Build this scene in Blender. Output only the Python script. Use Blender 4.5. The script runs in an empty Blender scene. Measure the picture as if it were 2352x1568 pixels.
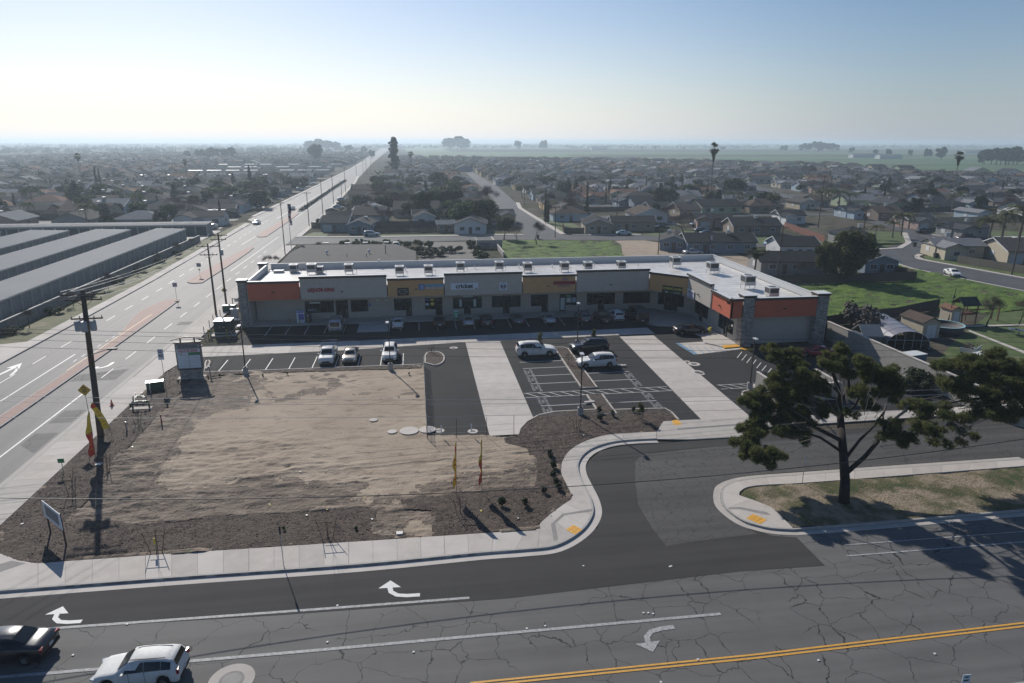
import bpy, math, random
import numpy as np
from mathutils import Vector, Matrix, noise
random.seed(7); RN=np.random.RandomState(11)
sc=bpy.context.scene
COL=sc.collection
# ---------------------------------------------------------------- camera
FPX=1568.0; CAMH=26.6; HOR=324.0; ROLL=math.radians(0.12); YAW=math.radians(7.94)
PIT=math.atan((784-HOR)/FPX)
_F=Vector((math.sin(YAW),math.cos(YAW),0)); _R0=Vector((math.cos(YAW),-math.sin(YAW),0)); _Z=Vector((0,0,1))
FW=_F*math.cos(PIT)-_Z*math.sin(PIT); _U0=_F*math.sin(PIT)+_Z*math.cos(PIT)
RT=_R0*math.cos(ROLL)+_U0*math.sin(ROLL); UP=_U0*math.cos(ROLL)-_R0*math.sin(ROLL)
CAMP=Vector((0,0,CAMH))
cam=bpy.data.cameras.new('camera'); cam.sensor_fit='HORIZONTAL'; cam.sensor_width=36; cam.lens=FPX/2352*36
cam.clip_start=0.5; cam.clip_end=60000
camo=bpy.data.objects.new('camera',cam); COL.objects.link(camo)
m=Matrix((RT,UP,-FW)).transposed().to_4x4(); m.translation=CAMP; camo.matrix_world=m
sc.camera=camo
# ---------------------------------------------------------------- world, sun, exposure
SAZ=math.radians(20.0); SEL=math.radians(32.0)      # sun ahead of the camera, 20 deg left of +Y
SV=Vector((-math.sin(SAZ)*math.cos(SEL),math.cos(SAZ)*math.cos(SEL),math.sin(SEL)))
w=bpy.data.worlds.new('World'); sc.world=w; w.use_nodes=True
nt=w.node_tree; nt.nodes.clear()
sky=nt.nodes.new('ShaderNodeTexSky'); sky.sky_type='NISHITA'; sky.sun_disc=False
sky.sun_elevation=SEL; sky.sun_rotation=-SAZ; sky.altitude=60; sky.air_density=1.0; sky.dust_density=0.35; sky.ozone_density=1.3
bg=nt.nodes.new('ShaderNodeBackground'); bg.inputs[1].default_value=0.08
out=nt.nodes.new('ShaderNodeOutputWorld')
# hazy winter air: the clear sky blends towards a pale layer near the horizon, brighter on the sun's side
N_=nt.nodes.new; Lk=nt.links.new
hs=N_('ShaderNodeHueSaturation'); hs.inputs['Saturation'].default_value=1.1; Lk(sky.outputs[0],hs.inputs['Color'])
tc=N_('ShaderNodeTexCoord'); nv_=N_('ShaderNodeVectorMath'); nv_.operation='NORMALIZE'; Lk(tc.outputs['Generated'],nv_.inputs[0])
sp=N_('ShaderNodeSeparateXYZ'); Lk(nv_.outputs[0],sp.inputs[0])
ab=N_('ShaderNodeMath'); ab.operation='MAXIMUM'; ab.inputs[1].default_value=0; Lk(sp.outputs['Z'],ab.inputs[0])
mu_=N_('ShaderNodeMath'); mu_.operation='MULTIPLY'; mu_.inputs[1].default_value=-11; Lk(ab.outputs[0],mu_.inputs[0])
ex=N_('ShaderNodeMath'); ex.operation='EXPONENT'; Lk(mu_.outputs[0],ex.inputs[0])
dt=N_('ShaderNodeVectorMath'); dt.operation='DOT_PRODUCT'; dt.inputs[1].default_value=(-math.sin(SAZ),math.cos(SAZ),0); Lk(nv_.outputs[0],dt.inputs[0])
mr_=N_('ShaderNodeMapRange'); mr_.inputs[1].default_value=.5; mr_.inputs[2].default_value=1.0; mr_.interpolation_type='SMOOTHSTEP'; Lk(dt.outputs['Value'],mr_.inputs[0])
hz=N_('ShaderNodeMix'); hz.data_type='RGBA'; hz.inputs[6].default_value=(5.4,6.0,6.8,1); hz.inputs[7].default_value=(11.8,11.9,12.0,1); Lk(mr_.outputs[0],hz.inputs[0])
mxs=N_('ShaderNodeMix'); mxs.data_type='RGBA'; Lk(ex.outputs[0],mxs.inputs[0]); tw=N_('ShaderNodeMix'); tw.data_type='RGBA'; tw.inputs[6].default_value=(.70,.82,.98,1); tw.inputs[7].default_value=(1.16,1.13,1.22,1); Lk(mr_.outputs[0],tw.inputs[0]); tn=N_('ShaderNodeVectorMath'); tn.operation='MULTIPLY'; Lk(tw.outputs[2],tn.inputs[1]); Lk(hs.outputs[0],tn.inputs[0]); Lk(tn.outputs[0],mxs.inputs[6]); Lk(hz.outputs[2],mxs.inputs[7])
Lk(mxs.outputs[2],bg.inputs[0]); Lk(bg.outputs[0],out.inputs[0])
sl=bpy.data.lights.new('sun','SUN'); sl.energy=4.6; sl.angle=math.radians(0.5); sl.color=(1.0,0.95,0.88)
so=bpy.data.objects.new('sun',sl); COL.objects.link(so); so.rotation_euler=SV.to_track_quat('Z','Y').to_euler(); so.location=(0,0,60)
sc.view_settings.view_transform='Standard'; sc.view_settings.look='None'; sc.view_settings.exposure=0.0; sc.view_settings.gamma=1.0
sc.view_settings.use_curve_mapping=False
sc.cycles.volume_bounces=1; sc.cycles.max_bounces=8; sc.cycles.use_denoising=True
# ---------------------------------------------------------------- placing helpers (pixel of the 2352 px wide photo -> point of a plane)
def at(x,y,z=0.0):
    d=RT*((x-1176)/FPX)-UP*((y-784)/FPX)+FW
    t=(z-CAMH)/d.z; return CAMP+d*t
def at_y(x,y,Y):
    d=RT*((x-1176)/FPX)-UP*((y-784)/FPX)+FW
    return CAMP+d*(Y/d.y)
def proj(P):
    v=Vector(P)-CAMP; ww=v.dot(FW); return 1176+FPX*v.dot(RT)/ww, 784-FPX*v.dot(UP)/ww
def height(xb,yb,yt,z0=0):
    b=at(xb,yb,z0); lo,hi=0.0,90.0
    for _ in range(40):
        mm=(lo+hi)/2
        if proj(b+_Z*mm)[1]>yt: lo=mm
        else: hi=mm
    return lo
# ---------------------------------------------------------------- materials
MATS={}
def _new(name):
    mt=bpy.data.materials.new(name); mt.use_nodes=True; n=mt.node_tree.nodes; l=mt.node_tree.links
    return mt,n,l,n['Principled BSDF']
def rgb(c): return (c[0],c[1],c[2],1)
def M(name,col=None,rough=.75,var=.12,scale=2.0,bump=0.0,bscale=20.0,metal=0.0,spec=.4,world=False,trans=0,stretch=None,coat=0,emit=0,col2=None,big=0):
    if name in MATS: return MATS[name]
    mt,n,l,b=_new(name)
    b.inputs['Roughness'].default_value=rough; b.inputs['Metallic'].default_value=metal
    b.inputs['Specular IOR Level'].default_value=spec
    if coat: b.inputs['Coat Weight'].default_value=coat; b.inputs['Coat Roughness'].default_value=.06
    if trans: b.inputs['Transmission Weight'].default_value=trans
    if emit: b.inputs['Emission Color'].default_value=rgb(col); b.inputs['Emission Strength'].default_value=emit
    if var or bump or col2:
        src=n.new('ShaderNodeNewGeometry').outputs['Position'] if world else n.new('ShaderNodeTexCoord').outputs['Object']
        if stretch:
            mp=n.new('ShaderNodeMapping'); mp.inputs['Scale'].default_value=stretch; l.new(src,mp.inputs[0]); src=mp.outputs[0]
        no=n.new('ShaderNodeTexNoise'); no.inputs['Scale'].default_value=scale; no.inputs['Detail'].default_value=5; no.inputs['Roughness'].default_value=.65
        l.new(src,no.inputs['Vector'])
        cr=n.new('ShaderNodeValToRGB'); cr.color_ramp.elements[0].position=.32; cr.color_ramp.elements[1].position=.68
        c1=tuple(x*(1-var) for x in col); c2=col2 if col2 else tuple(min(1,x*(1+var)) for x in col)
        cr.color_ramp.elements[0].color=rgb(c1); cr.color_ramp.elements[1].color=rgb(c2)
        l.new(no.outputs[0],cr.inputs[0]); l.new(cr.outputs[0],b.inputs['Base Color'])
        if bump:
            nb=n.new('ShaderNodeTexNoise'); nb.inputs['Scale'].default_value=bscale; nb.inputs['Detail'].default_value=4; l.new(src,nb.inputs['Vector'])
            bp=n.new('ShaderNodeBump'); bp.inputs['Strength'].default_value=bump; bp.inputs['Distance'].default_value=.05
            l.new(nb.outputs[0],bp.inputs['Height']); l.new(bp.outputs[0],b.inputs['Normal'])
    else: b.inputs['Base Color'].default_value=rgb(col)
    MATS[name]=mt; return mt
def leafy(name,c1,c2,scale=.6,tl=.42):
    mt,n,l,b=_new(name); b.inputs['Roughness'].default_value=.75; b.inputs['Specular IOR Level'].default_value=.2
    pos=n.new('ShaderNodeNewGeometry'); no=n.new('ShaderNodeTexNoise'); no.inputs['Scale'].default_value=scale; no.inputs['Detail'].default_value=6; no.inputs['Roughness'].default_value=.75; l.new(pos.outputs['Position'],no.inputs['Vector'])
    cr=n.new('ShaderNodeValToRGB'); cr.color_ramp.elements[0].position=.36; cr.color_ramp.elements[1].position=.64; cr.color_ramp.elements[0].color=rgb(c1); cr.color_ramp.elements[1].color=rgb(c2); l.new(no.outputs[0],cr.inputs[0])
    l.new(cr.outputs[0],b.inputs['Base Color']); t=n.new('ShaderNodeBsdfTranslucent'); l.new(cr.outputs[0],t.inputs[0]); mx=n.new('ShaderNodeMixShader'); mx.inputs[0].default_value=tl
    l.new(b.outputs[0],mx.inputs[1]); l.new(t.outputs[0],mx.inputs[2]); l.new(mx.outputs[0],n['Material Output'].inputs[0]); MATS[name]=mt; return mt
def layered(name,base,layers,rough=.85,bump=.3,bscale=8,spec=.3,bdist=.05,stretch=None):
    """world-space ground: base colour, then layers (colour, noise scale, threshold lo, hi, seed offset, stretch)"""
    mt,n,l,b=_new(name); b.inputs['Roughness'].default_value=rough; b.inputs['Specular IOR Level'].default_value=spec
    pos=n.new('ShaderNodeNewGeometry').outputs['Position']; cur=None
    for (c,s,lo,hi,off,st) in layers:
        mp=n.new('ShaderNodeMapping'); mp.inputs['Location'].default_value=(off,off*.7,0); mp.inputs['Scale'].default_value=st or (1,1,1); l.new(pos,mp.inputs[0])
        no=n.new('ShaderNodeTexNoise'); no.inputs['Scale'].default_value=s; no.inputs['Detail'].default_value=7; no.inputs['Roughness'].default_value=.62; l.new(mp.outputs[0],no.inputs['Vector'])
        mr=n.new('ShaderNodeMapRange'); mr.inputs[1].default_value=lo; mr.inputs[2].default_value=hi; l.new(no.outputs[0],mr.inputs[0])
        mx=n.new('ShaderNodeMix'); mx.data_type='RGBA'; l.new(mr.outputs[0],mx.inputs[0])
        if cur is None: mx.inputs[6].default_value=rgb(base)
        else: l.new(cur,mx.inputs[6])
        mx.inputs[7].default_value=rgb(c); cur=mx.outputs[2]
    l.new(cur,b.inputs['Base Color'])
    if bump:
        nb=n.new('ShaderNodeTexNoise'); nb.inputs['Scale'].default_value=bscale; nb.inputs['Detail'].default_value=6; l.new(pos,nb.inputs['Vector'])
        bp=n.new('ShaderNodeBump'); bp.inputs['Strength'].default_value=bump; bp.inputs['Distance'].default_value=bdist
        l.new(nb.outputs[0],bp.inputs['Height']); l.new(bp.outputs[0],b.inputs['Normal'])
    MATS[name]=mt; return mt
def cracked(name,c1,c2,cs,crack=(.012,.012,.012),wd=.012,rough=.8,amount=.5,spec=.3,streak=None):
    """old asphalt: mottled, with crack lines, worn lanes along +X"""
    mt,n,l,b=_new(name); b.inputs['Roughness'].default_value=rough; b.inputs['Specular IOR Level'].default_value=spec
    pos=n.new('ShaderNodeNewGeometry').outputs['Position']
    no=n.new('ShaderNodeTexNoise'); no.inputs['Scale'].default_value=.25; no.inputs['Detail'].default_value=8; no.inputs['Roughness'].default_value=.7; l.new(pos,no.inputs['Vector'])
    mp=n.new('ShaderNodeMapping'); mp.inputs['Scale'].default_value=streak or (.03,.9,1); l.new(pos,mp.inputs[0])
    n2=n.new('ShaderNodeTexNoise'); n2.inputs['Scale'].default_value=1; n2.inputs['Detail'].default_value=4; l.new(mp.outputs[0],n2.inputs['Vector'])
    g=n.new('ShaderNodeTexNoise'); g.inputs['Scale'].default_value=26; g.inputs['Detail'].default_value=2; l.new(pos,g.inputs['Vector'])
    a1=n.new('ShaderNodeMath'); a1.operation='MULTIPLY_ADD'; a1.inputs[1].default_value=.62; l.new(n2.outputs[0],a1.inputs[0]); 
    a2=n.new('ShaderNodeMath'); a2.operation='MULTIPLY_ADD'; a2.inputs[1].default_value=.35; l.new(no.outputs[0],a2.inputs[0]); 
    a3=n.new('ShaderNodeMath'); a3.operation='MULTIPLY'; a3.inputs[1].default_value=.35; l.new(g.outputs[0],a3.inputs[0])
    l.new(a3.outputs[0],a2.inputs[2]); l.new(a2.outputs[0],a1.inputs[2])
    cr=n.new('ShaderNodeValToRGB'); cr.color_ramp.elements[0].position=.38; cr.color_ramp.elements[1].position=.75
    cr.color_ramp.elements[0].color=rgb(c1); cr.color_ramp.elements[1].color=rgb(c2); l.new(a1.outputs[0],cr.inputs[0])
    dn=n.new('ShaderNodeTexNoise'); dn.inputs['Scale'].default_value=.9; dn.inputs['Detail'].default_value=6; l.new(pos,dn.inputs['Vector'])
    vm=n.new('ShaderNodeVectorMath'); vm.operation='MULTIPLY_ADD'; vm.inputs[1].default_value=(1.3,1.3,0); l.new(dn.outputs['Color'],vm.inputs[0]); l.new(pos,vm.inputs[2])
    vo=n.new('ShaderNodeTexVoronoi'); vo.feature='DISTANCE_TO_EDGE'; vo.inputs['Scale'].default_value=cs; l.new(vm.outputs[0],vo.inputs['Vector'])
    le=n.new('ShaderNodeMapRange'); le.inputs[1].default_value=wd*.3; le.inputs[2].default_value=wd; le.inputs[3].default_value=1; le.inputs[4].default_value=0; l.new(vo.outputs['Distance'],le.inputs[0])
    mk=n.new('ShaderNodeTexNoise'); mk.inputs['Scale'].default_value=.22; mk.inputs['Detail'].default_value=3; l.new(pos,mk.inputs['Vector'])
    m2=n.new('ShaderNodeMapRange'); m2.inputs[1].default_value=.62-amount*.3; m2.inputs[2].default_value=.7-amount*.3; l.new(mk.outputs[0],m2.inputs[0])
    mu=n.new('ShaderNodeMath'); mu.operation='MULTIPLY'; l.new(le.outputs[0],mu.inputs[0]); l.new(m2.outputs[0],mu.inputs[1])
    mx=n.new('ShaderNodeMix'); mx.data_type='RGBA'; l.new(mu.outputs[0],mx.inputs[0]); l.new(cr.outputs[0],mx.inputs[6]); mx.inputs[7].default_value=rgb(crack)
    l.new(mx.outputs[2],b.inputs['Base Color'])
    bp=n.new('ShaderNodeBump'); bp.inputs['Strength'].default_value=.35; bp.inputs['Distance'].default_value=.012; l.new(g.outputs[0],bp.inputs['Height']); l.new(bp.outputs[0],b.inputs['Normal'])
    MATS[name]=mt; return mt
# ---------------------------------------------------------------- mesh building
class MB:
    def __init__(s): s.v=[]; s.f=[]; s.m=[]
    def add(s,vs,fs,mi=0):
        o=len(s.v); s.v.extend([tuple(v) for v in vs]); s.f.extend([tuple(i+o for i in f) for f in fs]); s.m.extend([mi]*len(fs)); return s
    def box(s,c,d,rz=0,mi=0,tilt=None):
        x,y,z=d[0]/2,d[1]/2,d[2]/2
        vs=[Vector((a,b,e)) for e in (-z,z) for a,b in ((-x,-y),(x,-y),(x,y),(-x,y))]
        if tilt: vs=[tilt@v for v in vs]
        if rz: r=Matrix.Rotation(rz,3,'Z'); vs=[r@v for v in vs]
        c=Vector(c); return s.add([v+c for v in vs],[(3,2,1,0),(4,5,6,7),(0,1,5,4),(1,2,6,5),(2,3,7,6),(3,0,4,7)],mi)
    def prism(s,pts,z0,z1,mi=0):
        n=len(pts); a=sum(pts[i][0]*pts[(i+1)%n][1]-pts[(i+1)%n][0]*pts[i][1] for i in range(n))
        if a<0: pts=list(pts)[::-1]
        return s.add([(p[0],p[1],z0) for p in pts]+[(p[0],p[1],z1) for p in pts],[tuple(range(n-1,-1,-1)),tuple(range(n,2*n))]+[(i,(i+1)%n,n+(i+1)%n,n+i) for i in range(n)],mi)
    def poly(s,pts,z,mi=0):
        n=len(pts); a=sum(pts[i][0]*pts[(i+1)%n][1]-pts[(i+1)%n][0]*pts[i][1] for i in range(n))
        if a<0: pts=list(pts)[::-1]
        return s.add([(p[0],p[1],z) for p in pts],[tuple(range(n))],mi)
    def rect(s,x0,y0,x1,y1,z,mi=0): return s.poly([(x0,y0),(x1,y0),(x1,y1),(x0,y1)],z,mi)
    def tube(s,a,b,r0,r1=None,n=6,mi=0,cap=True):
        a=Vector(a); b=Vector(b); r1=r0 if r1 is None else r1; d=(b-a)
        if d.length<1e-6: return s
        d.normalize(); u=d.orthogonal().normalized(); w_=d.cross(u)
        vs=[a+(u*math.cos(2*math.pi*i/n)+w_*math.sin(2*math.pi*i/n))*r0 for i in range(n)]+[b+(u*math.cos(2*math.pi*i/n)+w_*math.sin(2*math.pi*i/n))*r1 for i in range(n)]
        fs=[(i,(i+1)%n,n+(i+1)%n,n+i) for i in range(n)]
        if cap: fs+=[tuple(range(n-1,-1,-1)),tuple(range(n,2*n))]
        return s.add(vs,fs,mi)
    def path(s,pts,r,n=6,mi=0):
        for i in range(len(pts)-1):
            ra=r[i] if isinstance(r,(list,tuple)) else r; rb=r[i+1] if isinstance(r,(list,tuple)) else r
            s.tube(pts[i],pts[i+1],ra,rb,n,mi)
        return s
    def disc(s,c,r,z,n=20,ri=0,mi=0,sx=1,sy=1):
        o=[(c[0]+r*sx*math.cos(2*math.pi*i/n),c[1]+r*sy*math.sin(2*math.pi*i/n),z) for i in range(n)]
        if ri:
            q=[(c[0]+ri*sx*math.cos(2*math.pi*i/n),c[1]+ri*sy*math.sin(2*math.pi*i/n),z) for i in range(n)]
            return s.add(o+q,[(i,(i+1)%n,n+(i+1)%n,n+i) for i in range(n)],mi)
        return s.add(o,[tuple(range(n))],mi)
    def lathe(s,prof,c,n=12,mi=0):
        vs=[];fs=[]
        for (r,z) in prof: vs+=[(c[0]+r*math.cos(2*math.pi*i/n),c[1]+r*math.sin(2*math.pi*i/n),c[2]+z) for i in range(n)]
        for k in range(len(prof)-1): fs+=[(k*n+i,k*n+(i+1)%n,(k+1)*n+(i+1)%n,(k+1)*n+i) for i in range(n)]
        fs+=[tuple(range(n-1,-1,-1)),tuple(range((len(prof)-1)*n,len(prof)*n))]
        return s.add(vs,fs,mi)
    def mesh(s,name,mats,smooth=False):
        me=bpy.data.meshes.new(name); me.from_pydata(s.v,[],s.f)
        for mt in (mats if isinstance(mats,(list,tuple)) else [mats]): me.materials.append(mt)
        if len(me.polygons) and any(s.m): me.polygons.foreach_set('material_index',s.m)
        if smooth: me.polygons.foreach_set('use_smooth',[True]*len(me.polygons))
        me.update(); return me
def link(name,me,parent=None,loc=None,rz=0,**kw):
    o=bpy.data.objects.new(name,me); COL.objects.link(o)
    if parent is not None: o.parent=parent
    if loc is not None: o.location=loc
    if rz: o.rotation_euler=(0,0,rz)
    for k,v in kw.items():
        if v is not None: o[k]=v
    return o
def part(name,mb,mats,parent,smooth=False,**kw): return link(name,mb.mesh(name,mats,smooth),parent,**kw)
def thing(name,label,cat,loc=(0,0,0),rz=0,group=None):
    return link(name,None,None,loc,rz,label=label,category=cat,group=group)
def solo(name,mb,mats,label,cat,group=None,loc=None,rz=0,smooth=False):
    return link(name,mb.mesh(name,mats,smooth),None,loc,rz,label=label,category=cat,group=group)
def struct(name,mb,mats,smooth=False,parent=None):
    o=link(name,mb.mesh(name,mats,smooth),parent)
    if parent is None: o['kind']='structure'
    return o
def dup(src,loc,rz=None,label=None,group=None,mats=None,scale=None):
    def cp(o,par):
        c=o.copy(); COL.objects.link(c)
        if par is not None: c.parent=par
        for ch in o.children: cp(ch,c)
        return c
    r=cp(src,None); r.location=loc
    if rz is not None: r.rotation_euler=(0,0,rz)
    if label: r['label']=label
    if group: r['group']=group
    if scale: r.scale=scale if isinstance(scale,(tuple,list)) else (scale,)*3
    return r
def remat(root,mapping):
    """give parts (by plain name) their own material through object-linked slots"""
    for o in [root]+list(root.children):
        k=o.name.split('.')[0]
        if k in mapping and o.data is not None and len(o.material_slots):
            o.material_slots[0].link='OBJECT'; o.material_slots[0].material=mapping[k]
def text_mesh(body,size,extrude,mat,align='CENTER',bold=0,name='lettering',sx=1.0):
    cu=bpy.data.curves.new('t','FONT'); cu.body=body; cu.size=size; cu.extrude=extrude; cu.align_x=align; cu.align_y='CENTER'; cu.offset=bold; cu.resolution_u=2
    ob=bpy.data.objects.new('t',cu); COL.objects.link(ob)
    dg=bpy.context.evaluated_depsgraph_get(); me=bpy.data.meshes.new_from_object(ob.evaluated_get(dg)); me.name=name
    bpy.data.objects.remove(ob); bpy.data.curves.remove(cu)
    if sx!=1: me.transform(Matrix.Diagonal((sx,1,1,1)))
    me.materials.clear(); me.materials.append(mat); return me
def text(body,size,mat,loc,rot,parent=None,extrude=.02,bold=0,name='lettering',align='CENTER',sx=1.0):
    me=text_mesh(body,size,extrude,mat,align,bold,name,sx); o=link(name,me,parent,loc); o.rotation_euler=rot; return o
def inpoly(x,y,P):
    """vectorised even-odd test"""
    r=np.zeros(x.shape,bool); n=len(P)
    for i in range(n):
        x1,y1=P[i]; x2,y2=P[(i+1)%n]
        if y1==y2: continue
        c=((y1>y)!=(y2>y))&(x<(x2-x1)*(y-y1)/(y2-y1)+x1); r^=c
    return r
def fbm(x,y,seed,oct_=5,base=.2,gain=.5):
    r=np.zeros_like(x); rs=np.random.RandomState(seed); a=1.0; f=base
    for o in range(oct_):
        g=rs.rand(64,64); th=rs.rand()*6.28; u=(x*math.cos(th)-y*math.sin(th))*f+rs.rand()*64; v=(x*math.sin(th)+y*math.cos(th))*f+rs.rand()*64
        iu=np.floor(u).astype(int); iv=np.floor(v).astype(int); fu=u-iu; fv=v-iv; fu=fu*fu*(3-2*fu); fv=fv*fv*(3-2*fv)
        G_=lambda i,j: g[i%64,j%64]
        r+=a*((G_(iu,iv)*(1-fu)+G_(iu+1,iv)*fu)*(1-fv)+(G_(iu,iv+1)*(1-fu)+G_(iu+1,iv+1)*fu)*fv-.5); a*=gain; f*=2.03
    return r
def field(name,poly,cell,zfun,mats,kind='structure',smooth=True,mfun=None,label=None):
    xs=[p[0] for p in poly]; ys=[p[1] for p in poly]
    gx=np.arange(min(xs)-cell,max(xs)+cell,cell); gy=np.arange(min(ys)-cell,max(ys)+cell,cell)
    X,Y=np.meshgrid(gx,gy,indexing='ij'); Zf=zfun(X,Y); nx,ny=X.shape
    idx=np.arange(nx*ny).reshape(nx,ny)
    cx=(X[:-1,:-1]+cell/2); cy=(Y[:-1,:-1]+cell/2); k=inpoly(cx,cy,poly)
    q=np.stack([idx[:-1,:-1],idx[1:,:-1],idx[1:,1:],idx[:-1,1:]],-1)[k]
    used=np.unique(q); re=-np.ones(nx*ny,int); re[used]=np.arange(len(used))
    V=np.stack([X.ravel(),Y.ravel(),Zf.ravel()],-1)[used]; Fq=re[q]
    me=bpy.data.meshes.new(name); me.vertices.add(len(V)); me.vertices.foreach_set('co',V.ravel())
    me.loops.add(Fq.size); me.loops.foreach_set('vertex_index',Fq.ravel().astype(np.int32))
    me.polygons.add(len(Fq)); me.polygons.foreach_set('loop_start',np.arange(0,Fq.size,4,dtype=np.int32)); me.polygons.foreach_set('loop_total',np.full(len(Fq),4,np.int32))
    for mt in (mats if isinstance(mats,(list,tuple)) else [mats]): me.materials.append(mt)
    if mfun is not None: me.polygons.foreach_set('material_index',mfun(cx,cy)[k].astype(np.int32))
    me.polygons.foreach_set('use_smooth',np.full(len(Fq),smooth)); me.update(calc_edges=True); me.validate()
    return link(name,me,None,kind=kind,label=label)
def quads_mesh(name,V,mats,mi=None,smooth=False):
    """V: (n,4,3) array of quads"""
    n=len(V); me=bpy.data.meshes.new(name); me.vertices.add(n*4); me.vertices.foreach_set('co',np.asarray(V,float).ravel())
    me.loops.add(n*4); me.loops.foreach_set('vertex_index',np.arange(n*4,dtype=np.int32))
    me.polygons.add(n); me.polygons.foreach_set('loop_start',np.arange(0,n*4,4,dtype=np.int32)); me.polygons.foreach_set('loop_total',np.full(n,4,np.int32))
    for mt in (mats if isinstance(mats,(list,tuple)) else [mats]): me.materials.append(mt)
    if mi is not None: me.polygons.foreach_set('material_index',np.asarray(mi,np.int32))
    me.update(calc_edges=True); return me
# ================================================================ GROUND
mGround=layered('ground_soil',(.10,.085,.068),[((.06,.066,.04),.03,.45,.6,3,None),((.15,.13,.105),.07,.54,.66,40,None),((.045,.052,.03),.25,.48,.6,9,None)],bump=.2,bscale=2,spec=.05,rough=1)
mField=layered('field_crop',(.055,.13,.035),[((.085,.15,.055),.004,.45,.6,3,(1,4,1)),((.05,.07,.03),.01,.5,.6,70,(.6,5,1)),((.10,.10,.06),.003,.6,.66,20,(.4,3,1))],bump=0)
mAsphOld=cracked('asphalt_old',(.078,.076,.073),(.135,.132,.127),.42,crack=(.022,.022,.022),amount=.85,wd=.011,rough=.78)
mAsphAve=cracked('asphalt_avenue',(.075,.074,.075),(.14,.135,.132),.25,amount=.2,wd=.008,rough=.7,spec=.33,streak=(.9,.02,1))
mAsphNew=cracked('asphalt_dark',(.026,.025,.024),(.052,.05,.049),.2,amount=0,wd=.001,rough=.9)
mAsphLot=cracked('asphalt_lot',(.02,.02,.021),(.036,.036,.036),.2,amount=0,wd=.001,rough=.9,spec=.2,streak=(.15,.15,1))
mAsphAcc=cracked('asphalt_access',(.042,.041,.039),(.09,.087,.083),1.1,crack=(.035,.033,.032),amount=1.0,wd=.02,rough=.82)
mAsphRes=cracked('asphalt_street',(.045,.046,.05),(.085,.086,.09),.3,amount=.3,wd=.012,rough=.8,streak=(.2,.2,1))
mConc=M('concrete',(.47,.43,.385),.8,.10,.9,.12,30,world=True,spec=.3)
mConcB=M('concrete_b',(.51,.47,.425),.8,.08,.7,.12,30,world=True,spec=.3)
mConcC=M('concrete_c',(.43,.395,.355),.8,.10,.8,.12,30,world=True,spec=.3)
mConcD=M('concrete_dark',(.26,.245,.23),.85,.12,2,.2,30,world=True,spec=.3)
mCurb=M('curb_concrete',(.36,.345,.32),.8,.12,2,.15,30,world=True)
mJoint=M('joint_dark',(.10,.09,.08),.9,0)
mWhite=M('paint_white',(.62,.62,.60),.6,.10,6,world=True)
mWhiteW=M('paint_white_worn',(.33,.33,.325),.7,.38,5,world=True)
mYel=M('paint_yellow',(.62,.33,.06),.6,.16,5,world=True)
mTruncD=M('tactile_yellow',(.72,.36,.035),.6,.12,4,.5,60,world=True)
mDirt=layered('dirt_bare',(.31,.245,.18),[((.36,.29,.215),.12,.42,.6,3,None),((.235,.18,.13),.35,.50,.66,31,(1,2.2,1)),((.14,.105,.08),.8,.57,.70,77,(.7,1.8,1))],bump=.6,bscale=5,bdist=.1)
mDirtR=layered('dirt_rough',(.17,.13,.098),[((.28,.22,.165),.5,.50,.64,3,None),((.085,.065,.05),1.0,.46,.62,31,(.6,2,1)),((.12,.115,.075),.6,.6,.7,12,None)],bump=.9,bscale=4,bdist=.16)
mMulch=layered('mulch_bark',(.068,.048,.037),[((.12,.088,.068),3.0,.46,.62,3,(1,1.6,1)),((.038,.028,.022),2.2,.5,.62,33,None),((.085,.068,.05),.3,.5,.66,11,None)],bump=1.0,bscale=9,bdist=.12)
mGrass=layered('grass_field',(.10,.165,.018),[((.055,.10,.014),.25,.42,.6,3,(1,1.7,1)),((.15,.16,.05),.6,.58,.70,21,(1,2,1)),((.22,.24,.13),1.6,.73,.79,5,(.6,2,1)),((.04,.08,.02),.9,.58,.7,55,(1,2,1))],bump=1.0,bscale=3,bdist=.3)
mGrassDry=layered('grass_dry',(.115,.115,.045),[((.075,.095,.028),.5,.45,.6,3,None),((.20,.165,.105),.35,.52,.66,21,None)],bump=.7,bscale=6,bdist=.1)
mLawn=layered('lawn',(.085,.115,.035),[((.055,.09,.022),.5,.45,.6,3,None),((.15,.14,.07),.25,.55,.68,21,None)],bump=.6,bscale=6,bdist=.1)
mIsl=layered('island_turf',(.085,.085,.035),[((.045,.062,.02),.55,.48,.60,3,None),((.25,.20,.14),.30,.44,.55,18,None),((.12,.10,.055),1.2,.5,.65,8,None)],bump=.8,bscale=7,bdist=.12)
mRed=M('brick_paving_red',(.27,.155,.125),.75,.18,2.5,.2,12,world=True)

b=MB(); b.rect(-14000,-600,14000,16000,-.06); struct('ground',b,mGround)
# crop fields beyond the houses
b=MB(); b.poly([(30,1070),(115,930),(254,900),(417,668),(452,470),(2600,470),(6000,9000),(-150,9000),(-20,1900)],-.035); struct('crop_field',b,mField)
b=MB()
for (x0,y0,x1,y1) in ((260,930,900,955),(500,760,1500,785),(300,1250,2600,1420),(620,1010,2400,1030),(100,1800,3500,2600)): b.rect(x0,y0,x1,y1,-.028)
struct('field_track',b,mGround)
# roads
b=MB(); b.rect(-400,-20,300,39.75,.0); struct('front_road',b,mAsphOld)
b=MB(); b.poly([(-51.6,-20),(-33.45,-20),(-33.5,135),(-34.6,150),(-34.6,260),(-40.4,500),(-52,912),(-85,2700),(-120,2700),(-70,960),(-61.5,620),(-58.8,380),(-58.5,252),(-54.8,244),(-51.7,140)],.004); struct('avenue',b,mAsphAve)
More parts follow.
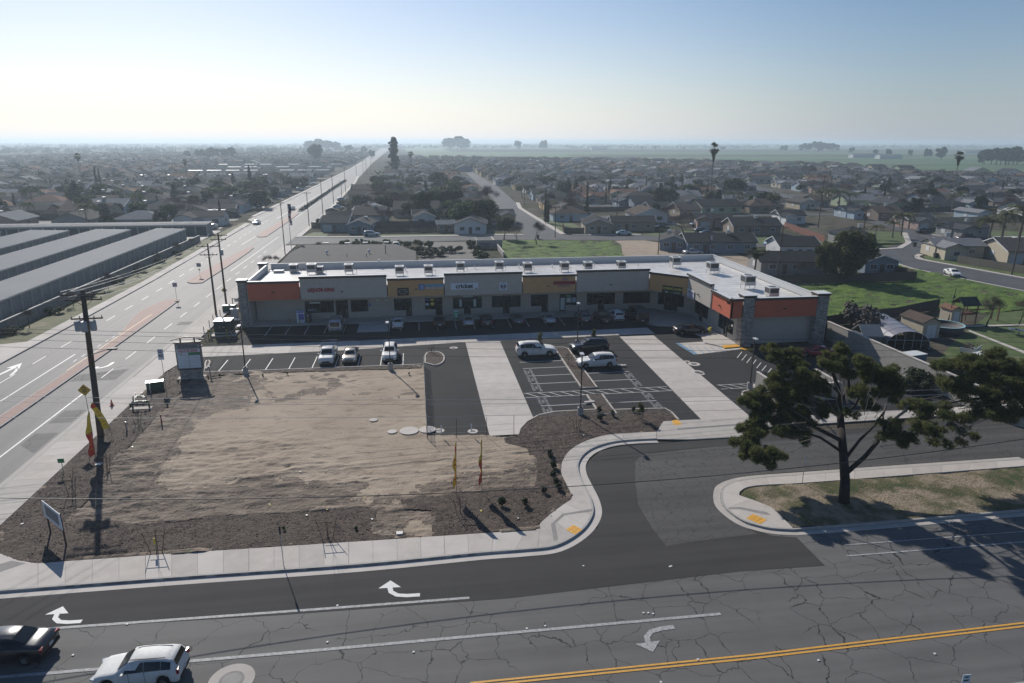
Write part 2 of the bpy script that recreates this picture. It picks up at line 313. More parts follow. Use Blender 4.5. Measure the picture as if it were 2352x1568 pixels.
# dark resurfaced lane of the front road and the cracked middle of the access road
p=[at(*q) for q in ((0,1378),(648,1320),(1166,1282),(1330,1240),(1372,1212),(1383,1178),(1372,1146),(1350,1104),(1344,1072),(1377,1036),(1432,1023),(1600,1011),(2352,955),(2352,1052),(1924,1077),(1754,1089),(1670,1102),(1640,1124),(1645,1166),(1694,1202),(1773,1230),(1830,1234),(1895,1299),(1700,1312),(1166,1374),(648,1412),(150,1442),(0,1452))]
b=MB(); b.poly([(v.x,v.y) for v in p],.009); 
b.rect(-60,35.9,at(0,1440).x,39.75,.0085); struct('resurfaced_lane',b,mAsphNew)
acc=[at(*q) for q in ((1459,1060),(1475,1045),(1640,1025),(2352,962),(2352,1052),(1924,1077),(1754,1089),(1670,1102),(1640,1124),(1645,1166),(1694,1202),(1740,1226),(1600,1243),(1530,1254),(1500,1216),(1466,1160),(1459,1105))]
b=MB(); b.poly([(v.x,v.y) for v in acc],.013); b.rect(at(2352,1000).x,acc[3].y-10,200,acc[3].y-.2,.0)
struct('access_road',b,mAsphAcc)
# car park asphalt
LOT=[(-27.5,81.6),(-29.9,88.6),(-29.9,93.3),(-25.0,93.6),(-24.9,102.4),(36,102.4),(43,94),(43.2,82.8),(57,84),(57.5,60),(46,58),(30.4,57.5),(5.8,58.9),(.2,59.6),(.2,74.6),(-1,80.6),(-22,81.0)]
b=MB(); b.poly(LOT,.017); struct('car_park_asphalt',b,mAsphLot)
# --------- helpers for paved ribbons
def lerp(a,b,t): return (a[0]+(b[0]-a[0])*t,a[1]+(b[1]-a[1])*t)
def resample(P,step):
    P=[Vector((p[0],p[1])) for p in P]; d=[0]
    for i in range(1,len(P)): d.append(d[-1]+(P[i]-P[i-1]).length)
    n=max(1,round(d[-1]/step)); out_=[]
    for k in range(n+1):
        s=d[-1]*k/n; i=0
        while i<len(P)-2 and d[i+1]<s: i+=1
        t=(s-d[i])/max(1e-9,d[i+1]-d[i]); out_.append(tuple(P[i].lerp(P[i+1],min(1,t))))
    return out_
def offset(P,o):
    r=[]
    for i in range(len(P)):
        a=Vector(P[max(0,i-1)]); c=Vector(P[min(len(P)-1,i+1)]); d=(c-a).normalized(); r.append((P[i][0]-d.y*o,P[i][1]+d.x*o))
    return r
def smoothp(P,it=2):
    for _ in range(it):
        Q_=[P[0]]
        for i in range(len(P)-1): Q_+= [lerp(P[i],P[i+1],.25),lerp(P[i],P[i+1],.75)]
        Q_.append(P[-1]); P=Q_
    return P
def ribbon(b,A,B,z0,z1,mi=0):
    for i in range(len(A)-1): 
        a,c,d,e=A[i],A[i+1],B[i+1],B[i]
        b.add([(a[0],a[1],z1),(c[0],c[1],z1),(d[0],d[1],z1),(e[0],e[1],z1)],[(0,1,2,3)],mi)
        for u,v in ((a,c),(c,d),(d,e),(e,a)): pass
        b.add([(a[0],a[1],z0),(c[0],c[1],z0),(c[0],c[1],z1),(a[0],a[1],z1)],[(0,1,2,3)],mi)
        b.add([(e[0],e[1],z0),(d[0],d[1],z0),(d[0],d[1],z1),(e[0],e[1],z1)],[(0,1,2,3)],mi)
def slabs(root,name,A,B,step,z0,z1,gap=.012,mats=None,wide=4):
    """individual concrete slabs between two edges"""
    n=max(1,round(sum(math.dist(A[i],A[i+1]) for i in range(len(A)-1))/step))
    def pt(P,t):
        s=t*(len(P)-1); i=min(int(s),len(P)-2); return lerp(P[i],P[i+1],s-i)
    # constant-length parameter along A
    cum=[0]
    for i in range(len(A)-1): cum.append(cum[-1]+math.dist(A[i],A[i+1]))
    def par(s):
        i=0
        while i<len(A)-2 and cum[i+1]<s: i+=1
        return (i+(s-cum[i])/max(1e-9,cum[i+1]-cum[i]))/(len(A)-1)
    L=cum[-1]
    for k in range(n):
        g=gap*(2.6 if k%wide==0 else 1); s0=L*k/n+g/2; s1=L*(k+1)/n-gap/2
        ts=[par(s0+(s1-s0)*j/3) for j in range(4)]
        pa=[pt(A,t) for t in ts]; pb=[pt(B,t) for t in ts]; b=MB(); b.prism(pa+pb[::-1],z0,z1+random.uniform(-.002,.003))
        link(name,b.mesh(name,random.choice(mats or (mConc,mConcB,mConc,mConcC))),root)
def sroot(name): return link(name,None,None,(0,0,0),kind='structure')
def A2(*px): return [tuple(at(*q).xy) for q in px]
def pair(lst,n=6):
    """list of (curb_px, back_px) -> two dense world polylines"""
    A=[tuple(at(*p[0]).xy) for p in lst]; B=[tuple(at(*p[1]).xy) for p in lst]
    def dens(P):
        o=[]
        for i in range(len(P)-1):
            for k in range(n):
                t=k/n; p0=P[max(0,i-1)];p1=P[i];p2=P[i+1];p3=P[min(len(P)-1,i+2)]
                f=lambda j:.5*((2*p1[j])+(-p0[j]+p2[j])*t+(2*p0[j]-5*p1[j]+4*p2[j]-p3[j])*t*t+(-p0[j]+3*p1[j]-3*p2[j]+p3[j])*t**3)
                o.append((f(0),f(1)))
        return o+[P[-1]]
    return dens(A),dens(B)
# --------- front pavement round the corner into the access road
fp=[((88,1354.5),(88,1298)),((423,1329),(423,1273.8)),((823,1300.5),(823,1247.5)),((1100,1273.7),(1100,1229)),((1200,1266),(1228,1220)),((1278,1255.8),(1241,1205)),((1336,1222),(1270,1180)),((1362,1184),(1300,1158)),((1359.5,1152),(1314,1146)),((1344,1118),(1304,1120.5)),((1331,1090),(1290,1092)),((1329,1067),(1290,1068)),((1341.5,1046),(1305,1041)),((1366,1029.8),(1338.6,1018.8)),((1404.8,1018),(1391,1002.2)),((1450,1012.7),(1452,997)),((1508,1010),(1506.7,994.5))]
CA,CB=pair(fp)
root=sroot('pavement')
slabs(root,'paving_slab',CA,CB,1.55,0,.15)
W=lambda x,y:tuple(at(x,y).xy)
pb_=MB(); pb_.prism([(-33.3,39.72),CA[0],CB[0],W(44,1291.7),W(0,1273.8),(-30.3,47.4),(-33.5,47.4)],0,.148); part('corner_pad',pb_,mConcB,root)
pb_=MB(); pb_.prism([W(0,1300),W(28,1292),W(60,1298),W(0,1318)],.149,.153); part('scored_band',pb_,mConcD,root)
# apron / driveway by the planter
b=MB(); b.prism([CA[-1],CB[-1],W(1523.3,969.2),W(1556,967),W(1700,961),W(2150,940),W(2150,957),W(1720,985),W(1722,1003),W(1589,1011)],0,.10); part('driveway_apron',b,mConcC,root)
b=MB(); b.prism([W(1555,985),W(1700,975),W(1702,979),W(1557,989)],.101,.104); part('scored_band',b,mConcD,root)
b=MB(); b.prism([W(1543,966.5),W(1557,966),W(1567,977),W(1547,978)],.101,.107); part('tactile_plate',b,mTruncD,root)
b=MB(); b.prism([W(2150,957.5),W(2150,941),W(2600,909),W(2600,921)],0,.14); part('paving_strip',b,mConcB,root)
# kerb ramp details at the corner
b=MB()
for P_ in ([W(1265,1208),W(1275,1206.5),W(1282,1243),W(1272,1247)],[W(1265,1208),W(1291,1184),W(1297,1187),W(1275,1206.5)],[W(1291,1184),W(1360,1172.5),W(1360,1178),W(1297,1187)]): b.prism(P_,.152,.156)
part('scored_band',b,mConcD,root)
for i in range(3):
    for j in range(3):
        u,v=i/3,j/3; a_=Vector(W(1299,1220)); e1=(Vector(W(1317,1209))-a_); e2=(Vector(W(1320,1232))-a_)
        q=[a_+e1*x_+e2*y_ for x_,y_ in ((u+.01,v+.01),(u+.32,v+.01),(u+.32,v+.32),(u+.01,v+.32))]
        b=MB(); b.prism([tuple(t) for t in q],.153,.163); part('tactile_plate',b,mTruncD,root)
b=MB(); c2=offset(CA,.16); 
allc=[(-60,39.72)]+[CA[0]]+CA[1:]
c2=offset(allc,.16); ribbon(b,allc,c2,0,.153); struct('curb',b,mCurb)
b=MB(); g2=offset(allc,-.01); g3=offset(allc,-.62); ribbon(b,g3,g2,0,.017); struct('gutter',b,mConcB)
# --------- avenue pavement beside the lot
root=sroot('pavement')
slabs(root,'paving_slab',[(-33.45,47.5),(-33.5,80.5)],[(-30.3,47.5),(-30.3,80.5)],1.5,0,.15)
b=MB(); b.prism([(-33.5,80.6),(-30.3,80.6),(-30.3,82.2),(-29.8,84.6),(-29.2,86.2),(-29.2,93.2),(-30.3,94.8),(-30.5,96),(-33.5,96)],0,.12); part('driveway_apron',b,mConcB,root)
b=MB(); b.prism([(-30.6,88.7),(-29.3,88.7),(-29.3,89.9),(-30.6,89.9)],.121,.128); part('tactile_plate',b,M('tactile_faded',(.55,.42,.24),.7,.1,world=True),root)
slabs(root,'paving_slab',[(-33.5,96.1),(-33.9,136),(-34.4,152),(-34.5,180),(-34.6,186)],[(-30.5,96.1),(-30.5,136),(-31.4,152),(-31.6,180),(-31.6,186)],1.8,0,.15)
b=MB(); AV=[(-33.35,39.9),(-33.5,81),(-33.5,96),(-33.9,136),(-34.5,152),(-34.6,188)]; ribbon(b,AV,offset(AV,-.16),0,.153); struct('curb',b,mCurb)
b=MB(); ribbon(b,offset(AV,.6),offset(AV,.01),0,.012); struct('gutter',b,mConcC)
AV=[(-34.6,204),(-34.6,267),(-40.4,480),(-44.6,560)]; b=MB(); ribbon(b,AV,offset(AV,-.16),0,.15); ribbon(b,offset(AV,-.17),offset(AV,-1.6),0,.145); struct('curb',b,mConc)
# west side
root=sroot('pavement'); b=MB()
WV=[(-51.5,20),(-51.5,110),(-51.75,140),(-54.7,244),(-57.9,262),(-58.5,360),(-61,650),(-64,980)]
slabs(root,'paving_slab',[(-51.66,60),(-51.66,110),(-51.9,140),(-54.8,240)],[(-53.4,60),(-53.4,110),(-53.4,140),(-56.6,240)],2.4,0,.15)
ribbon(b,WV,offset(WV,.15),0,.153); struct('curb',b,mCurb)
b=MB(); W2=WV[4:]; ribbon(b,offset(W2,.16),offset(W2,1.7),0,.145); struct('far_pavement',b,mConc)
b=MB(); b.prism([(-52.0,89.6),(-60.5,89.6),(-60.5,95.5),(-53.4,97.9),(-51.8,97.9)],0,.154); struct('storage_driveway',b,mConcB)
# medians
def median(pts,name='median'):
    P=smoothp(pts+[pts[0]],1)[:-1]; b=MB(); b.prism(P,.0,.15); o=struct(name,b,mCurb)
    c=Vector((sum(p[0] for p in P)/len(P),sum(p[1] for p in P)/len(P)))
    b=MB(); q=offset(P+[P[0]],.17)[:-1]
    a=sum(P[i][0]*P[(i+1)%len(P)][1]-P[(i+1)%len(P)][0]*P[i][1] for i in range(len(P)))
    if a<0: q=offset(P+[P[0]],-.17)[:-1]
    b.prism(q,.151,.156); part('brick_paving',b,mRed,o); return o
median([(-40.3,40),(-40.4,86),(-40.6,100.6),(-41.0,121.8),(-41.5,123.6),(-42.6,123.3),(-43.8,121.7),(-44.7,117),(-44.8,113.4),(-43.8,107),(-42.1,98.5),(-42.0,84),(-42.0,40)])
median([(-41.6,137.5),(-41.3,160),(-41.4,181.5),(-42.6,187),(-43.9,180),(-44.8,160),(-45.2,146),(-45.1,139),(-43.4,137)])
median([(-42.9,205),(-43.2,240),(-44,272),(-44.7,276),(-46.0,270),(-46.3,240),(-46.7,209),(-45,204)])
root=sroot('planted_median'); b=MB(); mp_=[(-44.1,280),(-45,380),(-46.2,505),(-48.4,505),(-47.2,380),(-46.0,280)]; b.prism(mp_,0,.15); part('curb',b,mCurb,root)
b=MB(); 
def cloud(n,blobs,leaf,rs=RN,flat=0.0,up=.3):
    """leaf quads scattered in ellipsoid blobs (cx,cy,cz,rx,ry,rz,weight)"""
    wts=np.array([q[6] if len(q)>6 else q[3]*q[4]*q[5] for q in blobs],float); wts/=wts.sum()
    k=rs.choice(len(blobs),n,p=wts); B_=np.array([q[:6] for q in blobs],float)[k]
    d=rs.normal(size=(n,3)); d/=np.linalg.norm(d,axis=1)[:,None]; r=rs.rand(n)**.45
    c=B_[:,:3]+d*B_[:,3:6]*r[:,None]
    nn=d+rs.normal(size=(n,3))*.7+np.array([0,0,up]); nn/=np.linalg.norm(nn,axis=1)[:,None]
    t=np.cross(nn,rs.normal(size=(n,3))); t/=np.linalg.norm(t,axis=1)[:,None]; u=np.cross(nn,t)
    s=leaf*(.6+.8*rs.rand(n))[:,None]; t=t*s; u=u*s*(.6+.3*rs.rand(n))[:,None]
    return np.stack([c-t-u,c+t-u*.6,c+t*.8+u,c-t*.7+u*.9],1)
mHedge=M('hedge_leaf',(.035,.05,.02),.7,.35,.8,world=True)
V=cloud(5200,[(-44.7-i*.1,283+i*8,.55,1.0,5,.7) for i in range(27)]+[(-47,440,.5,1,60,.5)],.22)
link('hedge_leaves',quads_mesh('hedge_leaves',V,mHedge),root,kind='stuff')
# --------- road markings
mk=MB()
for y0,y1 in ((40,76.6),): mk.rect(-36.9,y0,-36.72,y1,.010)
for i in range(-2,14):
    y0=81.1+i*7.2
    if i>=0: mk.rect(-37.12-(.08*max(0,i)*.5),y0,-37.0-(.08*max(0,i)*.5),y0+3.4,.010)
for i in range(-4,30):
    y0=79.6+i*7.15
    if y0<250: mk.rect(-47.78-(max(0,y0-130)*.03),y0+1,-47.64-(max(0,y0-130)*.03),y0+4.2,.010)
mk.rect(-44.5,40,-44.33,91.4,.010)
for i in range(12): mk.rect(-43.2+.05*i,88+i*2.2,-43.1+.05*i,89+i*2.2,.010)
mk.rect(-45.5,209,-45.35,212,.01); mk.rect(-49.2,255,-49.0,500,.010); mk.rect(-39.5,150,-39.35,205,.010); mk.rect(-46.4,190,-46.25,250,.010)
mk.poly([(-43,255),(-42.85,255),(-46.4,500),(-46.7,500)],.010)
struct('lane_marking',mk,mWhite)
mk=MB(); mk.rect(-42.15,84,-42.05,112,.158); mk.rect(-46.6,270,-46.45,500,.01); struct('lane_marking_yellow',mk,mYel)
mk=MB()
def strip(b,p,q,wd,z=.0185):
    a=Vector(W(*p)); c=Vector(W(*q)); d=(c-a).normalized(); nrm=Vector((-d.y,d.x))*wd/2
    b.poly([tuple(a+nrm),tuple(c+nrm),tuple(c-nrm),tuple(a-nrm)],z)
strip(mk,(-200,1466),(146,1441.5),.2); strip(mk,(146,1441.5),(700,1401.5),.21); strip(mk,(700,1401.5),(1078,1373),.21)
strip(mk,(-300,1580),(90,1548),.22); strip(mk,(90,1548),(700,1496),.22); strip(mk,(700,1496),(1655,1410),.22)
strip(mk,(1940,1252),(2600,1202),.1); strip(mk,(1945,1277),(2600,1225),.13); strip(mk,(2050,1609),(2700,1524),.2)
struct('lane_marking',mk,mWhiteW)
mk=MB()
strip(mk,(1080,1569),(1740,1503),.13,.018); strip(mk,(1740,1503),(2600,1401),.13,.018); strip(mk,(1080,1577),(1740,1511),.13,.018); strip(mk,(1740,1511),(2600,1409),.13,.018)
struct('centre_line_yellow',mk,mYel)
def turn_arrow(name,ox,oy,rot,s,mat,left=True):
    """curved lane arrow: tail, bend and head as one painted outline"""
    cl=[(2.05,0),(1.2,0),(.55,.12),(.12,.5),(0,1.05)]; w_=.17; b=MB()
    L=offset(cl,w_); R=offset(cl,-w_)
    for i in range(len(cl)-1): b.poly([L[i],L[i+1],R[i+1],R[i]],0)
    b.poly([(-.75,.95),(.75,.95),(0,1.75)],0.0005)
    fl=1 if left else -1
    for i,v in enumerate(b.v):
        x,y=v[0]*s,v[1]*s*fl; b.v[i]=(ox+x*math.cos(rot)-y*math.sin(rot),oy+x*math.sin(rot)+y*math.cos(rot),.019+v[2])
    struct(name,b,mat)
a=at(893,1366); turn_arrow('turn_arrow_marking',a.x,a.y-.2,math.radians(-2),.92,mWhite)
a=at(116,1428); turn_arrow('turn_arrow_marking',a.x,a.y-.15,math.radians(-2),.86,mWhite)
a=at(1474,1450); turn_arrow('turn_arrow_marking',a.x,a.y+.0,math.radians(3),.95,mWhiteW,False)
a=at(30,845); b=MB(); x0,y0=a.x,a.y
for P_ in ([(0,0),(.9,-2.4),(.3,-2.1),(-.1,-5),(-.4,-5),(-.2,-2),(-.8,-1.9)],[(.1,-1.2),(1.1,-3.2),(1.4,-5),(1.1,-5),(.8,-3.3)]): b.poly([(x0+u,y0+v+2) for u,v in P_],.012)
struct('lane_arrow_marking',b,mWhite)
a=at(255,836); turn_arrow('turn_arrow_marking',a.x,a.y-1.5,math.radians(90),1.1,mWhite)
# manhole covers and patches
def manhole(x,y,r,label,ring=0.4,z=.02):
    b=MB(); b.disc((x,y),r,z,28); o=solo('manhole',b,mConcC,label,'manhole cover'); b=MB(); b.disc((x,y),r*.55,z+.004,20,r*.42); part('ring',b,mConcD,o); b=MB(); b.disc((x,y),r*.42,z+.004,20); part('lid',b,M('cast_iron',(.10,.10,.10),.6,.2),o)
a=at(532,1562); manhole(a.x,a.y,1.15,'large round manhole in the front road behind the white car')
a=at(386,932.5); manhole(a.x,a.y,.85,'round manhole cover in the dark patch of the avenue')
b=MB(); b.poly([(-35.2,80.2),(-40.1,80.2),(-40.1,82.6),(-35.2,84.3)],.0075); b.poly([(-34.3,67.5),(-36.4,67.5),(-36.4,70.8),(-34.3,70.8)],.0075); b.poly([(-34.3,60.5),(-36.4,62.5),(-36.4,65),(-34.3,65)],.0075); b.poly([(-34.4,105),(-36.3,105),(-36.3,107),(-34.4,107)],.0075); struct('road_patch',b,mAsphOld)
# raised reflectors
b=MB()
for q in ((168,1505),(292,1434),(775,1391),(752,1475),(1210,1444),(1252,1438),(1500,1410),(1489,1408),(1340,1300),(1478,1408),(1603,1515),(1518,1567),(1880,1517),(2147,1502),(360,1514),(950,1498),(225,1575)): 
    a=at(*q); b.box((a.x,a.y,.03),(.11,.11,.03))
struct('road_reflectors',b,mWhite)
b=MB(); a=at(1540,1301); b.box((a.x,a.y,.03),(.25,.12,.01),.4); solo('litter',b,mWhite,'white scrap of paper lying on the dark road lane','litter')
# cross street behind the shops and residential streets
b=MB(); b.poly([(-34.5,188.6),(-10,189.5),(25,191.2),(55,186),(63,185.4),(86,171.5),(100,161.5),(112,151),(122.5,152.5),(150,163),(152.5,180.8),(153,191),(148,190.2),(134.5,170.4),(124.9,161.4),(117,160.3),(109.8,159.4),(97,169),(84,181),(66,195.7),(45.6,198.2),(42.4,199.8),(31.4,200),(-10,200.4),(-34.5,203)],.004)
b.poly([(31.5,199),(42.4,199),(42,256),(42,284),(44.8,310),(50,420),(52,620),(45,620),(40,420),(36,310),(33,284),(31.8,256)],.009)
b.poly([(148,163),(165,164),(185,163),(260,158),(260,174),(190,175.5),(150,181)],.012)
b.poly([(108.3,140),(107.3,135),(110.4,116.8),(114,100),(120,70),(132,70),(127,98),(121.8,121),(117.1,144.8),(118.7,149.5),(122.5,152.5),(150,163),(135,172),(117,160.4),(109.8,159.5)],.008)
b.poly([(148,190),(153,191),(166,230),(190,330),(215,420),(206,420),(182,332),(158,232)],.006)
struct('residential_street',b,mAsphRes)
b=MB()
for P_,o in (([(-34.5,203),(-10,200.4),(31.4,200)],1.6),([(42.4,199.9),(42,256),(42,284),(44.8,310)],-1.7),([(45.6,198.3),(66,195.8)],1.4),([(108.3,139.9),(107.3,135),(110.4,116.8),(114,100),(120,70)],-.5),([(120,70),(132,70)],.0),([(127,98),(121.8,121),(117.1,144.8),(118.7,149.5),(122.5,152.5)],-1.2),([(109.8,159.5),(117,160.4),(124.9,161.5),(134.5,170.5),(148,190.3)],1.4),([(165,164.2),(185,163.2)],-1.2),([(190,175.5),(152.5,180.8),(153,191)],-1.3)):
    if o==0: continue
    P2=resample(P_,3); ribbon(b,P2,offset(P2,o),0,.12)
struct('residential_pavement',b,mConc)
# --------- the small island with the pine
root=sroot('island_pavement')
isl=[((2600,1167),(2600,1167)),]
North=[((2352,1056),(2352,1073)),((2018,1079),(2018,1099)),((1839.5,1092),(1839.5,1112.5)),((1755,1098),(1765,1116)),((1700,1105),(1724,1120)),((1668,1116),(1705,1127)),((1656,1130),(1696,1139)),((1660,1162.6),(1716,1147)),((1700,1196),(1742.5,1156.5)),((1740,1210),(1765,1166)),((1775.8,1217),(1778,1173)),((1822,1219.5),(1819,1214))]
NA,NB=pair(North,4); slabs(root,'paving_slab',NA,NB,2.6,0,.145,wide=3)
b=MB()
for i in range(3):
    for j in range(3):
        u,v=i/3,j/3; a_=Vector(W(1713,1194)); e1=(Vector(W(1729,1184))-a_); e2=(Vector(W(1746,1208))-a_)
        q=[a_+e1*x_+e2*y_ for x_,y_ in ((u+.01,v+.01),(u+.32,v+.01),(u+.32,v+.32),(u+.01,v+.32))]
        b=MB(); b.prism([tuple(t) for t in q],.149,.158); part('tactile_plate',b,mTruncD,root)
b=MB(); b.prism([W(1672,1169),W(1700,1168),W(1760,1180),W(1770,1186),W(1758,1186),W(1700,1173),W(1674,1173)],.147,.151); part('scored_band',b,mConcD,root)
full=NA+[W(1942.5,1211),W(2352,1175.5),W(2600,1154)]
b=MB(); f0=offset(full,-.01); f1=offset(full,.16); ribbon(b,full,f1,0,.152); struct('curb',b,mCurb)
b=MB(); ribbon(b,offset(full,-.02),offset(full,-.55),0,.019); struct('gutter',b,mConcC)
ISL=NB+[W(1942.5,1208),W(2352,1172),W(2600,1151),W(2600,1056)]
field('island_turf',ISL,.22,lambda X,Y:.10+.10*fbm(X,Y,5,5,.5),mIsl)
# --------- lot interior
BED=[W(88,1296.5),W(423,1272),W(823,1246),W(1100,1227),W(1226,1218),W(1239,1204),W(1314,1145),W(1303,1120),W(1288,1091),W(1288,1067),W(1304,1040),W(1338,1018),W(1391,1001),W(1507,993),W(1523,969),W(1556,966),(30.2,58.6),W(1529,941.5),W(1500,940)]
LOTD=CB+[W(1523,969),W(1556,965.5),W(1541,950),W(1527,942),W(1409,944),W(1372,943),W(1275,949),W(1240,956),W(1213,971),W(1197,988),W(1193,1001),(7.2,58.2),(5.9,58.9),(.2,59.6),(.2,80.7),(-22,81.0),(-26.9,81.4),(-29.6,84.5),(-30.3,81),(-30.28,47.4),W(0,1273.8),W(44,1291.7)]
MUP=[W(95,1297.5),W(423,1272.5),W(823,1246.5),W(1100,1227.5),W(1226,1218.5),W(1239,1204),W(1313,1146),W(1303,1120),W(1288,1091),W(1289,1067),W(1304,1041),W(1338,1019),W(1391,1002),W(1507,993),W(1522,969),W(1556,965.5),W(1541,950),W(1527,942),W(1409,944),W(1372,943),W(1275,949),W(1240,956),W(1213,971),W(1197,988),W(1193,1001),(7.3,57.9),(7.4,56.9),W(1208,1030),W(1236,1082),W(1228,1120),W(1080,1128),W(1000,1142),W(920,1150),W(928,1172),W(990,1174),W(994,1235),W(865,1232),W(862,1163),W(648,1176),W(400,1195),W(300,1206),W(255,1198),W(160,1202),W(235,1110),W(270,1055),W(330,990),W(395,925),W(440,872),(-22,80.2),(0,79.5),(.1,80.7),(-22,81.0),(-26.9,81.4),(-29.6,84.4),(-30.28,80.5),(-30.28,47.5),W(0,1274),W(44,1292)]
def zlot(X,Y):
    r=np.clip((fbm(X,Y,3,3,.06)+.15)*2+np.clip((56-Y)/8,0,1)*.8+np.clip((-18-X)/6,0,1)*.7,0,1)
    rid=np.abs(fbm(X*.7,Y*1.6,21,4,.55))
    return .075+.02*fbm(X,Y,1,4,.3)+r*(.17*fbm(X*.6,Y*1.4,8,5,.9,.62)-.16*rid+.06)-.16*(inpoly(X,Y,MUP)&inpoly(X+.4,Y,MUP)&inpoly(X-.4,Y,MUP)&inpoly(X,Y+.4,MUP)&inpoly(X,Y-.4,MUP))
field('dirt_lot',LOTD,.16,zlot,[mDirt,mDirtR],mfun=lambda X,Y:((fbm(X,Y,3,4,.07)+.30*fbm(X,Y,9,4,.9)+np.clip((57-Y)/9,0,1)*.5+np.clip((-18-X)/6,0,1)*.45+np.clip((X-.5)/4,0,1)*.25)>.30))
field('mulch_bed',MUP,.11,lambda X,Y:.13+.06*fbm(X,Y,31,4,1.6,.6)+.03*fbm(X,Y,32,3,.3),mMulch)
# loose bark chips as stuff
bx=RN.uniform(-30.5,31,90000); by=RN.uniform(40,85,90000); k=inpoly(bx,by,MUP); bx,by=bx[k],by[k]
V=cloud(len(bx),[(0,0,0,.001,.001,.001)],.042,up=3.0); V+=np.stack([bx,by,np.full(len(bx),.145)],-1)[:,None,:]
link('bark_chips',quads_mesh('bark_chips',V,[mMulch,M('bark_light',(.16,.12,.095),.9,.3),M('bark_mid',(.10,.073,.057),.9,.3)],RN.choice(3,len(bx),p=(.3,.25,.45))),None,kind='stuff')
# clods and pebbles on the lot
cx_=RN.uniform(-29,15,9000); cy_=RN.uniform(42,80,9000); k=inpoly(cx_,cy_,LOTD)&((RN.rand(9000)<.2)|(cy_<56))&(RN.rand(9000)<.6); cx_,cy_=cx_[k],cy_[k]
V=cloud(len(cx_),[(0,0,0,.001,.001,.001)],.035,up=2.5)+np.stack([cx_,cy_,.12+0*cx_],-1)[:,None,:]; link('dirt_clods',quads_mesh('dirt_clods',V,mDirt),None,kind='stuff')
# parking islands (mulch)
def planter(P,name='planter_bed'):
    r=sroot(name); n=len(P); a=sum(P[i][0]*P[(i+1)%n][1]-P[(i+1)%n][0]*P[i][1] for i in range(n))
    if a<0: P=P[::-1]
    C_=P+[P[0]]; In=offset(C_,.17); b=MB(); ribbon(b,C_,In,0,.155); part('curb',b,mConc,r)
    o=field('mulch',In[:-1],.15,lambda X,Y:.125+.05*fbm(X,Y,31,4,1.6,.6),mMulch,kind=None); o.parent=r; return r
planter([(17.6,70.1),(19.5,70.1),(19.5,85.2),(19.0,86.0),(15.6,86.2),(15.6,85.6),(17.4,85.2),(17.6,84.6)])
planter([(17.65,62.3),(19.5,62.3),(19.5,68.0),(17.65,68.0)])
nose=[W(975,835)]+[W(975,813),W(990,808.5),W(1010,809),W(1021,817),W(1022,829),W(1012,838),W(998,841)]
planter(smoothp(nose,1))
planter(smoothp([W(470,856),W(470,830),W(482,828),W(485,835),W(474,850)],1))
planter(smoothp([W(1720,897),W(1704,900),W(1702,908),W(1712,922),W(1745,945),W(1830,945),W(1830,897)],1))
lotcurb=[(-27.2,81.5),(-22,81.15),(-.6,80.9),(.0,80.9)]; b=MB(); ribbon(b,lotcurb,offset(lotcurb,.16),0,.155)
lc=[W(1192,1001),W(1196,987),W(1212,970),W(1240,955),W(1275,948),W(1372,942.5)]; ribbon(b,lc,offset(lc,.16),0,.155)
lc=[W(1409,943.5),W(1500,941),W(1527,940.5),W(1540,948),W(1557,966)]; ribbon(b,lc,offset(lc,.16),0,.155); struct('curb',b,mConc)
# concrete walks across the car park
root=sroot('concrete_walk')
slabs(root,'paving_slab',[(6.1,58.8),(6.1,90.2)],[(10.9,58.8),(10.9,90.2)],2.4,0,.028,wide=1)
root=sroot('concrete_walk')
slabs(root,'paving_slab',[(27.4,59.0),(28.0,90.2)],[(32.6,59.0),(33.0,90.2)],2.4,0,.028,wide=1)
root=sroot('concrete_walk')
slabs(root,'paving_slab',[(-29.1,87.9),(-9.9,88.6),(5.9,90.3),(28,91),(33.5,91.0)],[(-29.1,92.6),(-9.9,92.9),(5.9,93.4),(28,94.2),(33.5,94.4)],3.0,0,.027,wide=1)
# stall markings
mk=MB()
for i in range(19):
    x=-21.9+i*2.74-.02*i
    if 7<=i<=7: pass
    if -8.8<x<-4.4: continue
    if x>27.5: continue
    yb,yt=(97.2,102.2)
    mk.poly([(x-.05,yb),(x+.05,yb),(x+.05,yt),(x-.05,yt)],.024)
for i in range(10):
    x=-24.2+i*2.74
    if x<-.6: mk.rect(x-.05,81.2,x+.05,86.2,.024)
for y in (63.0,68.2+0*0): pass
for yy in (61.9,):
    pass
for y in (80.45,77.95,75.15,72.4,65.6): mk.rect(12.2,y-.05,17.55,y+.05,.024)
for y in (78.0,75.2,72.4,65.5): mk.rect(19.55,y-.05,24.75,y+.05,.024)
def hatch(y0,y1,x0,x1,n):
    mk.rect(x0,y0,x1,y0+.08,.024); mk.rect(x0,y1-.08,x1,y1,.024)
    for i in range(n):
        x=x0+(x1-x0)*(i+.15)/n; mk.poly([(x,y1),(x+.12,y1),(x+1.35,y0),(x+1.23,y0)],.0245)
hatch(68.15,69.55,11.0,17.4,5); hatch(68.15,69.55,17.4,27.4,7); hatch(67.9,69.3,33.1,41.5,7)
for i in range(7):
    p=at(955+800-820+817-0,0+818) if 0 else None
    a_=Vector(W(1693,822)).lerp(Vector(W(1762,858)),i/6); c_=Vector(W(1704,808)).lerp(Vector(W(1772,846)),i/6)
    d=(c_-a_).normalized(); nr=Vector((-d.y,d.x))*.05; mk.poly([tuple(a_+nr),tuple(c_+nr),tuple(c_-nr),tuple(a_-nr)],.024)
struct('stall_marking',mk,mWhite)
mStall=M('paint_white_faint',(.34,.34,.34),.7,.2,5,world=True)
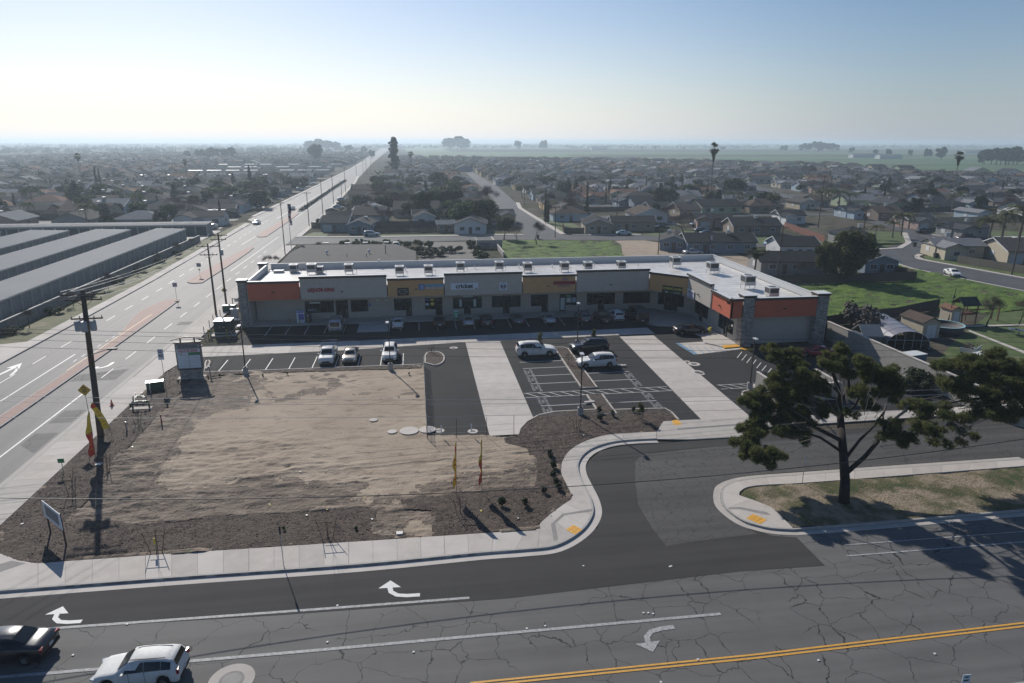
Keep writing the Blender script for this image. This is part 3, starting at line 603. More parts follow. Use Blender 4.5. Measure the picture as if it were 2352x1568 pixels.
for (xs,rz_,ys) in (((13.05,12.68,12.3),-math.pi/2,(76.5,73.8,71.05,66.9,64.2)),((24.0,24.33,24.65),math.pi/2,(73.8,71.05,66.9,64.2))):
    for y in ys:
        for x_,t,L_ in zip(xs,('CLEAN AIR','VAN','POOL/EV'),(2.35,.9,1.8)):
            me=text_mesh(t,.40,.001,mStall,'CENTER',.004); w_=max(v.co.x for v in me.vertices)-min(v.co.x for v in me.vertices); me.transform(Matrix.Diagonal((L_/w_,1,1,1)))
            o=link('stall_lettering',me,None,(x_,y,.0255),kind='structure'); o.rotation_euler=(0,0,rz_)
# round utility covers in the car park
for (q,r,lb) in (((1042,799),.55,'round utility cover near the curved planter nose'),((1594,836),.75,'larger round cover in the right part of the car park'),((1578,830),.35,'small round cover left of the larger ring'),((1602,855),.75,'round cover, nearer of the touching pair'),((1609,858),.5,'small round cover touching the nearer large ring'),((1009,989),.5,'round cover at the edge of the rutted tarmac'),((1086,990.5),.5,'round cover beside the white walk strip'),((940,992),.9,'wide pale concrete disc lying on the dirt lot'),((982,989),.8,'pale concrete disc at the fence line'),((901,994),.45,'small pale disc joined to the wide one on the dirt'),((858,967),.4,'faint small disc on the dirt lot')):
    a=at(*q); b=MB(); zz=.14 if q[0]<990 and q[1]>940 else .03; b.disc((a.x,a.y),r,zz,24,r*.5 if zz<.1 else 0); 
    if zz>.1: b.add([],[]) ; b.lathe([(r,0),(r,.06),(r*.9,.07)],(a.x,a.y,.1),20)
    o=solo('utility_cover',b,mConcB,lb,'manhole cover')
    if zz<.1: b=MB(); b.disc((a.x,a.y),r*.48,.034,20); part('lid',b,M('cast_iron',(.10,.10,.10),.6,.2),o)
# accessible bay and its concrete
mBlue=M('paint_blue',(.16,.27,.38),.6,.12,4,world=True)
root=sroot('accessible_bay')
b=MB(); b.prism([W(1561,788),W(1640,783),W(1690,795),W(1716,800),W(1600,814)],.0,.026); part('pad',b,mConcB,root)
b=MB(); strip(b,(1556,788),(1599,814),.6,.030); strip(b,(1612,786),(1690,805),.12,.031)
for i in range(5): strip(b,(1600+i*17,813-i*1),(1592+i*17-10,794+i*1.3),.1,.031)
part('blue_edge',b,mBlue,root)
b=MB(); b.prism([W(1657,795),W(1706,792.5),W(1709,797),W(1664,801)],.03,.16); part('tactile_plate',b,mTruncD,root)
b=MB(); b.prism([W(1700,797),W(1735,801),W(1728,806),W(1700,802)],.03,.05); part('tactile_plate',b,mTruncD,root)
# grass fields
field('grass_lot',[(20.6,161.6),(20.6,188.6),(26,190.4),(54.5,185.2),(54,177),(51.5,168),(49.7,161),(46,120),(20,118)],.35,lambda X,Y:.0+.22*fbm(X,Y,5,5,.45,.6),mGrass)
field('grass_meadow',[(55,84),(55.5,124),(99,122.6),(100,136),(108.6,139.4),(107.4,134.8),(110,116.6),(113,101),(104,98),(92,96),(76,100.5),(68,98.5),(60,90)],.3,lambda X,Y:.05+.3*fbm(X,Y,6,5,.4,.6),mGrass)
b=MB(); b.poly([(54.8,185.2),(63,185.4),(70,172),(78,160),(78,119),(47,119),(49.8,161),(51.6,168),(54.2,177)],-.01); struct('dirt_drive',b,mDirt)
b=MB(); b.poly([(.7,120),(.2,160),(.5,189),(14.6,188),(14.7,174.5),(16.5,159),(17.5,120)],.003); struct('neighbour_car_park',b,M('asphalt_brown',(.10,.09,.078),.8,.15,.5,world=True))
b=MB(); ribbon(b,[(15,120),(14.9,159),(14.8,172)],[(16.2,120),(16.1,159),(16,172)],0,.1); ribbon(b,[(.6,160.4),(.6,167),(8.6,167),(8.6,170)],[(.8,160.4),(.8,167.2),(8.8,167.2),(8.8,170)],0,.14); struct('curb',b,mConc)
# lawns
b=MB()
for P_ in ([(-33,204.5),(-31,214),(-26,214),(-26,204),(-31,203)],[(-18,203.4),(-18,206),(31,205),(31,201.6),(-10,202)],[(-14,215),(10,215),(10,219),(-14,219)],[(44.2,200.5),(43.8,250),(52,240),(53,206),(56,200)],[(66,197),(85,174),(108,162),(116,162),(120,164),(110,185),(90,200),(80,205)],[(118.5,144.5),(129,101),(134,101),(124,150.5),(122,150)],[(136,172.5),(150,192),(130,200),(118,180),(120,166)],[(155,183),(165,182),(185,178.5),(185,190),(158,193)],[(46,204),(66,197.5),(66,203),(48,206)],[(140,170),(134,171.5),(120,163),(112,161.4),(110,166),(118,172)]): b.poly(P_,-.005)
b.poly([(76,84),(92,96),(104,98),(113,101),(118,70),(100,60),(70,58),(60,70)],-.02)
struct('lawn',b,mLawn)
b=MB(); b.poly([(-57,60),(-53.5,60),(-53.5,89.4),(-60.5,89.4),(-59.2,70)],.05); b.poly([(-60.4,95.8),(-53.5,98),(-53.5,180),(-56,243),(-58.2,243),(-58.9,180),(-58.9,127),(-59.2,122)],.05); struct('verge_grass',b,mGrassDry)
b=MB(); b.poly([(-60.3,95),(-59.4,122),(-59.3,220),(-130,225),(-130,95)],-.01); struct('storage_yard',b,mAsphAve)
# ================================================================ SHOPPING CENTRE
mGrey=M('stucco_grey',(.46,.42,.37),.9,.05,1.2,.25,60)
mBase=M('stucco_base',(.44,.40,.35),.9,.06,1.2,.25,60)
mYelS=M('stucco_ochre',(.56,.33,.15),.9,.06,1.2,.25,60)
mOrgS=M('stucco_orange',(.52,.13,.07),.9,.06,1.2,.25,60)
mTrim=M('cornice_dark',(.055,.042,.035),.6,.1,3)
mCap=M('metal_cap_white',(.62,.62,.60),.4,.05,3)
mRoof=layered('roof_membrane',(.66,.63,.59),[((.56,.53,.49),.25,.45,.6,3,None),((.72,.70,.66),.8,.5,.6,21,None)],rough=.36,bump=.25,bscale=1.2,spec=.5,bdist=.04)
mPara=M('parapet_white',(.55,.56,.56),.6,.05,1.5)
mGlass=M('glass_dark',(.012,.017,.018),.06,0,spec=.6)
mFrame=M('frame_bronze',(.018,.016,.015),.4,0)
mStone=[M('stone_a',(.30,.28,.26),.9,.2,3,.4,20),M('stone_b',(.22,.205,.195),.9,.2,3,.4,20),M('stone_c',(.37,.34,.31),.9,.2,3,.4,20)]
mall=thing('shopping_center','long L-shaped strip mall with grey, ochre and orange bands and white flat roof','building',(8,104,0))
mall.location=(0,0,0)
WY=105.7; FY=102.1; WX=42.75; FX=40.75; SY=84.1; SF=83.05
DG=[(36.2,FY),(FX,97.55)]; DW=[(38.0,WY),(WX,101.0)]
b=MB(); b.prism([(-24.6,WY),(DW[0]),(DW[1]),(WX,SY),(53.1,SY),(53.1,117.3),(-24.6,117.3)],.1,5.6); part('wall',b,mBase,mall)
b=MB(); b.prism([(-24.4,FY+.4),(DG[0][0],FY+.4),(FX+.4,DG[1][1]),(FX+.4,SF+.3),(53.0,SF+.3),(53.0,117.1),(-24.4,117.1)],5.62,5.9); part('roof',b,mRoof,mall)
b=MB(); b.prism([(-24.8,FY+.05),(DG[0][0],FY+.05),(FX+.05,DG[1][1]),(FX+.05,SF+.05),(WX,SF+.05),(WX,101),(38,WY),(-24.8,WY)],4.0,4.12); b.rect(WX,SF+.05,53,SY,4.05); part('soffit',b,mBase,mall)
# roof seams
b=MB()
for i in range(9): b.box((14,104.2+i*1.5,5.906),(76,.03,.008))
for i in range(14): b.box((47,84.2+i*1.45,5.906),(12,.03,.008))
part('roof_seam',b,M('roof_seam',(.33,.32,.30),.6,0),mall,kind='stuff')
def fascia(a,c,z1,mat,th=.34,cap=True):
    a=Vector(a);c=Vector(c); d=(c-a).normalized(); nr=Vector((-d.y,d.x)); L=(c-a).length; mid=(a+c)/2
    ang=math.atan2(d.y,d.x)
    b=MB(); m2=mid+nr*th/2; b.box((m2.x,m2.y,(4.06+z1-.32)/2),(L,th,z1-.32-4.06),ang); part('fascia_panel',b,mat,mall)
    b=MB(); m3=mid+nr*(th/2-.1); b.box((m3.x,m3.y,z1-.16),(L+.14,th+.28,.318),ang); b.box((m3.x,m3.y,z1-.27),(L+.04,th+.10,.1),ang); part('cornice',b,mTrim,mall)
    b=MB(); b.box((m3.x,m3.y,z1+.012),(L+.16,th+.3,.02),ang); part('cap_flashing',b,mCap,mall)
def back(a,c,z1,d_=.5):   # rear faces of the raised parapets
    pass
fascia((-24.75,FY),(-17.45,FY),6.9,mOrgS); fascia((-17.3,FY-.12),(-4.75,FY-.12),7.5,mGrey); fascia((-4.6,FY),(3.75,FY),6.9,mYelS)
fascia((3.9,FY-.12),(15.75,FY-.12),7.5,mGrey); fascia((15.9,FY),(24.2,FY),6.9,mYelS); fascia((24.35,FY-.12),(36.0,FY-.12),7.5,mGrey)
fascia((36.15,FY),(FX-.1,97.7),6.95,mYelS); fascia((FX-.12,97.6),(FX-.12,89.1),7.5,mGrey); fascia((FX,88.95),(FX,SF),6.75,mOrgS); fascia((FX+.1,SF),(42.4,SF),6.75,mOrgS); fascia((44.2,SF),(53.0,SF),6.75,mOrgS)
b=MB(); b.box((FX+.05,89.02,6.0),(.3,.12,2.6)); part('fascia_end',b,mGrey,mall)
# rear and side parapets made of sheet panels
pm=MB(); pm.box((0,0,.48),(1.18,.1,.94)); pme=pm.mesh('parapet_panel',mPara)
n=66
for i in range(n): link('parapet_panel',pme,mall,(-24.3+1.19*i*(77.6/1.19/n)+.6,117.35,5.92))
for i in range(28): link('parapet_panel',pme,mall,(53.15,85.3+1.17*i,5.92),math.pi/2)
for i in range(12): link('parapet_panel',pme,mall,(-24.7,103.2+1.17*i,5.92),math.pi/2)
b=MB(); b.box((14.2,117.38,6.9),(77.9,.3,.06)); b.box((53.2,101,6.9),(.3,33,.06)); b.box((-24.75,110,6.9),(.3,14.6,.06)); part('cap_flashing',b,mCap,mall)
b=MB(); b.box((14.2,117.52,3.0),(77.8,.16,5.9)); b.box((53.3,100.7,3.0),(.16,33,5.9)); b.box((-24.85,109.8,3.0),(.16,14.9,5.9)); part('rear_wall',b,mBase,mall)
# stone clad pillars
def pillar(x,y,w,d,h=6.85):
    t=thing('stone_pillar','x','pillar',(x,y,0)); core=MB(); core.box((0,0,h/2),(w-.1,d-.1,h)); part('core',core,mStone[1],t)
    st=MB(); z=.02
    rs=random.Random(int(x*7+y)); 
    while z<h-.05:
        hh=rs.choice((.09,.11,.13,.15))
        for side in range(4):
            L=w if side%2==0 else d; u=-L/2
            while u<L/2-.02:
                l_=min(rs.uniform(.2,.55),L/2-u); pr=rs.uniform(.0,.035); cx=u+l_/2
                c={0:(cx,-d/2-pr/2+.02),1:(w/2+pr/2-.02,cx),2:(cx,d/2+pr/2-.02),3:(-w/2-pr/2+.02,cx)}[side]
                dm=(l_-.012,.07+pr,hh-.012) if side%2==0 else (.07+pr,l_-.012,hh-.012)
                st.box((c[0],c[1],z+hh/2),dm,0,rs.choice((0,0,1,2))); u+=l_
        z+=hh
    part('stone_course',st,[mStone[0],mStone[1],mStone[2]],t,kind='stuff')
    c=MB(); c.box((0,0,h+.12),(w+.28,d+.28,.24)); c.box((0,0,h-.03),(w+.12,d+.12,.1)); part('cap',c,mTrim,t)
    c=MB(); c.box((0,0,h+.27),(w+.42,d+.42,.06)); part('cap_flashing',c,mCap,t); return t
for (x,y,w,d,lb) in ((43.35,83.75,1.5,1.5,'stone clad pillar at the orange corner with the house number'),(53.85,83.75,1.6,1.5,'stone clad pillar at the far right end of the strip mall'),(-25.55,102.75,1.1,1.1,'stone clad pillar at the left front corner, beside the orange panel'),(-25.5,117.0,1.1,1.1,'stone clad pillar at the left rear corner of the white roof')):
    o=pillar(x,y,w,d); o['label']=lb; o['group']=None; del o['group']
# windows and doors
mSill=M('door_metal',(.03,.028,.026),.35,0)
def glazing(x0,x1,z0,z1,axis='x',plane=WY,mull=1.15,name='window',gm=None):
    W_=x1-x0; b=MB(); f=.055
    for a_,c_,d_ in (((0,0,-(z1-z0)/2+f/2),0,(W_,.1,f)),((0,0,(z1-z0)/2-f/2),0,(W_,.1,f)),((-W_/2+f/2,0,0),0,(f,.1,z1-z0)),((W_/2-f/2,0,0),0,(f,.1,z1-z0))): b.box(a_,d_)
    n=max(1,round(W_/mull))
    for i in range(1,n): b.box((-W_/2+W_*i/n,0,0),(f*.8,.09,z1-z0-.1))
    loc=((x0+x1)/2,plane-.03,(z0+z1)/2) if axis=='x' else (plane-.03,(x0+x1)/2,(z0+z1)/2)
    o=link(name,b.mesh(name,mFrame),mall,loc,0 if axis=='x' else -math.pi/2)
    for i in range(n):
        p=MB(); p.box((-W_/2+W_*(i+.5)/n,.012,0),(W_/n-.06,.02,z1-z0-.1)); part('pane',p,gm or mGlass,o)
    return o
def door(x0,x1,plane=WY,axis='x'):
    W_=x1-x0; b=MB(); h=2.35
    b.box((-W_/2+.04,0,h/2),(.08,.1,h)); b.box((W_/2-.04,0,h/2),(.08,.1,h)); b.box((0,0,h-.04),(W_,.1,.08)); b.box((0,0,.1),(W_,.1,.18))
    loc=((x0+x1)/2,plane-.05,.15) if axis=='x' else (plane-.05,(x0+x1)/2,.15)
    o=link('door',b.mesh('door',mSill),mall,loc,0 if axis=='x' else -math.pi/2)
    p=MB(); p.box((0,.01,h/2+.08),(W_-.15,.02,h-.25)); part('pane',p,mGlass,o); p=MB(); p.tube((W_/2-.2,-.1,.8),(W_/2-.2,-.1,1.4),.02); part('handle',p,mCap,o)
mGrn=M('glass_green',(.012,.035,.030),.08,0,spec=.6)
for (a,c,gm) in ((-17.4,-13.1,None),(-10.5,-7.9,None),(-3.9,-2.1,None),(.9,2.55,None),(5.3,7.0,mGrn),(8.1,9.85,mGrn),(11.5,13.25,mGrn),(14.3,16.1,mGrn),(17.8,19.55,None),(23.5,25.25,None),(27.0,28.85,None),(29.9,31.7,None),(33.1,37.6,None)): glazing(a,c,1.1,2.95,gm=gm)
for (a,c) in ((-12.8,-11.9),(-11.88,-10.98),(-2.08,-1.18),(2.57,3.6),(7.02,8.07),(13.27,14.28),(19.57,20.55),(22.5,23.45),(28.87,29.85)):
    door(a,c); glazing(a,c,2.52,2.95,mull=3)
for (a,c) in ((94.2,96.1),(97.1,99.1),(85.75,87.5),(88.5,90.35)): glazing(a,c,1.0,2.9,'y',WX,mull=.9)
for (a,c) in ((96.12,97.08),(87.52,88.48)): door(a,c,WX,'y'); glazing(a,c,2.52,2.9,'y',WX,mull=3)
# diagonal shopfront
dv=(Vector(DW[1])-Vector(DW[0])); dl=dv.length; da=math.atan2(dv.y,dv.x); mid=(Vector(DW[0])+Vector(DW[1]))/2; nn=Vector((math.sin(da),-math.cos(da)))
b=MB(); 
for z in (1.12,2.92): b.box((0,0,z),(4.4,.1,.06))
for u in (-2.2,-1.1,0,1.1,2.2): b.box((u,0,1.6 if abs(u)<1.5 else 2.0),(.07,.1,2.7 if abs(u)<1.5 else 1.85))
o=link('window',b.mesh('window',mFrame),mall,(mid.x+nn.x*.04,mid.y+nn.y*.04,0),da)
for u in (-1.65,1.65): p=MB(); p.box((u,.01,2.02),(1.02,.02,1.74)); part('pane',p,mGlass,o)
for u in (-.55,.55): p=MB(); p.box((u,.01,1.58),(1.02,.02,2.6)); part('pane',p,mGlass,o)
# wall lights and camera pods on the fascia
lp=MB(); lp.box((0,-.1,0),(.32,.2,.12)); lm=lp.mesh('wall_light',M('light_housing',(.03,.03,.032),.5,0))
for (x,z,y) in ((-21.2,5.25,FY),(-11.3,5.1,FY-.12),(-.4,5.15,FY),(8.7,5.1,FY-.12),(19.9,5.1,FY),(29.8,5.1,FY-.12),(48.4,5.2,SF)): link('wall_light',lm,mall,(x,y,z))
for (y,z,x) in ((93.4,5.1,FX-.12),(86.3,5.1,FX)): link('wall_light',lm,mall,(x,y,z),-math.pi/2)
# number on the wing
mBlk=M('black_paint',(.012,.012,.012),.5,0)
text('1848',.5,mBlk,(FX-.02,83.75,6.05),(math.pi/2,0,-math.pi/2),mall,.02,.01,'house_number')
# walkway in front of the shops
root=sroot('shop_walkway')
def zrow(x0,x1,y0,y1,st,z=.15):
    n=round((x1-x0)/st)
    for i in range(n): bb=MB(); bb.prism([(x0+(x1-x0)*i/n+.006,y0),(x0+(x1-x0)*(i+1)/n-.006,y0),(x0+(x1-x0)*(i+1)/n-.006,y1),(x0+(x1-x0)*i/n+.006,y1)],.0,z); part('paving_slab',bb,random.choice((mConc,mConcB,mConcC)),root)
zrow(-24.8,33.2,102.35,WY-.02,2.4)
zrow(-9.1,-4.4,97.3,102.3,2.35,.05)
bb=MB(); bb.prism([(33.3,WY-.02),(33.3,100),(33.9,96.8),(35.2,95),(38,94.2),(41.6,93.7),(42.5,92),(WX-.02,92),(WX-.02,101),(38,WY-.02)],0,.15); part('corner_slab',bb,mConcC,root)
bb=MB(); bb.prism([(38.4,94.1),(41.6,93.65),(42.5,91.9),(WX-.02,91.9),(WX-.02,SY),(42.5,82.9),(40.2,83.2),(38.6,85.4),(39.4,88.5)],0,.149); part('corner_slab',bb,mConcB,root)
# ---------------------------------------------------------------- rooftop air conditioners
mAC=M('ac_casing',(.50,.49,.46),.5,.06,3); mACd=M('ac_grille',(.05,.055,.06),.6,.1,8); mStand=M('galvanised',(.42,.43,.44),.35,.1,5,metal=.6)
def ac(x,y,label,lift=.35,big=1.0,dark=False):
    t=thing('rooftop_air_conditioner',label,'air conditioner',(x,y,5.9),0,'air conditioners on the white roof')
    s=big; b=MB(); b.box((0,0,lift+.5*s),(1.15*s,1.15*s,.95*s)); part('casing',b,mAC,t)
    b=MB()
    for sx in (-1,1):
        for sy in (-1,1): b.box((sx*.45*s,sy*.589*s,lift+.62*s),(.6*s,.02,.5*s)) if sx>0 and 0 else None
    b.box((0,-.588*s,lift+.66*s),(.95*s,.03,.5*s)); b.box((-.588*s,0,lift+.66*s),(.03,.95*s,.5*s)); b.box((.588*s,0,lift+.66*s),(.03,.95*s,.5*s)); part('coil_grille',b,mACd,t)
    b=MB(); b.box((0,0,lift+1.02*s),(1.25*s,1.25*s,.08)); part('top_panel',b,mCap,t)
    b=MB(); b.disc((0,0),.42*s,lift+1.02*s+.045,18); part('fan_grille',b,mACd,t)
    if lift>.1:
        for sx in (-1,1):
            for sy in (-1,1): b=MB(); b.tube((sx*.5*s,sy*.5*s,0),(sx*.5*s,sy*.5*s,lift),.04,n=5); part('leg',b,mStand,t)
    b=MB(); b.path([(.62*s,.2,lift+.3),(1.0*s,.2,lift+.3),(1.0*s,.2,0)],.035,5); part('conduit',b,mStand,t)
    return t
for (q,lift,s,lb) in ((c2p:=((1142,242),.45,1.15,'rooftop unit standing alone above the long grey panel with the liquor sign')),((797,247),.45,1.25,'rooftop unit, taller of the pair above the word sign'),((628,222),.1,1.1,'dark faced low rooftop box nearest the left end'),((868,236),.1,1.0,'low dark faced rooftop box right of the taller unit'),((1612,258),.4,1.15,'rooftop unit above the dark plaque on the ochre band'),((1880,252),.4,1.15,'rooftop unit above the income tax sign'),):
    px_=(800+q[0]*900/2352,880+q[1]*900/2352); P_=at(px_[0]*.648,px_[1]*.648,5.9); ac(P_.x,P_.y+.5,lb,lift,s)
for (q,lift,s,lb) in (((85,222),.4,1.15,'rooftop unit above the phone shop sign'),((445,214),.4,1.15,'rooftop unit right of the book emblem sign'),((708,228),.4,1.2,'rooftop unit at the left end of the second ochre band'),((1050,222),.4,1.2,'rooftop unit above the red restaurant sign'),((1268,205),.2,1.15,'rooftop unit half hidden behind the blank grey parapet, left one'),((1578,198),.2,1.15,'rooftop unit half hidden behind the blank grey parapet, right one'),((2080,180),.5,1.3,'rooftop unit nearest the rear right corner of the roof')):
    px_=(1600+q[0]*900/2352,880+q[1]*900/2352); P_=at(px_[0]*.648,px_[1]*.648,5.9); ac(P_.x,P_.y+.5,lb,lift,s)
for (q,lift,s,lb) in (((597,238),.5,1.35,'tall rooftop unit on the wing, farthest back of the three in a row'),((925,380),.6,1.4,'tallest rooftop unit standing in the middle of the wing roof'),((1150,452),.1,1.25,'squat rooftop unit near the orange end of the wing')):
    px_=(2300+q[0]*900/2352,880+q[1]*900/2352); P_=at(px_[0]*.648,px_[1]*.648,5.9); ac(P_.x,P_.y+.5,lb,lift,s)
P_=at(674,632,5.9); 
a=at((800+493*.3827)*.648,(880+222*.3827)*.648,5.9); t=thing('roof_hatch','low white roof hatch near the left end of the mall roof','roof hatch',(a.x,a.y,5.9)); b=MB(); b.box((0,0,.15),(1.5,1.1,.3)); part('curb',b,mAC,t); b=MB(); b.box((0,0,.34),(1.6,1.2,.07)); part('lid',b,mCap,t)
vp=MB(); vp.lathe([(.06,0),(.06,.45),(.12,.46),(.12,.6),(.02,.66)],(0,0,0),8); vm_=vp.mesh('roof_vent',mCap)
for i,(x,y) in enumerate(((-2,113.5),(9.5,113.7),(17,113.5),(22.7,113.2),(30,113),(37.6,112.5),(43.6,112),(49.5,106),(50.5,92))): link('roof_vent',vm_,None,(x,y,5.9),label='slim white vent pipe standing on the mall roof',category='vent pipe',group='vent pipes on the mall roof')
# ---------------------------------------------------------------- signs on the shops
FR=(math.pi/2,0,0)
mRedL=M('sign_red',(.42,.02,.035),.5,0); mSignW=M('sign_white',(.62,.68,.74),.5,0); mBlue2=M('sign_blue',(.05,.16,.42),.5,0); mSignB=M('sign_black',(.012,.014,.013),.5,0); mSignG=M('sign_green',(.03,.22,.08),.5,0); mPur=M('sign_purple',(.16,.10,.30),.5,0); mYL=M('sign_yellow',(.72,.62,.12),.5,0); mLB=M('sign_light_blue',(.12,.35,.55),.5,0)
def sign(name,x0,x1,z0,z1,y,mat,label,rz=0,X=None):
    t=thing(name,label,'sign',((x0+x1)/2,y,(z0+z1)/2) if X is None else (X,(x0+x1)/2,(z0+z1)/2),rz)
    if mat: b=MB(); b.box((0,-.06,0),(x1-x0,.1,z1-z0)); part('board',b,mat,t)
    return t
t=sign('liquor_sign',-16.1,-12.5,5.1,5.75,FY-.12,None,'red channel letters reading LIQUOR KING on the grey panel'); text('LIQUOR KING',.78,mRedL,(0,-.08,0),FR,t,.06,.015,sx=.78)
t=sign('plaque_sign',-3.2,-1.5,4.25,5.4,FY,mSignB,'dark square plaque with a pale emblem on the ochre band'); b=MB(); b.box((0,-.12,0),(1.3,.02,.03)); b.add([(x,-.13,z) for x,z in ((-.7,0),(-.35,.35),(.35,.35),(.7,0),(.35,-.35),(-.35,-.35),(-.64,0),(-.32,.3),(.32,.3),(.64,0),(.32,-.3),(-.32,-.3))],[(i,(i+1)%6,6+(i+1)%6,6+i) for i in range(6)]); part('emblem',b,mStand,t)
t=sign('tax_sign',0,3.8,5.05,5.9,FY,None,'blue and white sign reading INCOME TAXES with an E emblem'); b=MB(); b.box((-1.45,-.06,0),(.85,.1,.8)); part('emblem_plate',b,mBlue2,t); b=MB(); [b.box((-1.4,-.12,z),(.5,.02,.09)) for z in (-.2,0,.2)]; part('emblem_bars',b,mSignW,t); b=MB(); b.box((.5,-.05,.2),(2.8,.06,.3)); part('top_line',b,mLB,t); text('INCOME TAXES',.44,mSignW,(.45,-.08,-.2),FR,t,.03,.008,sx=.82)
t=sign('phone_shop_sign',4.85,9.0,4.95,5.95,FY-.12,mSignW,'white banner with black lower case word cricket'); text('cricket',.95,mBlk,(-.05,-.13,.0),FR,t,.01,.03)
t=sign('emblem_sign',12.25,13.45,4.73,5.85,FY-.12,mSignW,'white square sign with a round dark open book emblem'); b=MB()
R_=.45; b.add([(r_*math.cos(2*math.pi*i/24),-.125,r_*math.sin(2*math.pi*i/24)) for r_ in (R_,R_-.08) for i in range(24)],[(i,(i+1)%24,24+(i+1)%24,24+i) for i in range(24)])
for s_ in (-1,1): b.box((s_*.17,-.125,-.02),(.26,.01,.38)) if 0 else b.add([(s_*.03,-.125,-.25),(s_*.33,-.125,-.18),(s_*.33,-.125,.2),(s_*.03,-.125,.12)],[(0,1,2,3)])
part('emblem',b,mBlk,t); b=MB(); [b.box((s_*.18,-.13,z),(.18,.006,.03)) for s_ in (-1,1) for z in (-.1,0)]; part('page_lines',b,mSignW,t)
t=sign('restaurant_sign',20.7,24.1,4.9,6.5,FY,None,'dark red sign bar with purple lettering below on the ochre band'); b=MB(); b.box((0,-.06,-.15),(3.4,.1,.52)); part('board',b,M('sign_dark_red',(.25,.015,.03),.5,0),t); text('RESTAURANT',.32,mPur,(0,-.08,-.65),FR,t,.02,.0,sx=1.0); text('&H',.62,mPur,(.1,-.08,.42),FR,t,.02,.0)
da2=math.atan2(97.7-FY,FX-.1-36.15); c_=Vector((36.15,FY)).lerp(Vector((FX-.1,97.7)),.62); nv=Vector((math.sin(da2),-math.cos(da2)))
t=thing('coming_soon_banner','black banner reading COMING SOON in yellow green letters','banner',(c_.x+nv.x*.05,c_.y+nv.y*.05,4.45),da2); b=MB(); b.box((0,-.03,0),(3.3,.05,1.35)); part('board',b,mSignB,t); text('COMING SOON',.52,mYL,(0,-.07,.25),FR,t,.01,.012,sx=.85); b=MB(); b.box((.8,-.06,-.2),(1.2,.01,.06)); b.box((.8,-.06,-.36),(1.2,.01,.06)); b.lathe([(.2,0),(.2,.01)],(-.1,-.07,-.3),10); b.box((-.9,-.06,-.3),(.5,.01,.25)); part('picture',b,M('banner_print',(.35,.42,.33),.6,.3,8),t)
t=thing('white_banner','white banner with purple lettering hanging at the inner corner of the wing','banner',(FX-.2,96.0,4.6),-math.pi/2); b=MB(); b.box((0,-.03,0),(2.6,.04,1.25)); part('board',b,M('banner_white',(.66,.66,.68),.6,.03),t); text('NOW OPEN',.42,mPur,(.15,-.07,.25),FR,t,.01,.0,sx=.8); text('661 555',.25,mPur,(.2,-.07,-.12),FR,t,.005,0) if 0 else None; b=MB(); [b.box((.2,-.06,z),(1.3,.01,.08)) for z in (-.1,-.3,-.46)]; part('small_print',b,mPur,t)
# window graphics
def poster(x,z,w_,h_,mat,label,y=WY-.09,name='window_poster'): b=MB(); b.box((0,0,0),(w_,.012,h_)); return solo(name,b,mat,label,'poster',None,(x,y,z))
poster(1.25,2.65,.55,.3,mBlue2,'small blue sticker, upper left in the tax office window'); poster(2.05,2.65,.5,.3,mYL,'yellow sticker, upper right in the tax office window'); poster(1.25,1.95,.5,.35,mSignW,'pale oval poster in the tax office window')
b=MB(); b.lathe([(.3,0),(.3,.02)],(0,0,0),18); o=solo('window_poster',b,mYL,'round yellow green poster in the tax office window','poster',None,(2.05,WY-.09,2.0)); o.rotation_euler=(math.pi/2,0,0)
mPG=M('poster_green',(.10,.42,.20),.5,.15,6); mPW=M('poster_white',(.5,.56,.55),.5,.15,8)
poster(6.5,1.95,.4,1.2,mPW,'tall pale poster left of the phone shop door'); poster(8.75,1.95,.42,1.2,mPW,'tall pale poster right of the phone shop door'); poster(9.45,2.7,.5,.16,mSignG,'green open sign in the phone shop window'); text('OPEN',.2,mSignW,(9.45,WY-.1,2.7),FR,None,.003,0,name='open_lettering') if 0 else None
poster(22.98,1.35,.7,2.0,mPW,'big poster on the door beside the picture windows'); poster(24.0,1.95,.75,.8,mPW,'white framed menu poster in the window'); poster(24.85,1.95,.6,.8,M('poster_blue',(.35,.45,.6),.5,.2,8),'bluish menu poster at the right window edge'); poster(23.95,2.65,.7,.3,mPG,'greenish strip poster above the menu posters')
poster(-15.9,2.7,1.6,.28,mPW,'pale banner across the top of the liquor store window'); poster(-16.4,1.55,1.3,.35,M('poster_grey',(.22,.25,.26),.5,.3,6),'grey lettering panel low in the liquor store window'); poster(-7.6,2.1,.3,.55,mBlue2,'small blue notice on the wall right of the store window',WY-.03)
for x in (-6.4,-5.0): poster(x,2.8,.55,.28,mPW,'%s small white notice above the ramp'%('left' if x<-6 else 'right'),WY-.03,'wall_notice')
# hanging light box and A-frame
t=thing('hanging_light_box','pale green light box hanging over the phone shop door','sign',(7.5,FY+.9,3.7)); b=MB(); b.box((0,0,0),(1.5,.25,.4)); part('box',b,M('lightbox',(.35,.45,.38),.5,.05),t); b=MB(); b.tube((-.5,0,.2),(-.5,0,.35),.015); b.tube((.5,0,.2),(.5,0,.35),.015); part('hanger',b,mFrame,t)
t=thing('sidewalk_sign','green and white upright sidewalk sign before the phone shop','sign',(5.6,102.7,.15)); b=MB(); b.box((0,0,.75),(.7,.06,1.3)); part('board',b,mPG,t); b=MB(); b.box((0,-.035,1.25),(.6,.01,.2)); b.box((0,-.035,.6),(.25,.01,.6)); part('print',b,mSignW,t); b=MB(); b.box((0,0,.05),(.8,.5,.1)); part('base',b,mBlk,t)
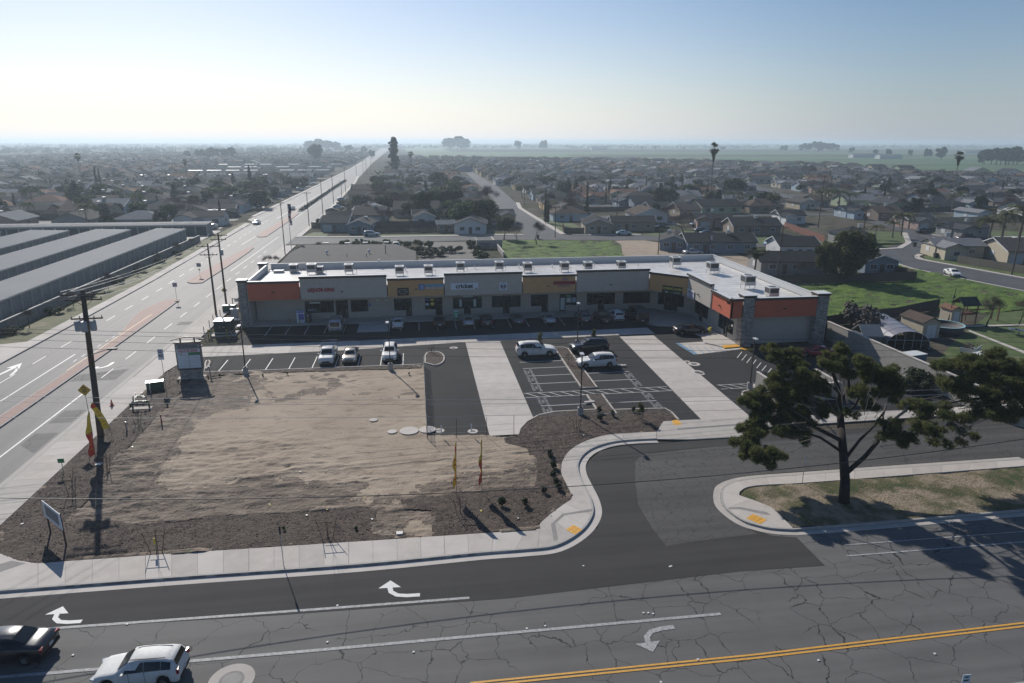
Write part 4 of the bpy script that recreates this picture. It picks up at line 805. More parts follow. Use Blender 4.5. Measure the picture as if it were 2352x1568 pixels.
# ice machine, trash bin and striped bollards at the left
t=thing('ice_chest','white and purple ice merchandiser against the shop wall','ice chest',(-17.8,103.6,.15)); b=MB(); b.box((0,0,1.0),(1.15,.8,1.9)); part('cabinet',b,mSignW,t); b=MB(); b.box((.1,-.41,1.0),(.8,.02,.9)); b.box((0,-.41,1.75),(1.0,.02,.25)); part('print',b,M('print_purple',(.14,.12,.40),.5,.4,6),t); b=MB(); b.box((.3,-.43,.6),(.04,.04,.5)); part('handle',b,mFrame,t)
t=thing('outdoor_locker','dark box beside the ice merchandiser','locker',(-16.7,103.7,.15)); b=MB(); b.box((0,0,.75),(.8,.7,1.4)); part('body',b,mFrame,t); b=MB(); [b.box((-.05,-.36,z),(.2,.01,.1)) for z in (.4,.7,1.0,1.2)]; part('labels',b,mSignW,t)
def bollard(x,y,label,h=1.05,grp='striped bollards'):
    t=thing('striped_bollard',label,'bollard',(x,y,.02),0,grp); b=MB(); b.lathe([(.085,0),(.085,h-.05),(.05,h)],(0,0,0),10); part('post',b,M('bollard_yellow',(.50,.42,.06),.6,.1),t); b=MB()
    for k in range(4): b.lathe([(.089,0),(.089,.11)],(0,0,.14+k*.24),10)
    part('stripes',b,mBlk,t)
for x,lb in ((-19.3,'striped bollard standing alone left of the ice merchandiser'),(-17.9,'striped bollard in front of the ice merchandiser'),(-16.7,'striped bollard before the dark locker')): bollard(x,102.75,lb)
# yellow mop bucket near the wing door
t=thing('yellow_bucket','yellow wringer bucket on the pavement by the orange wing','bucket',(41.3,90.0,.15)); b=MB(); b.lathe([(.2,.08),(.26,.55),(.27,.55)],(0,0,0),10); part('bucket',b,mYL,t); b=MB(); b.box((.1,.1,.65),(.35,.3,.25)); part('wringer',b,M('sign_yellow2',(.6,.5,.06),.5,0),t)
# dark gate beside the last pillar
t=thing('side_gate','tall dark gate between the end pillar and the boundary wall','gate',(55.3,84.6,0)); b=MB(); 
for i in range(7): b.box((-.6+i*.2,0,1.2),(.17,.04,2.3))
part('slat_panel',b,mFrame,t,kind='stuff'); b=MB(); b.box((0,.03,2.2),(1.5,.05,.1)); b.box((0,.03,.3),(1.5,.05,.1)); part('frame',b,mTrim,t)
# ================================================================ VEHICLES
mTyre=M('tyre',(.015,.015,.015),.9,0); mRim=M('rim',(.35,.35,.36),.3,0,metal=.8); mCarGlass=M('car_glass',(.010,.014,.016),.08,0,spec=.5)
mHead=M('headlight',(.6,.62,.65),.1,0,spec=.8); mTail=M('taillight',(.30,.01,.012),.2,0,spec=.7); mPlastic=M('car_plastic',(.02,.02,.021),.6,0); mPlate=M('plate',(.55,.56,.58),.5,0); mChrome=M('chrome',(.6,.6,.6),.12,0,metal=1)
def paint(n,c,met=0.0): return M('paint_'+n,c,.28,0,spec=.5,coat=.8,metal=met)
PW=paint('white',(.66,.67,.69)); PK=paint('black',(.012,.012,.014)); PG=paint('grey',(.11,.115,.125),.3); PS=paint('silver',(.42,.44,.46),.5); PB=paint('beige',(.38,.34,.28),.3); PD=paint('blue',(.03,.06,.12),.2); PR=paint('red',(.28,.02,.03)); PM=paint('maroon',(.05,.018,.018),.1); PT=paint('teal',(.04,.10,.12),.2)
# stations: (x along length 0..1 from the rear, belt z, top z, roof half-width factor, side inset)
BODY={
'sedan':dict(L=4.85,W=1.84,H=1.45,st=[(0,.78,.80,.80,.86),(.03,.92,1.0,.80,.95),(.13,.97,1.06,.78,1),(.17,.98,1.09,.76,1),(.33,.98,1.42,.62,1),(.42,.97,1.455,.63,1),(.54,.96,1.45,.63,1),(.60,.95,1.39,.63,1),(.745,.92,1.0,.76,1),(.80,.90,.96,.78,1),(.92,.82,.86,.80,.97),(.975,.72,.76,.78,.88),(1,.58,.60,.7,.74)],win=(3,4,7,8)),
'suv':dict(L=4.75,W=1.92,H=1.70,st=[(0,.82,.85,.84,.84),(.02,1.06,1.14,.80,.95),(.065,1.12,1.54,.70,.99),(.15,1.12,1.64,.66,1),(.30,1.09,1.69,.65,1),(.48,1.06,1.68,.65,1),(.555,1.04,1.62,.66,1),(.71,1.0,1.09,.78,1),(.78,.98,1.05,.80,1),(.90,.91,.97,.80,.96),(.965,.78,.83,.78,.88),(1,.60,.64,.7,.72)],win=(1,2,6,7)),
'pickup':dict(L=5.5,W=1.95,H=1.82,st=[(0,.95,1.05,.93,.96),(.02,1.05,1.10,.93,1),(.30,1.06,1.11,.93,1),(.34,1.07,1.12,.93,1),(.36,1.08,1.72,.72,1),(.42,1.08,1.80,.70,1),(.56,1.07,1.80,.70,1),(.62,1.06,1.70,.70,1),(.73,1.04,1.14,.82,1),(.78,1.03,1.11,.84,1),(.93,.98,1.06,.84,.98),(.985,.88,.94,.82,.93),(1,.7,.74,.78,.85)],win=(3,4,7,8)),
'van':dict(L=5.4,W=2.0,H=2.05,st=[(0,.9,.95,.9,.94),(.015,1.1,1.8,.80,.99),(.05,1.12,2.0,.78,1),(.3,1.12,2.05,.78,1),(.62,1.1,2.05,.78,1),(.70,1.08,1.95,.76,1),(.82,1.05,1.2,.84,1),(.87,1.03,1.12,.85,1),(.96,.95,1.0,.84,.96),(1,.7,.75,.78,.85)],win=(0,1,5,6)),
}
def car(kind,mat,label,x,y,rz,group=None,cat='car',z=.0,scale=1.0,roof_rails=False,far=False,name=None,extra=None):
    B_=BODY[kind]; L,Wd=B_['L'],B_['W']/2; st=B_['st']
    t=thing(name or {'sedan':'parked_car','suv':'suv','pickup':'pickup_truck','van':'van'}[kind],label,cat,(x,y,z),rz,group)
    key='car_'+kind
    if key not in bpy.data.meshes:
        xw=(.185*L-L/2,.815*L-L/2 if kind!='pickup' else .80*L-L/2); R_=.40 if kind!='sedan' else .37; rw=.34 if kind!='sedan' else .32
        if kind in('pickup',): rw=.38;R_=.45
        xs=set()
        for s in st: xs.add(round(s[0]*L-L/2,3))
        for w_ in xw:
            for k in (-1,-.8,-.45,0,.45,.8,1): xs.add(round(w_+k*R_,3))
        xs=sorted(xs)
        def itp(xx,k):
            u=(xx+L/2)/L
            for i in range(len(st)-1):
                if st[i][0]<=u<=st[i+1][0]+1e-9:
                    tt=(u-st[i][0])/max(1e-9,st[i+1][0]-st[i][0]); return st[i][k]*(1-tt)+st[i+1][k]*tt
            return st[-1][k] if u>.5 else st[0][k]
        rings=[]
        for xx in xs:
            b_,t_,rf,sd=itp(xx,1),itp(xx,2),itp(xx,3),itp(xx,4); zb=.24
            for w_ in xw:
                if abs(xx-w_)<R_-1e-3: zb=max(zb,rw+math.sqrt(max(0,R_*R_-(xx-w_)**2)))
                elif abs(xx-w_)<=R_+1e-3: zb=max(zb,.26)
            if xx<=xs[0]+.05 or xx>=xs[-1]-.05: zb=max(zb,.34)
            w=Wd*sd; zc=min(zb+.12,b_-.12); zm=max(zc+.02,.62*b_)
            half=[(0,zb),(w*.90,zb),(w*.97,zc),(w,zm),(w*.985,b_-.06),(w*.95,b_),(Wd*sd*(rf+.02 if t_-b_>.2 else .9),t_-.05 if t_-b_>.2 else b_+(t_-b_)*.6),(Wd*sd*rf*.86,t_-.008),(0,t_+.012)]
            rings.append([(xx,-a,z_) for a,z_ in half]+[(xx,a,z_) for a,z_ in half[-2:0:-1]])
        n=len(rings[0]); mb=MB(); V=[v for r in rings for v in r]; fs=[]
        for i in range(len(rings)-1): fs+=[(i*n+j,i*n+(j+1)%n,(i+1)*n+(j+1)%n,(i+1)*n+j) for j in range(n)]
        fs+=[tuple(range(n-1,-1,-1)),tuple(range((len(rings)-1)*n,len(rings)*n))]; mb.add(V,fs)
        me=mb.mesh(key,PW,True); 
        # glass: quads lifted off the same surface
        def P(u,k):   # k: 0 belt edge,1 roof edge,2 roof inner ; returns half width & z
            xx=u*L-L/2; b_,t_,rf,sd=itp(xx,1),itp(xx,2),itp(xx,3),itp(xx,4); return {0:(Wd*sd*.955,b_+.02),1:(Wd*sd*(rf+.02),t_-.06)}[k]
        w0,w1,w2,w3=[st[i][0] for i in B_['win']]
        def screen(ua,ub,nm,sg):
            a=P(ua,0) ; c=P(ub,1); xa=ua*L-L/2; xb=ub*L-L/2
            za=itp(xa,2); zb2=itp(xb,2); g=.014
            q=MB(); f0,f1=.10,.90
            def pt(f,s): 
                xx=xa+(xb-xa)*f; hw=(Wd*itp(xx,4)*itp(xx,3)*.93+ .0); zz=za+(zb2-za)*f
                return (xx+sg*g*2.0,s*hw*(.97 if f<.5 else .95),zz+.028)
            q.add([pt(f0,-1),pt(f0,1),pt(f1,1),pt(f1,-1)],[(0,1,2,3)]); return q.mesh(key+nm,mCarGlass)
        screen(w3,w2,'_windscreen',1); screen(w0,w1,'_rear_window',-1)
        # side windows
        def side(u0,u1,nm,s,z0f=.04,z1f=.92):
            q=MB(); vs=[]
            for u,f in ((u0,z0f),(u1,z0f),(u1,z1f),(u0,z1f)):
                a=P(u,0);c=P(u,1); hw=a[0]+(c[0]-a[0])*f; zz=a[1]+(c[1]-a[1])*f; vs.append((u*L-L/2,s*(hw+.014),zz))
            q.add(vs,[(0,1,2,3)]); q.mesh(key+nm,mCarGlass)
        c0=w1-.005; c1=w2; 
        if kind=='van': segs=[(.03,.2),(.22,.42),(.44,.55),(.57,.69)]
        elif kind=='pickup': segs=[(w1+.012,.465),(.475,w2+.03)]
        elif kind=='suv': segs=[(.085,.19),(.196,.385),(.392,w2+.05)]
        else: segs=[(w1-.05,.40),(.415,.57),(.575,w2+.04)][:3]; 
        if kind=='sedan': segs=[(w1-.04,.438),(.444,w2+.045)]
        BODY[kind]['nseg']=len(segs)
        for i,(u0,u1) in enumerate(segs):
            for s in (-1,1): side(u0,u1,'_side_window%d%d'%(i,s),s)
        wb=MB(); wb.lathe([(rw*.55,-.11),(rw*.95,-.11),(rw,-.07),(rw,.07),(rw*.95,.11),(rw*.55,.11)],(0,0,0),18); me=wb.mesh(key+'_tyre',mTyre,True); me.transform(Matrix.Rotation(math.pi/2,4,'X'))
        wb=MB(); wb.lathe([(rw*.60,-.10),(rw*.60,.10)],(0,0,0),14)
        for k in range(5): wb.box((0,0,0),(rw*.16,rw*1.1,.235),k*math.pi*2/5+.3)
        me=wb.mesh(key+'_rim',mRim); me.transform(Matrix.Rotation(math.pi/2,4,'X'))
        BODY[kind]['xw']=xw; BODY[kind]['rw']=rw
        zf=st[-2][1]
        q=MB(); q.box((L/2-.17,0,0),(.30,.36,.13)); 
        for s,nm in ((-1,'_hl0'),(1,'_hl1')): q=MB(); q.box((L/2-.16,s*(Wd-.27),zf-.04),(.26,.34,.12),-s*.35); q.mesh(key+nm,mHead)
        zr=st[1][1]
        for s,nm in ((-1,'_tl0'),(1,'_tl1')): q=MB(); q.box((-L/2+.07,s*(Wd-.2),zr-.10),(.13,.30,.16 if kind!='suv' else .3),s*.25); q.mesh(key+nm,mTail)
        q=MB(); q.box((L/2-.05,0,.52),(.1,1.0,.2)); q.box((L/2-.03,0,.33),(.12,1.5,.12)); q.mesh(key+'_grille',mPlastic)
        q=MB(); q.box((-L/2+.005,0,.42),(.08,1.5,.16)); q.mesh(key+'_bumper',mPlastic)
        q=MB(); q.box((-L/2-.025,0,.62 if kind!='sedan' else .66),(.03,.32,.16)); q.mesh(key+'_plate',mPlate)
        q=MB()
        um=w2+.06
        for s in (-1,1): q=MB(); q.box((um*L-L/2,s*(Wd+.09),P(um,0)[1]+.06),(.12,.2,.13)); q.mesh(key+'_mirror%d'%s,PW)
        q=MB()
        for u in (.38,.56) if kind!='van' else (.43,.56):
            for s in (-1,1): q.box((u*L-L/2,s*(Wd*1.0),.72*st[4][1]),(.012,.02,.75*st[4][1]-.1))
        q.mesh(key+'_seam',mPlastic)
        q=MB()
        for s in (-1,1): q.box((-.15*L if kind!='pickup' else .0,s*Wd*.62,st[4][2]+.035),(L*.40,.04,.04))
        q.mesh(key+'_rail',mPlastic)
    D=bpy.data.meshes
    def P_(nm,meshkey,par=None,mt=None,loc=None):
        o=link(nm,D[meshkey],par or t,loc)
        if mt: o.material_slots[0].link='OBJECT'; o.material_slots[0].material=mt
        return o
    P_('body',key,None,mat)
    P_('windscreen',key+'_windscreen'); P_('rear_window',key+'_rear_window')
    for i in range(B_['nseg']):
        for s in (-1,1): P_('side_window',key+'_side_window%d%d'%(i,s))
    if not far:
        for s,n_ in ((-1,'0'),(1,'1')): P_('headlight',key+'_hl'+n_); P_('taillight',key+'_tl'+n_)
        P_('grille',key+'_grille'); P_('bumper',key+'_bumper'); P_('licence_plate',key+'_plate'); P_('mirror',key+'_mirror-1',None,mat); P_('mirror',key+'_mirror1',None,mat); P_('door_seam',key+'_seam')
    for xw_ in B_['xw']:
        for s in (-1,1):
            w_=link('wheel',D[key+'_tyre'],t,(xw_,s*(Wd-.12),B_['rw'])); 
            if not far: link('rim',D[key+'_rim'],w_)
    if roof_rails: P_('roof_rails',key+'_rail')
    if kind=='pickup':
        q=MB(); q.box((-.5*L+.17*L,0,1.125),(.28*L,1.5,.01)); part('bed_floor',q,mPlastic,t)
    if extra=='rack':
        q=MB()
        for xx in (-2.2,-.9,.5): 
            q.tube((xx,-.9,1.1),(xx,-.9,2.05),.025); q.tube((xx,.9,1.1),(xx,.9,2.05),.025); q.tube((xx,-.9,2.05),(xx,.9,2.05),.025)
        for s in (-.9,.9): q.tube((-2.3,s,2.05),(.9,s,2.05),.025)
        part('ladder_rack',q,mChrome,t)
    if scale!=1: t.scale=(scale,)*3
    return t
H=math.pi/2
def cp(px_,dy=0): a=at(*px_); return a.x,a.y+dy
G1='cars nosed in along the shaded shop walkway'
for (x,y,k,mt,lb,rl,sc_) in (
 (-12.1,99.6,'van',PS,'old silver minivan with a roof rack parked below the liquor store door',True,.96),
 (-3.25,99.9,'sedan',PW,'white compact car, first car right of the shaded ramp',False,.92),
 (2.9,99.9,'sedan',paint('brown',(.035,.022,.018)),'dark brown car parked below the tax office',False,.97),
 (7.2,99.9,'sedan',PS,'silver grey car parked below the phone shop door',False,.93),
 (9.95,99.7,'suv',PK,'black hatch right beside the silver car below the phone shop',False,.92),
 (14.7,100.0,'sedan',PG,'dark grey sedan parked alone below the book emblem sign',False,.95),
 (19.4,99.6,'sedan',PS,'silver sedan parked below the second ochre band',False,1.0),
 (24.9,99.6,'suv',PG,'grey sport utility with roof rails left of the dark pickup',True,1.0),
 (27.9,99.2,'pickup',PM,'dark brown pickup beside the white sport utility',False,.93),
 (30.3,100.2,'suv',PW,'white sport utility between the dark pickup and the big black truck',True,.92),
 (33.3,98.9,'van',PK,'big black lifted truck, last vehicle in the shaded row',False,1.08)):
    car(k,mt,lb,x,y,H,G1,'car',.02,sc_,rl)
x,y=cp((752,832)); car('pickup',PW,'white pickup with a ladder rack facing the dirt lot',x,y+1.1,-H,'cars parked facing the dirt lot','car',.02,.96,False,extra='rack')
x,y=cp((804,832)); car('sedan',PB,'beige sedan parked between the white pickup and white sport utility',x,y+1.3,-H,'cars parked facing the dirt lot','car',.02,.98)
x,y=cp((895,828)); car('suv',PW,'white sport utility facing the dirt lot beside a lamp post',x,y+1.3,-H,'cars parked facing the dirt lot','car',.02,.98,True)
x,y=cp((1233,818)); car('suv',PW,'large white sport utility with roof rails left of the planter strip',x,y+.6,0,None,'car',.02,1.09,True)
x,y=cp((1356,810)); car('suv',PK,'black sport utility parked right of the planter behind the white one',x,y+.8,math.pi,None,'car',.02,1.05,True)
x,y=cp((1372,845)); car('suv',PW,'pearl white crossover parked in front of the black sport utility',x,y+.7,math.pi,None,'car',.02,1.0,True)
x,y=cp((1588,768)); car('sedan',PK,'black sedan parked before the wing of the mall, rear lamps glowing',x,y+.6,0,None,'car',.02,1.0)
x,y=cp((1886,822)); car('sedan',PR,'dark red car in the shade behind the pine crown',x,y+1,math.pi*.9,None,'car',.02,.95)
x,y=at(48,1500).xy; car('sedan',PK,'glossy black sedan waiting in the left turn lane at the photo edge',x-.75,y-.1,math.pi-.05,None,'car',.02,1.02)
x,y=at(330,1565).xy; car('suv',PW,'white compact sport utility driving along the front road',x-.15,y+.3,math.pi-.03,None,'car',.02,.90,True)
# parked and moving cars further off: (px of the tyres, kind, paint, heading, label)
FAR=[((2191,634),'sedan',PW,-1.0-.9,'white sedan parked by the green meadow on the curving street'),
((2221,552),'pickup',PM,math.pi-.1,'dark maroon pickup outside the brick and white house'),
((2333,560),'pickup',PW,math.pi,'white pickup at the right photo edge outside the street corner'),
((854,543),'suv',PS,0,'old silver station wagon parked on the street behind the mall'),
((910,572),'pickup',PW,-H,'white pickup in the planted yard behind the dark roofed shop'),
((1433,540),'sedan',paint('mint',(.45,.55,.52)),0,'pale mint sedan on the street beyond the weedy lot'),
((1521,527),'sedan',PK,0,'black sedan in the drive of the long brown bungalow'),
((1602,520),'sedan',PS,0,'silver sedan, leftmost by the bare round tree'),((1613,533),'sedan',PK,0,'black sedan behind the bare round tree trunk'),((1627,540),'sedan',PT,0,'teal sedan, nearest car right of the bare tree'),
((1593,585),'sedan',PS,0,'silver car half hidden behind the mall parapet'),
((1778,565),'sedan',PD,0,'dark blue car at the end of the white cottage drive'),
((2125,536),'suv',PK,0,'black sport utility under the queen palms by the corner'),
((1960,470),'pickup',PS,0,'silver pickup in the court behind the tall palms'),
((589,515),'sedan',PS,H+math.pi,'silver car driving down the avenue towards the junction'),
((671,482),'sedan',PT,H+math.pi,'small teal car driving down the avenue, farther one'),
((580,478),'pickup',PD,.5,'blue pickup parked off the avenue by the storage rows'),((603,472),'sedan',PS,.5,'silver car parked behind the blue pickup'),((617,467),'sedan',PW,.5,'white car in the side yard by the avenue'),
((655,452),'sedan',PG,.2,'grey car at the kerb of the far left avenue side'),((690,437),'suv',PS,.2,'silver wagon on the verge beyond the first avenue drive'),((720,425),'sedan',PW,.2,'white car beyond the planted median'),
((762,486),'sedan',PM,.1,'maroon car on the drive right of the avenue'),((778,480),'suv',PS,.1,'pale wagon beside the maroon car'),((786,462),'suv',PS,.3,'silver truck at the kerb near the round palm'),
((877,398),'sedan',PW,H+math.pi,'white car far up the avenue'),
((2005,486),'sedan',PK,.4,'black car in the drive of the blue house'),((2275,480),'sedan',PW,.3,'white car near the green gabled houses'),
((370,462),'pickup',PS,.1,'silver camper truck near the left conifer'),((350,478),'sedan',PW,.4,'white car on the left residential court'),((395,470),'sedan',PS,.2,'silver car on the left residential court'),
((1437,462),'sedan',PT,.1,'teal car before the blue garage'),((1500,470),'sedan',PG,.1,'grey car beside the low white fence')]
for i,(q,k,mt,rz,lb) in enumerate(FAR):
    a=at(*q); car(k,mt,lb,a.x,a.y+.5,rz,None,'car',.02,1.0,False,a.y>160)
# motorhome and trailers on the left
def motorhome(q,L,rz,label):
    a=at(*q); t=thing('motorhome',label,'camper',(a.x,a.y,0),rz); b=MB(); b.box((0,0,1.75),(L,2.4,2.3)); b.box((L/2+.3,0,2.4),(.7,2.3,1.0)); part('body',b,PW,t)
    for u in (-.3,0,.28): b=MB(); b.box((L*u,-1.22,2.0),(1.0,.04,.6)); part('window',b,mCarGlass,t)
    for u in (-.3,.3):
        for s in (-1,1): o=link('wheel',bpy.data.meshes['car_suv_tyre'],t,(L*u,s*1.1,.34))
    b=MB(); b.box((0,0,3.0),(.9,.7,.25)); part('roof_vent',b,mCap,t); b=MB(); b.box((0,-1.215,1.3),(L,.02,.15)); part('stripe',b,mBlue2,t)
motorhome((717/.648*.648,334),7,0,'x') if 0 else None
motorhome((455,333+165),7.5,0,'white motorhome parked behind the storage rows'); 
motorhome((468+27,500),6.0,0,'second white camper parked right behind the longer motorhome')
# ================================================================ VEGETATION
mLeafA=leafy('leaf_green',(.030,.05,.014),(.085,.115,.035)); mLeafB=leafy('leaf_olive',(.05,.062,.022),(.13,.14,.055)); mLeafC=leafy('leaf_dark',(.014,.026,.012),(.045,.062,.026))
mLeafD=leafy('leaf_yellowish',(.07,.085,.025),(.16,.16,.06)); mTwig=M('twig_grey',(.10,.085,.075),.9,.25,1,world=True); mTwigR=M('twig_reddish',(.12,.08,.07),.9,.25,1,world=True); mBark=M('bark',(.10,.078,.06),.95,.3,4,.6,12); mPalmT=M('palm_trunk',(.16,.135,.11),.95,.2,6,.4,20)
mNeedle=leafy('pine_needle',(.045,.065,.022),(.19,.20,.075),1.3,.45); mPineBark=M('pine_bark',(.03,.024,.02),.95,.4,3,1.0,9,stretch=(1,1,.3)); mBareWood=M('bleached_wood',(.26,.23,.20),.9,.2,4,.3,12)
def limb(b,p,d,L,r,depth,rs,spread=.6,upb=.25,seg=2,out_=None):
    """recursive branching; collects tips"""
    p=Vector(p); d=Vector(d).normalized()
    for s in range(seg):
        d2=(d+Vector((rs.gauss(0,.12),rs.gauss(0,.12),rs.gauss(0,.08)))).normalized(); q=p+d2*L/seg; r1=r*(.82 if s<seg-1 else .68); b.tube(p,q,r,r1,5 if depth>1 else 3,cap=False); p=q; d=d2; r=r1
    if out_ is not None: out_.append((p.copy(),depth))
    if depth<=0: return
    n=rs.choice((2,3,3))
    for k in range(n):
        ax=Vector((rs.gauss(0,1),rs.gauss(0,1),rs.gauss(0,.4))).normalized(); nd=(d+ax*spread+Vector((0,0,upb))).normalized()
        limb(b,p,nd,L*rs.uniform(.68,.85),r*.72,depth-1,rs,spread,upb,seg,out_)
PROTO={}
def tree_mesh(kind,seed=0):
    key=(kind,seed)
    if key in PROTO: return PROTO[key]
    rs=random.Random(seed*31+len(kind)*7); nr=np.random.RandomState(seed+50); tb=MB(); V=None; mats=None
    if kind=='broad':   # ~8 m tall
        tips=[]; limb(tb,(0,0,0),(0,0,1),2.2,.22,3,rs,.75,.15,2,tips)
        bl=[(p.x,p.y,p.z+rs.uniform(-1.3,.6),1.35,1.35,1.15,1) for p,d in tips if d<=2]; V=cloud(4200,bl,.20,nr)
    elif kind=='leafy':   # 12 m, several fused rounded masses
        tb.path([(0,0,0),(.3,0,2),(.1,.2,5)],[.4,.3,.2],7); tb.path([(.1,0,1),(-1.4,.2,3.4)],[.25,.12],6); tb.path([(.1,0,1),(1.5,.4,3.2)],[.22,.1],6)
        bl=[(rs.gauss(0,2.1),rs.gauss(0,1.5),4.0+rs.uniform(-1.6,5.6),1.5,1.5,1.4,1) for _ in range(26)]; bl=[(a*(1.15-.09*max(0,z-5)),b_,z,r1,r2,r3,w2) for a,b_,z,r1,r2,r3,w2 in bl]; V=cloud(9000,bl,.21,nr)
    elif kind=='round':
        tb.path([(0,0,0),(.1,0,1.4),(0,.1,2.4)],[.2,.16,.1],6); bl=[(rs.uniform(-1.6,1.6),rs.uniform(-1.6,1.6),3.2+rs.uniform(-1,1.8),1.3,1.3,1.1,1) for _ in range(14)]; V=cloud(2600,bl,.2,nr)
    elif kind=='bush':
        tb.path([(0,0,0),(0,0,.5)],[.08,.05],5); bl=[(rs.uniform(-.7,.7),rs.uniform(-.7,.7),.5+rs.uniform(0,.7),.5,.5,.5,1) for _ in range(8)]; V=cloud(700,bl,.11,nr)
    elif kind=='bare':
        tips=[]; limb(tb,(0,0,0),(0,0,1),1.9,.2,5,rs,.62,.22,2,tips)
        # fine twigs
        c=np.array([tuple(p) for p,d in tips if d<=1]); k=nr.randint(0,len(c),2200); a=c[k]+nr.normal(size=(2200,3))*.25; dr=nr.normal(size=(2200,3)); dr[:,2]+=.5; dr/=np.linalg.norm(dr,axis=1)[:,None]; e=a+dr*(.3+.5*nr.rand(2200))[:,None]; sd=np.cross(dr,nr.normal(size=(2200,3))); sd/=np.linalg.norm(sd,axis=1)[:,None]; sd*=.018
        V=np.stack([a-sd,a+sd,e+sd*.5,e-sd*.5],1)
    elif kind=='cypress':   # ~12 m
        tb.path([(0,0,0),(0,0,2)],[.16,.12],6); bl=[(rs.uniform(-.12,.12),rs.uniform(-.12,.12),1.0+i*.55,max(.18,.95*math.sin(math.pi*(.12+.86*(1-(i/20)**1.5)))),max(.18,.95*math.sin(math.pi*(.12+.86*(1-(i/20)**1.5)))),.7,1.3-i/22) for i in range(20)]
        bl=[(a,b_,z,.2+.75*(1-(z/12.5)**1.3),.2+.75*(1-(z/12.5)**1.3),.7,.3+(1-z/12.5)) for a,b_,z,_,_,_,_ in bl]; V=cloud(2600,bl,.13,nr,up=1.2)
    elif kind=='eucalyptus':
        tips=[]; tb.path([(0,0,0),(.2,0,9),(-.2,.2,18),(0,0,26)],[.7,.55,.4,.15],7)
        bl=[(rs.uniform(-1.8,1.8)+(1.6 if 14<z<19 else 0),rs.uniform(-1.8,1.8),z,2.2,2.2,1.7,1.0) for z in [5+i*.75 for i in range(32)]]; bl+=[(rs.uniform(-3.6,3.6),rs.uniform(-2.8,2.8),rs.uniform(7,26),1.0,1.0,.8,.35) for _ in range(30)]; V=cloud(6500,bl,.45,nr)
    elif kind=='grove':   # far clump, ~18 m tall
        for i in range(4): tb.tube((i*3-5,rs.uniform(-2,2),0),(i*3-5,0,9),.4,.2,5)
        bl=[(rs.uniform(-7,7),rs.uniform(-5,5),rs.uniform(5,16),3.2,3.2,2.6,1) for _ in range(22)]; V=cloud(3200,bl,.75,nr)
    elif kind=='fanpalm':   # crown for a 1 m unit trunk; built at 20 m
        h=20; pts=[(0.5*math.sin(z/h*2.2)*.9,0,z) for z in np.linspace(0,h,9)]; tb.path(pts,[.34,.26,.22,.2,.19,.19,.18,.18,.2],7); top=Vector(pts[-1])
        Q=[]
        for i in range(70):
            az=rs.uniform(0,6.28); el=math.asin(rs.uniform(-.9,.98)); d=Vector((math.cos(az)*math.cos(el),math.sin(az)*math.cos(el),math.sin(el))); s=d.cross(Vector((0,0,1))).normalized(); L=rs.uniform(.8,1.5); c=top+d*L
            for k in range(-3,4):
                dd=(d+s*k*.22).normalized(); e=c+dd*1.1-Vector((0,0,.12+abs(k)*.05)); w_=s*.17; Q.append([c-w_*.5,c+w_*.5,e+w_,e-w_])
            Q.append([top-s*.02,top+s*.02,c+s*.02,c-s*.02])
        for i in range(320):   # skirt of dead fronds
            az=rs.uniform(0,6.28); dz_=rs.uniform(.3,4.2); r_=rs.uniform(.3,1.0)*(1.25-dz_/5); z=top.z-dz_; c=Vector((top.x+r_*math.cos(az),r_*math.sin(az),z)); s=Vector((-math.sin(az),math.cos(az),0))*.12; e=c-Vector((0,0,.7)); Q.append([c-s,c+s,e+s,e-s])
        V=np.array([[tuple(v) for v in q] for q in Q])
    elif kind=='queenpalm':   # 8 m, arching feathery fronds
        h=6.0; tb.path([(0,0,0),(.1,0,3),(.0,.1,h)],[.2,.16,.14],7); top=Vector((0,.1,h)); Q=[]
        for i in range(26):
            az=rs.uniform(0,6.28); el=rs.uniform(.1,1.25); d=Vector((math.cos(az),math.sin(az),0)); s=Vector((-math.sin(az),math.cos(az),0)); p=top.copy(); ang=el; st=rs.uniform(.42,.52)
            for k in range(7):
                n_=p+(d*math.cos(ang)+Vector((0,0,math.sin(ang))))*st; Q.append([p-s*.025,p+s*.025,n_+s*.02,n_-s*.02])
                for sg in (-1,1):
                    for m_ in range(3):
                        c=p.lerp(n_,m_/3); e=c+s*sg*.5*(1-k/9)+d*.18-Vector((0,0,.28)); t_=d*.05; Q.append([c-t_,c+t_,e+t_*.5,e-t_*.5])
                p=n_; ang-=.3
        V=np.array([[tuple(v) for v in q] for q in Q])
    elif kind=='conifer':
        tb.path([(0,0,0),(0,0,9)],[.25,.06],6); Q=[]
        bl=[]
        for z in np.arange(1.6,9.6,.55):
            R_=.35+2.5*(1-z/10); 
            for k in range(7): az=k*.9+z*2+rs.uniform(-.3,.3); bl.append((R_*.62*math.cos(az),R_*.62*math.sin(az),z-.15*R_,R_*.42,R_*.42,.22,R_))
        V=cloud(3200,bl,.16,nr)
    elif kind=='shrub':
        bl=[(rs.uniform(-.12,.12),rs.uniform(-.12,.12),.25+rs.uniform(0,.35),.16,.16,.2,1) for _ in range(6)]; tb.tube((0,0,0),(0,0,.3),.02,.015,4); V=cloud(260,bl,.055,nr,up=.8)
    tm=tb.mesh('trunk_'+kind,mBark); cm=quads_mesh('crown_'+kind,V,mLeafA); PROTO[key]=(tm,cm); return PROTO[key]
NAMES={'leafy':'leafy_tree','broad':'broadleaf_tree','round':'round_tree','bush':'bush','bare':'bare_tree','cypress':'cypress_tree','eucalyptus':'eucalyptus_tree','grove':'tree_clump','fanpalm':'fan_palm','queenpalm':'queen_palm','conifer':'conifer_tree','shrub':'shrub'}
HT={'leafy':11.5,'broad':8.2,'round':5.6,'bush':1.5,'bare':8.6,'cypress':12.6,'eucalyptus':30,'grove':18.5,'fanpalm':21.4,'queenpalm':7.3,'conifer':9.7,'shrub':.8}
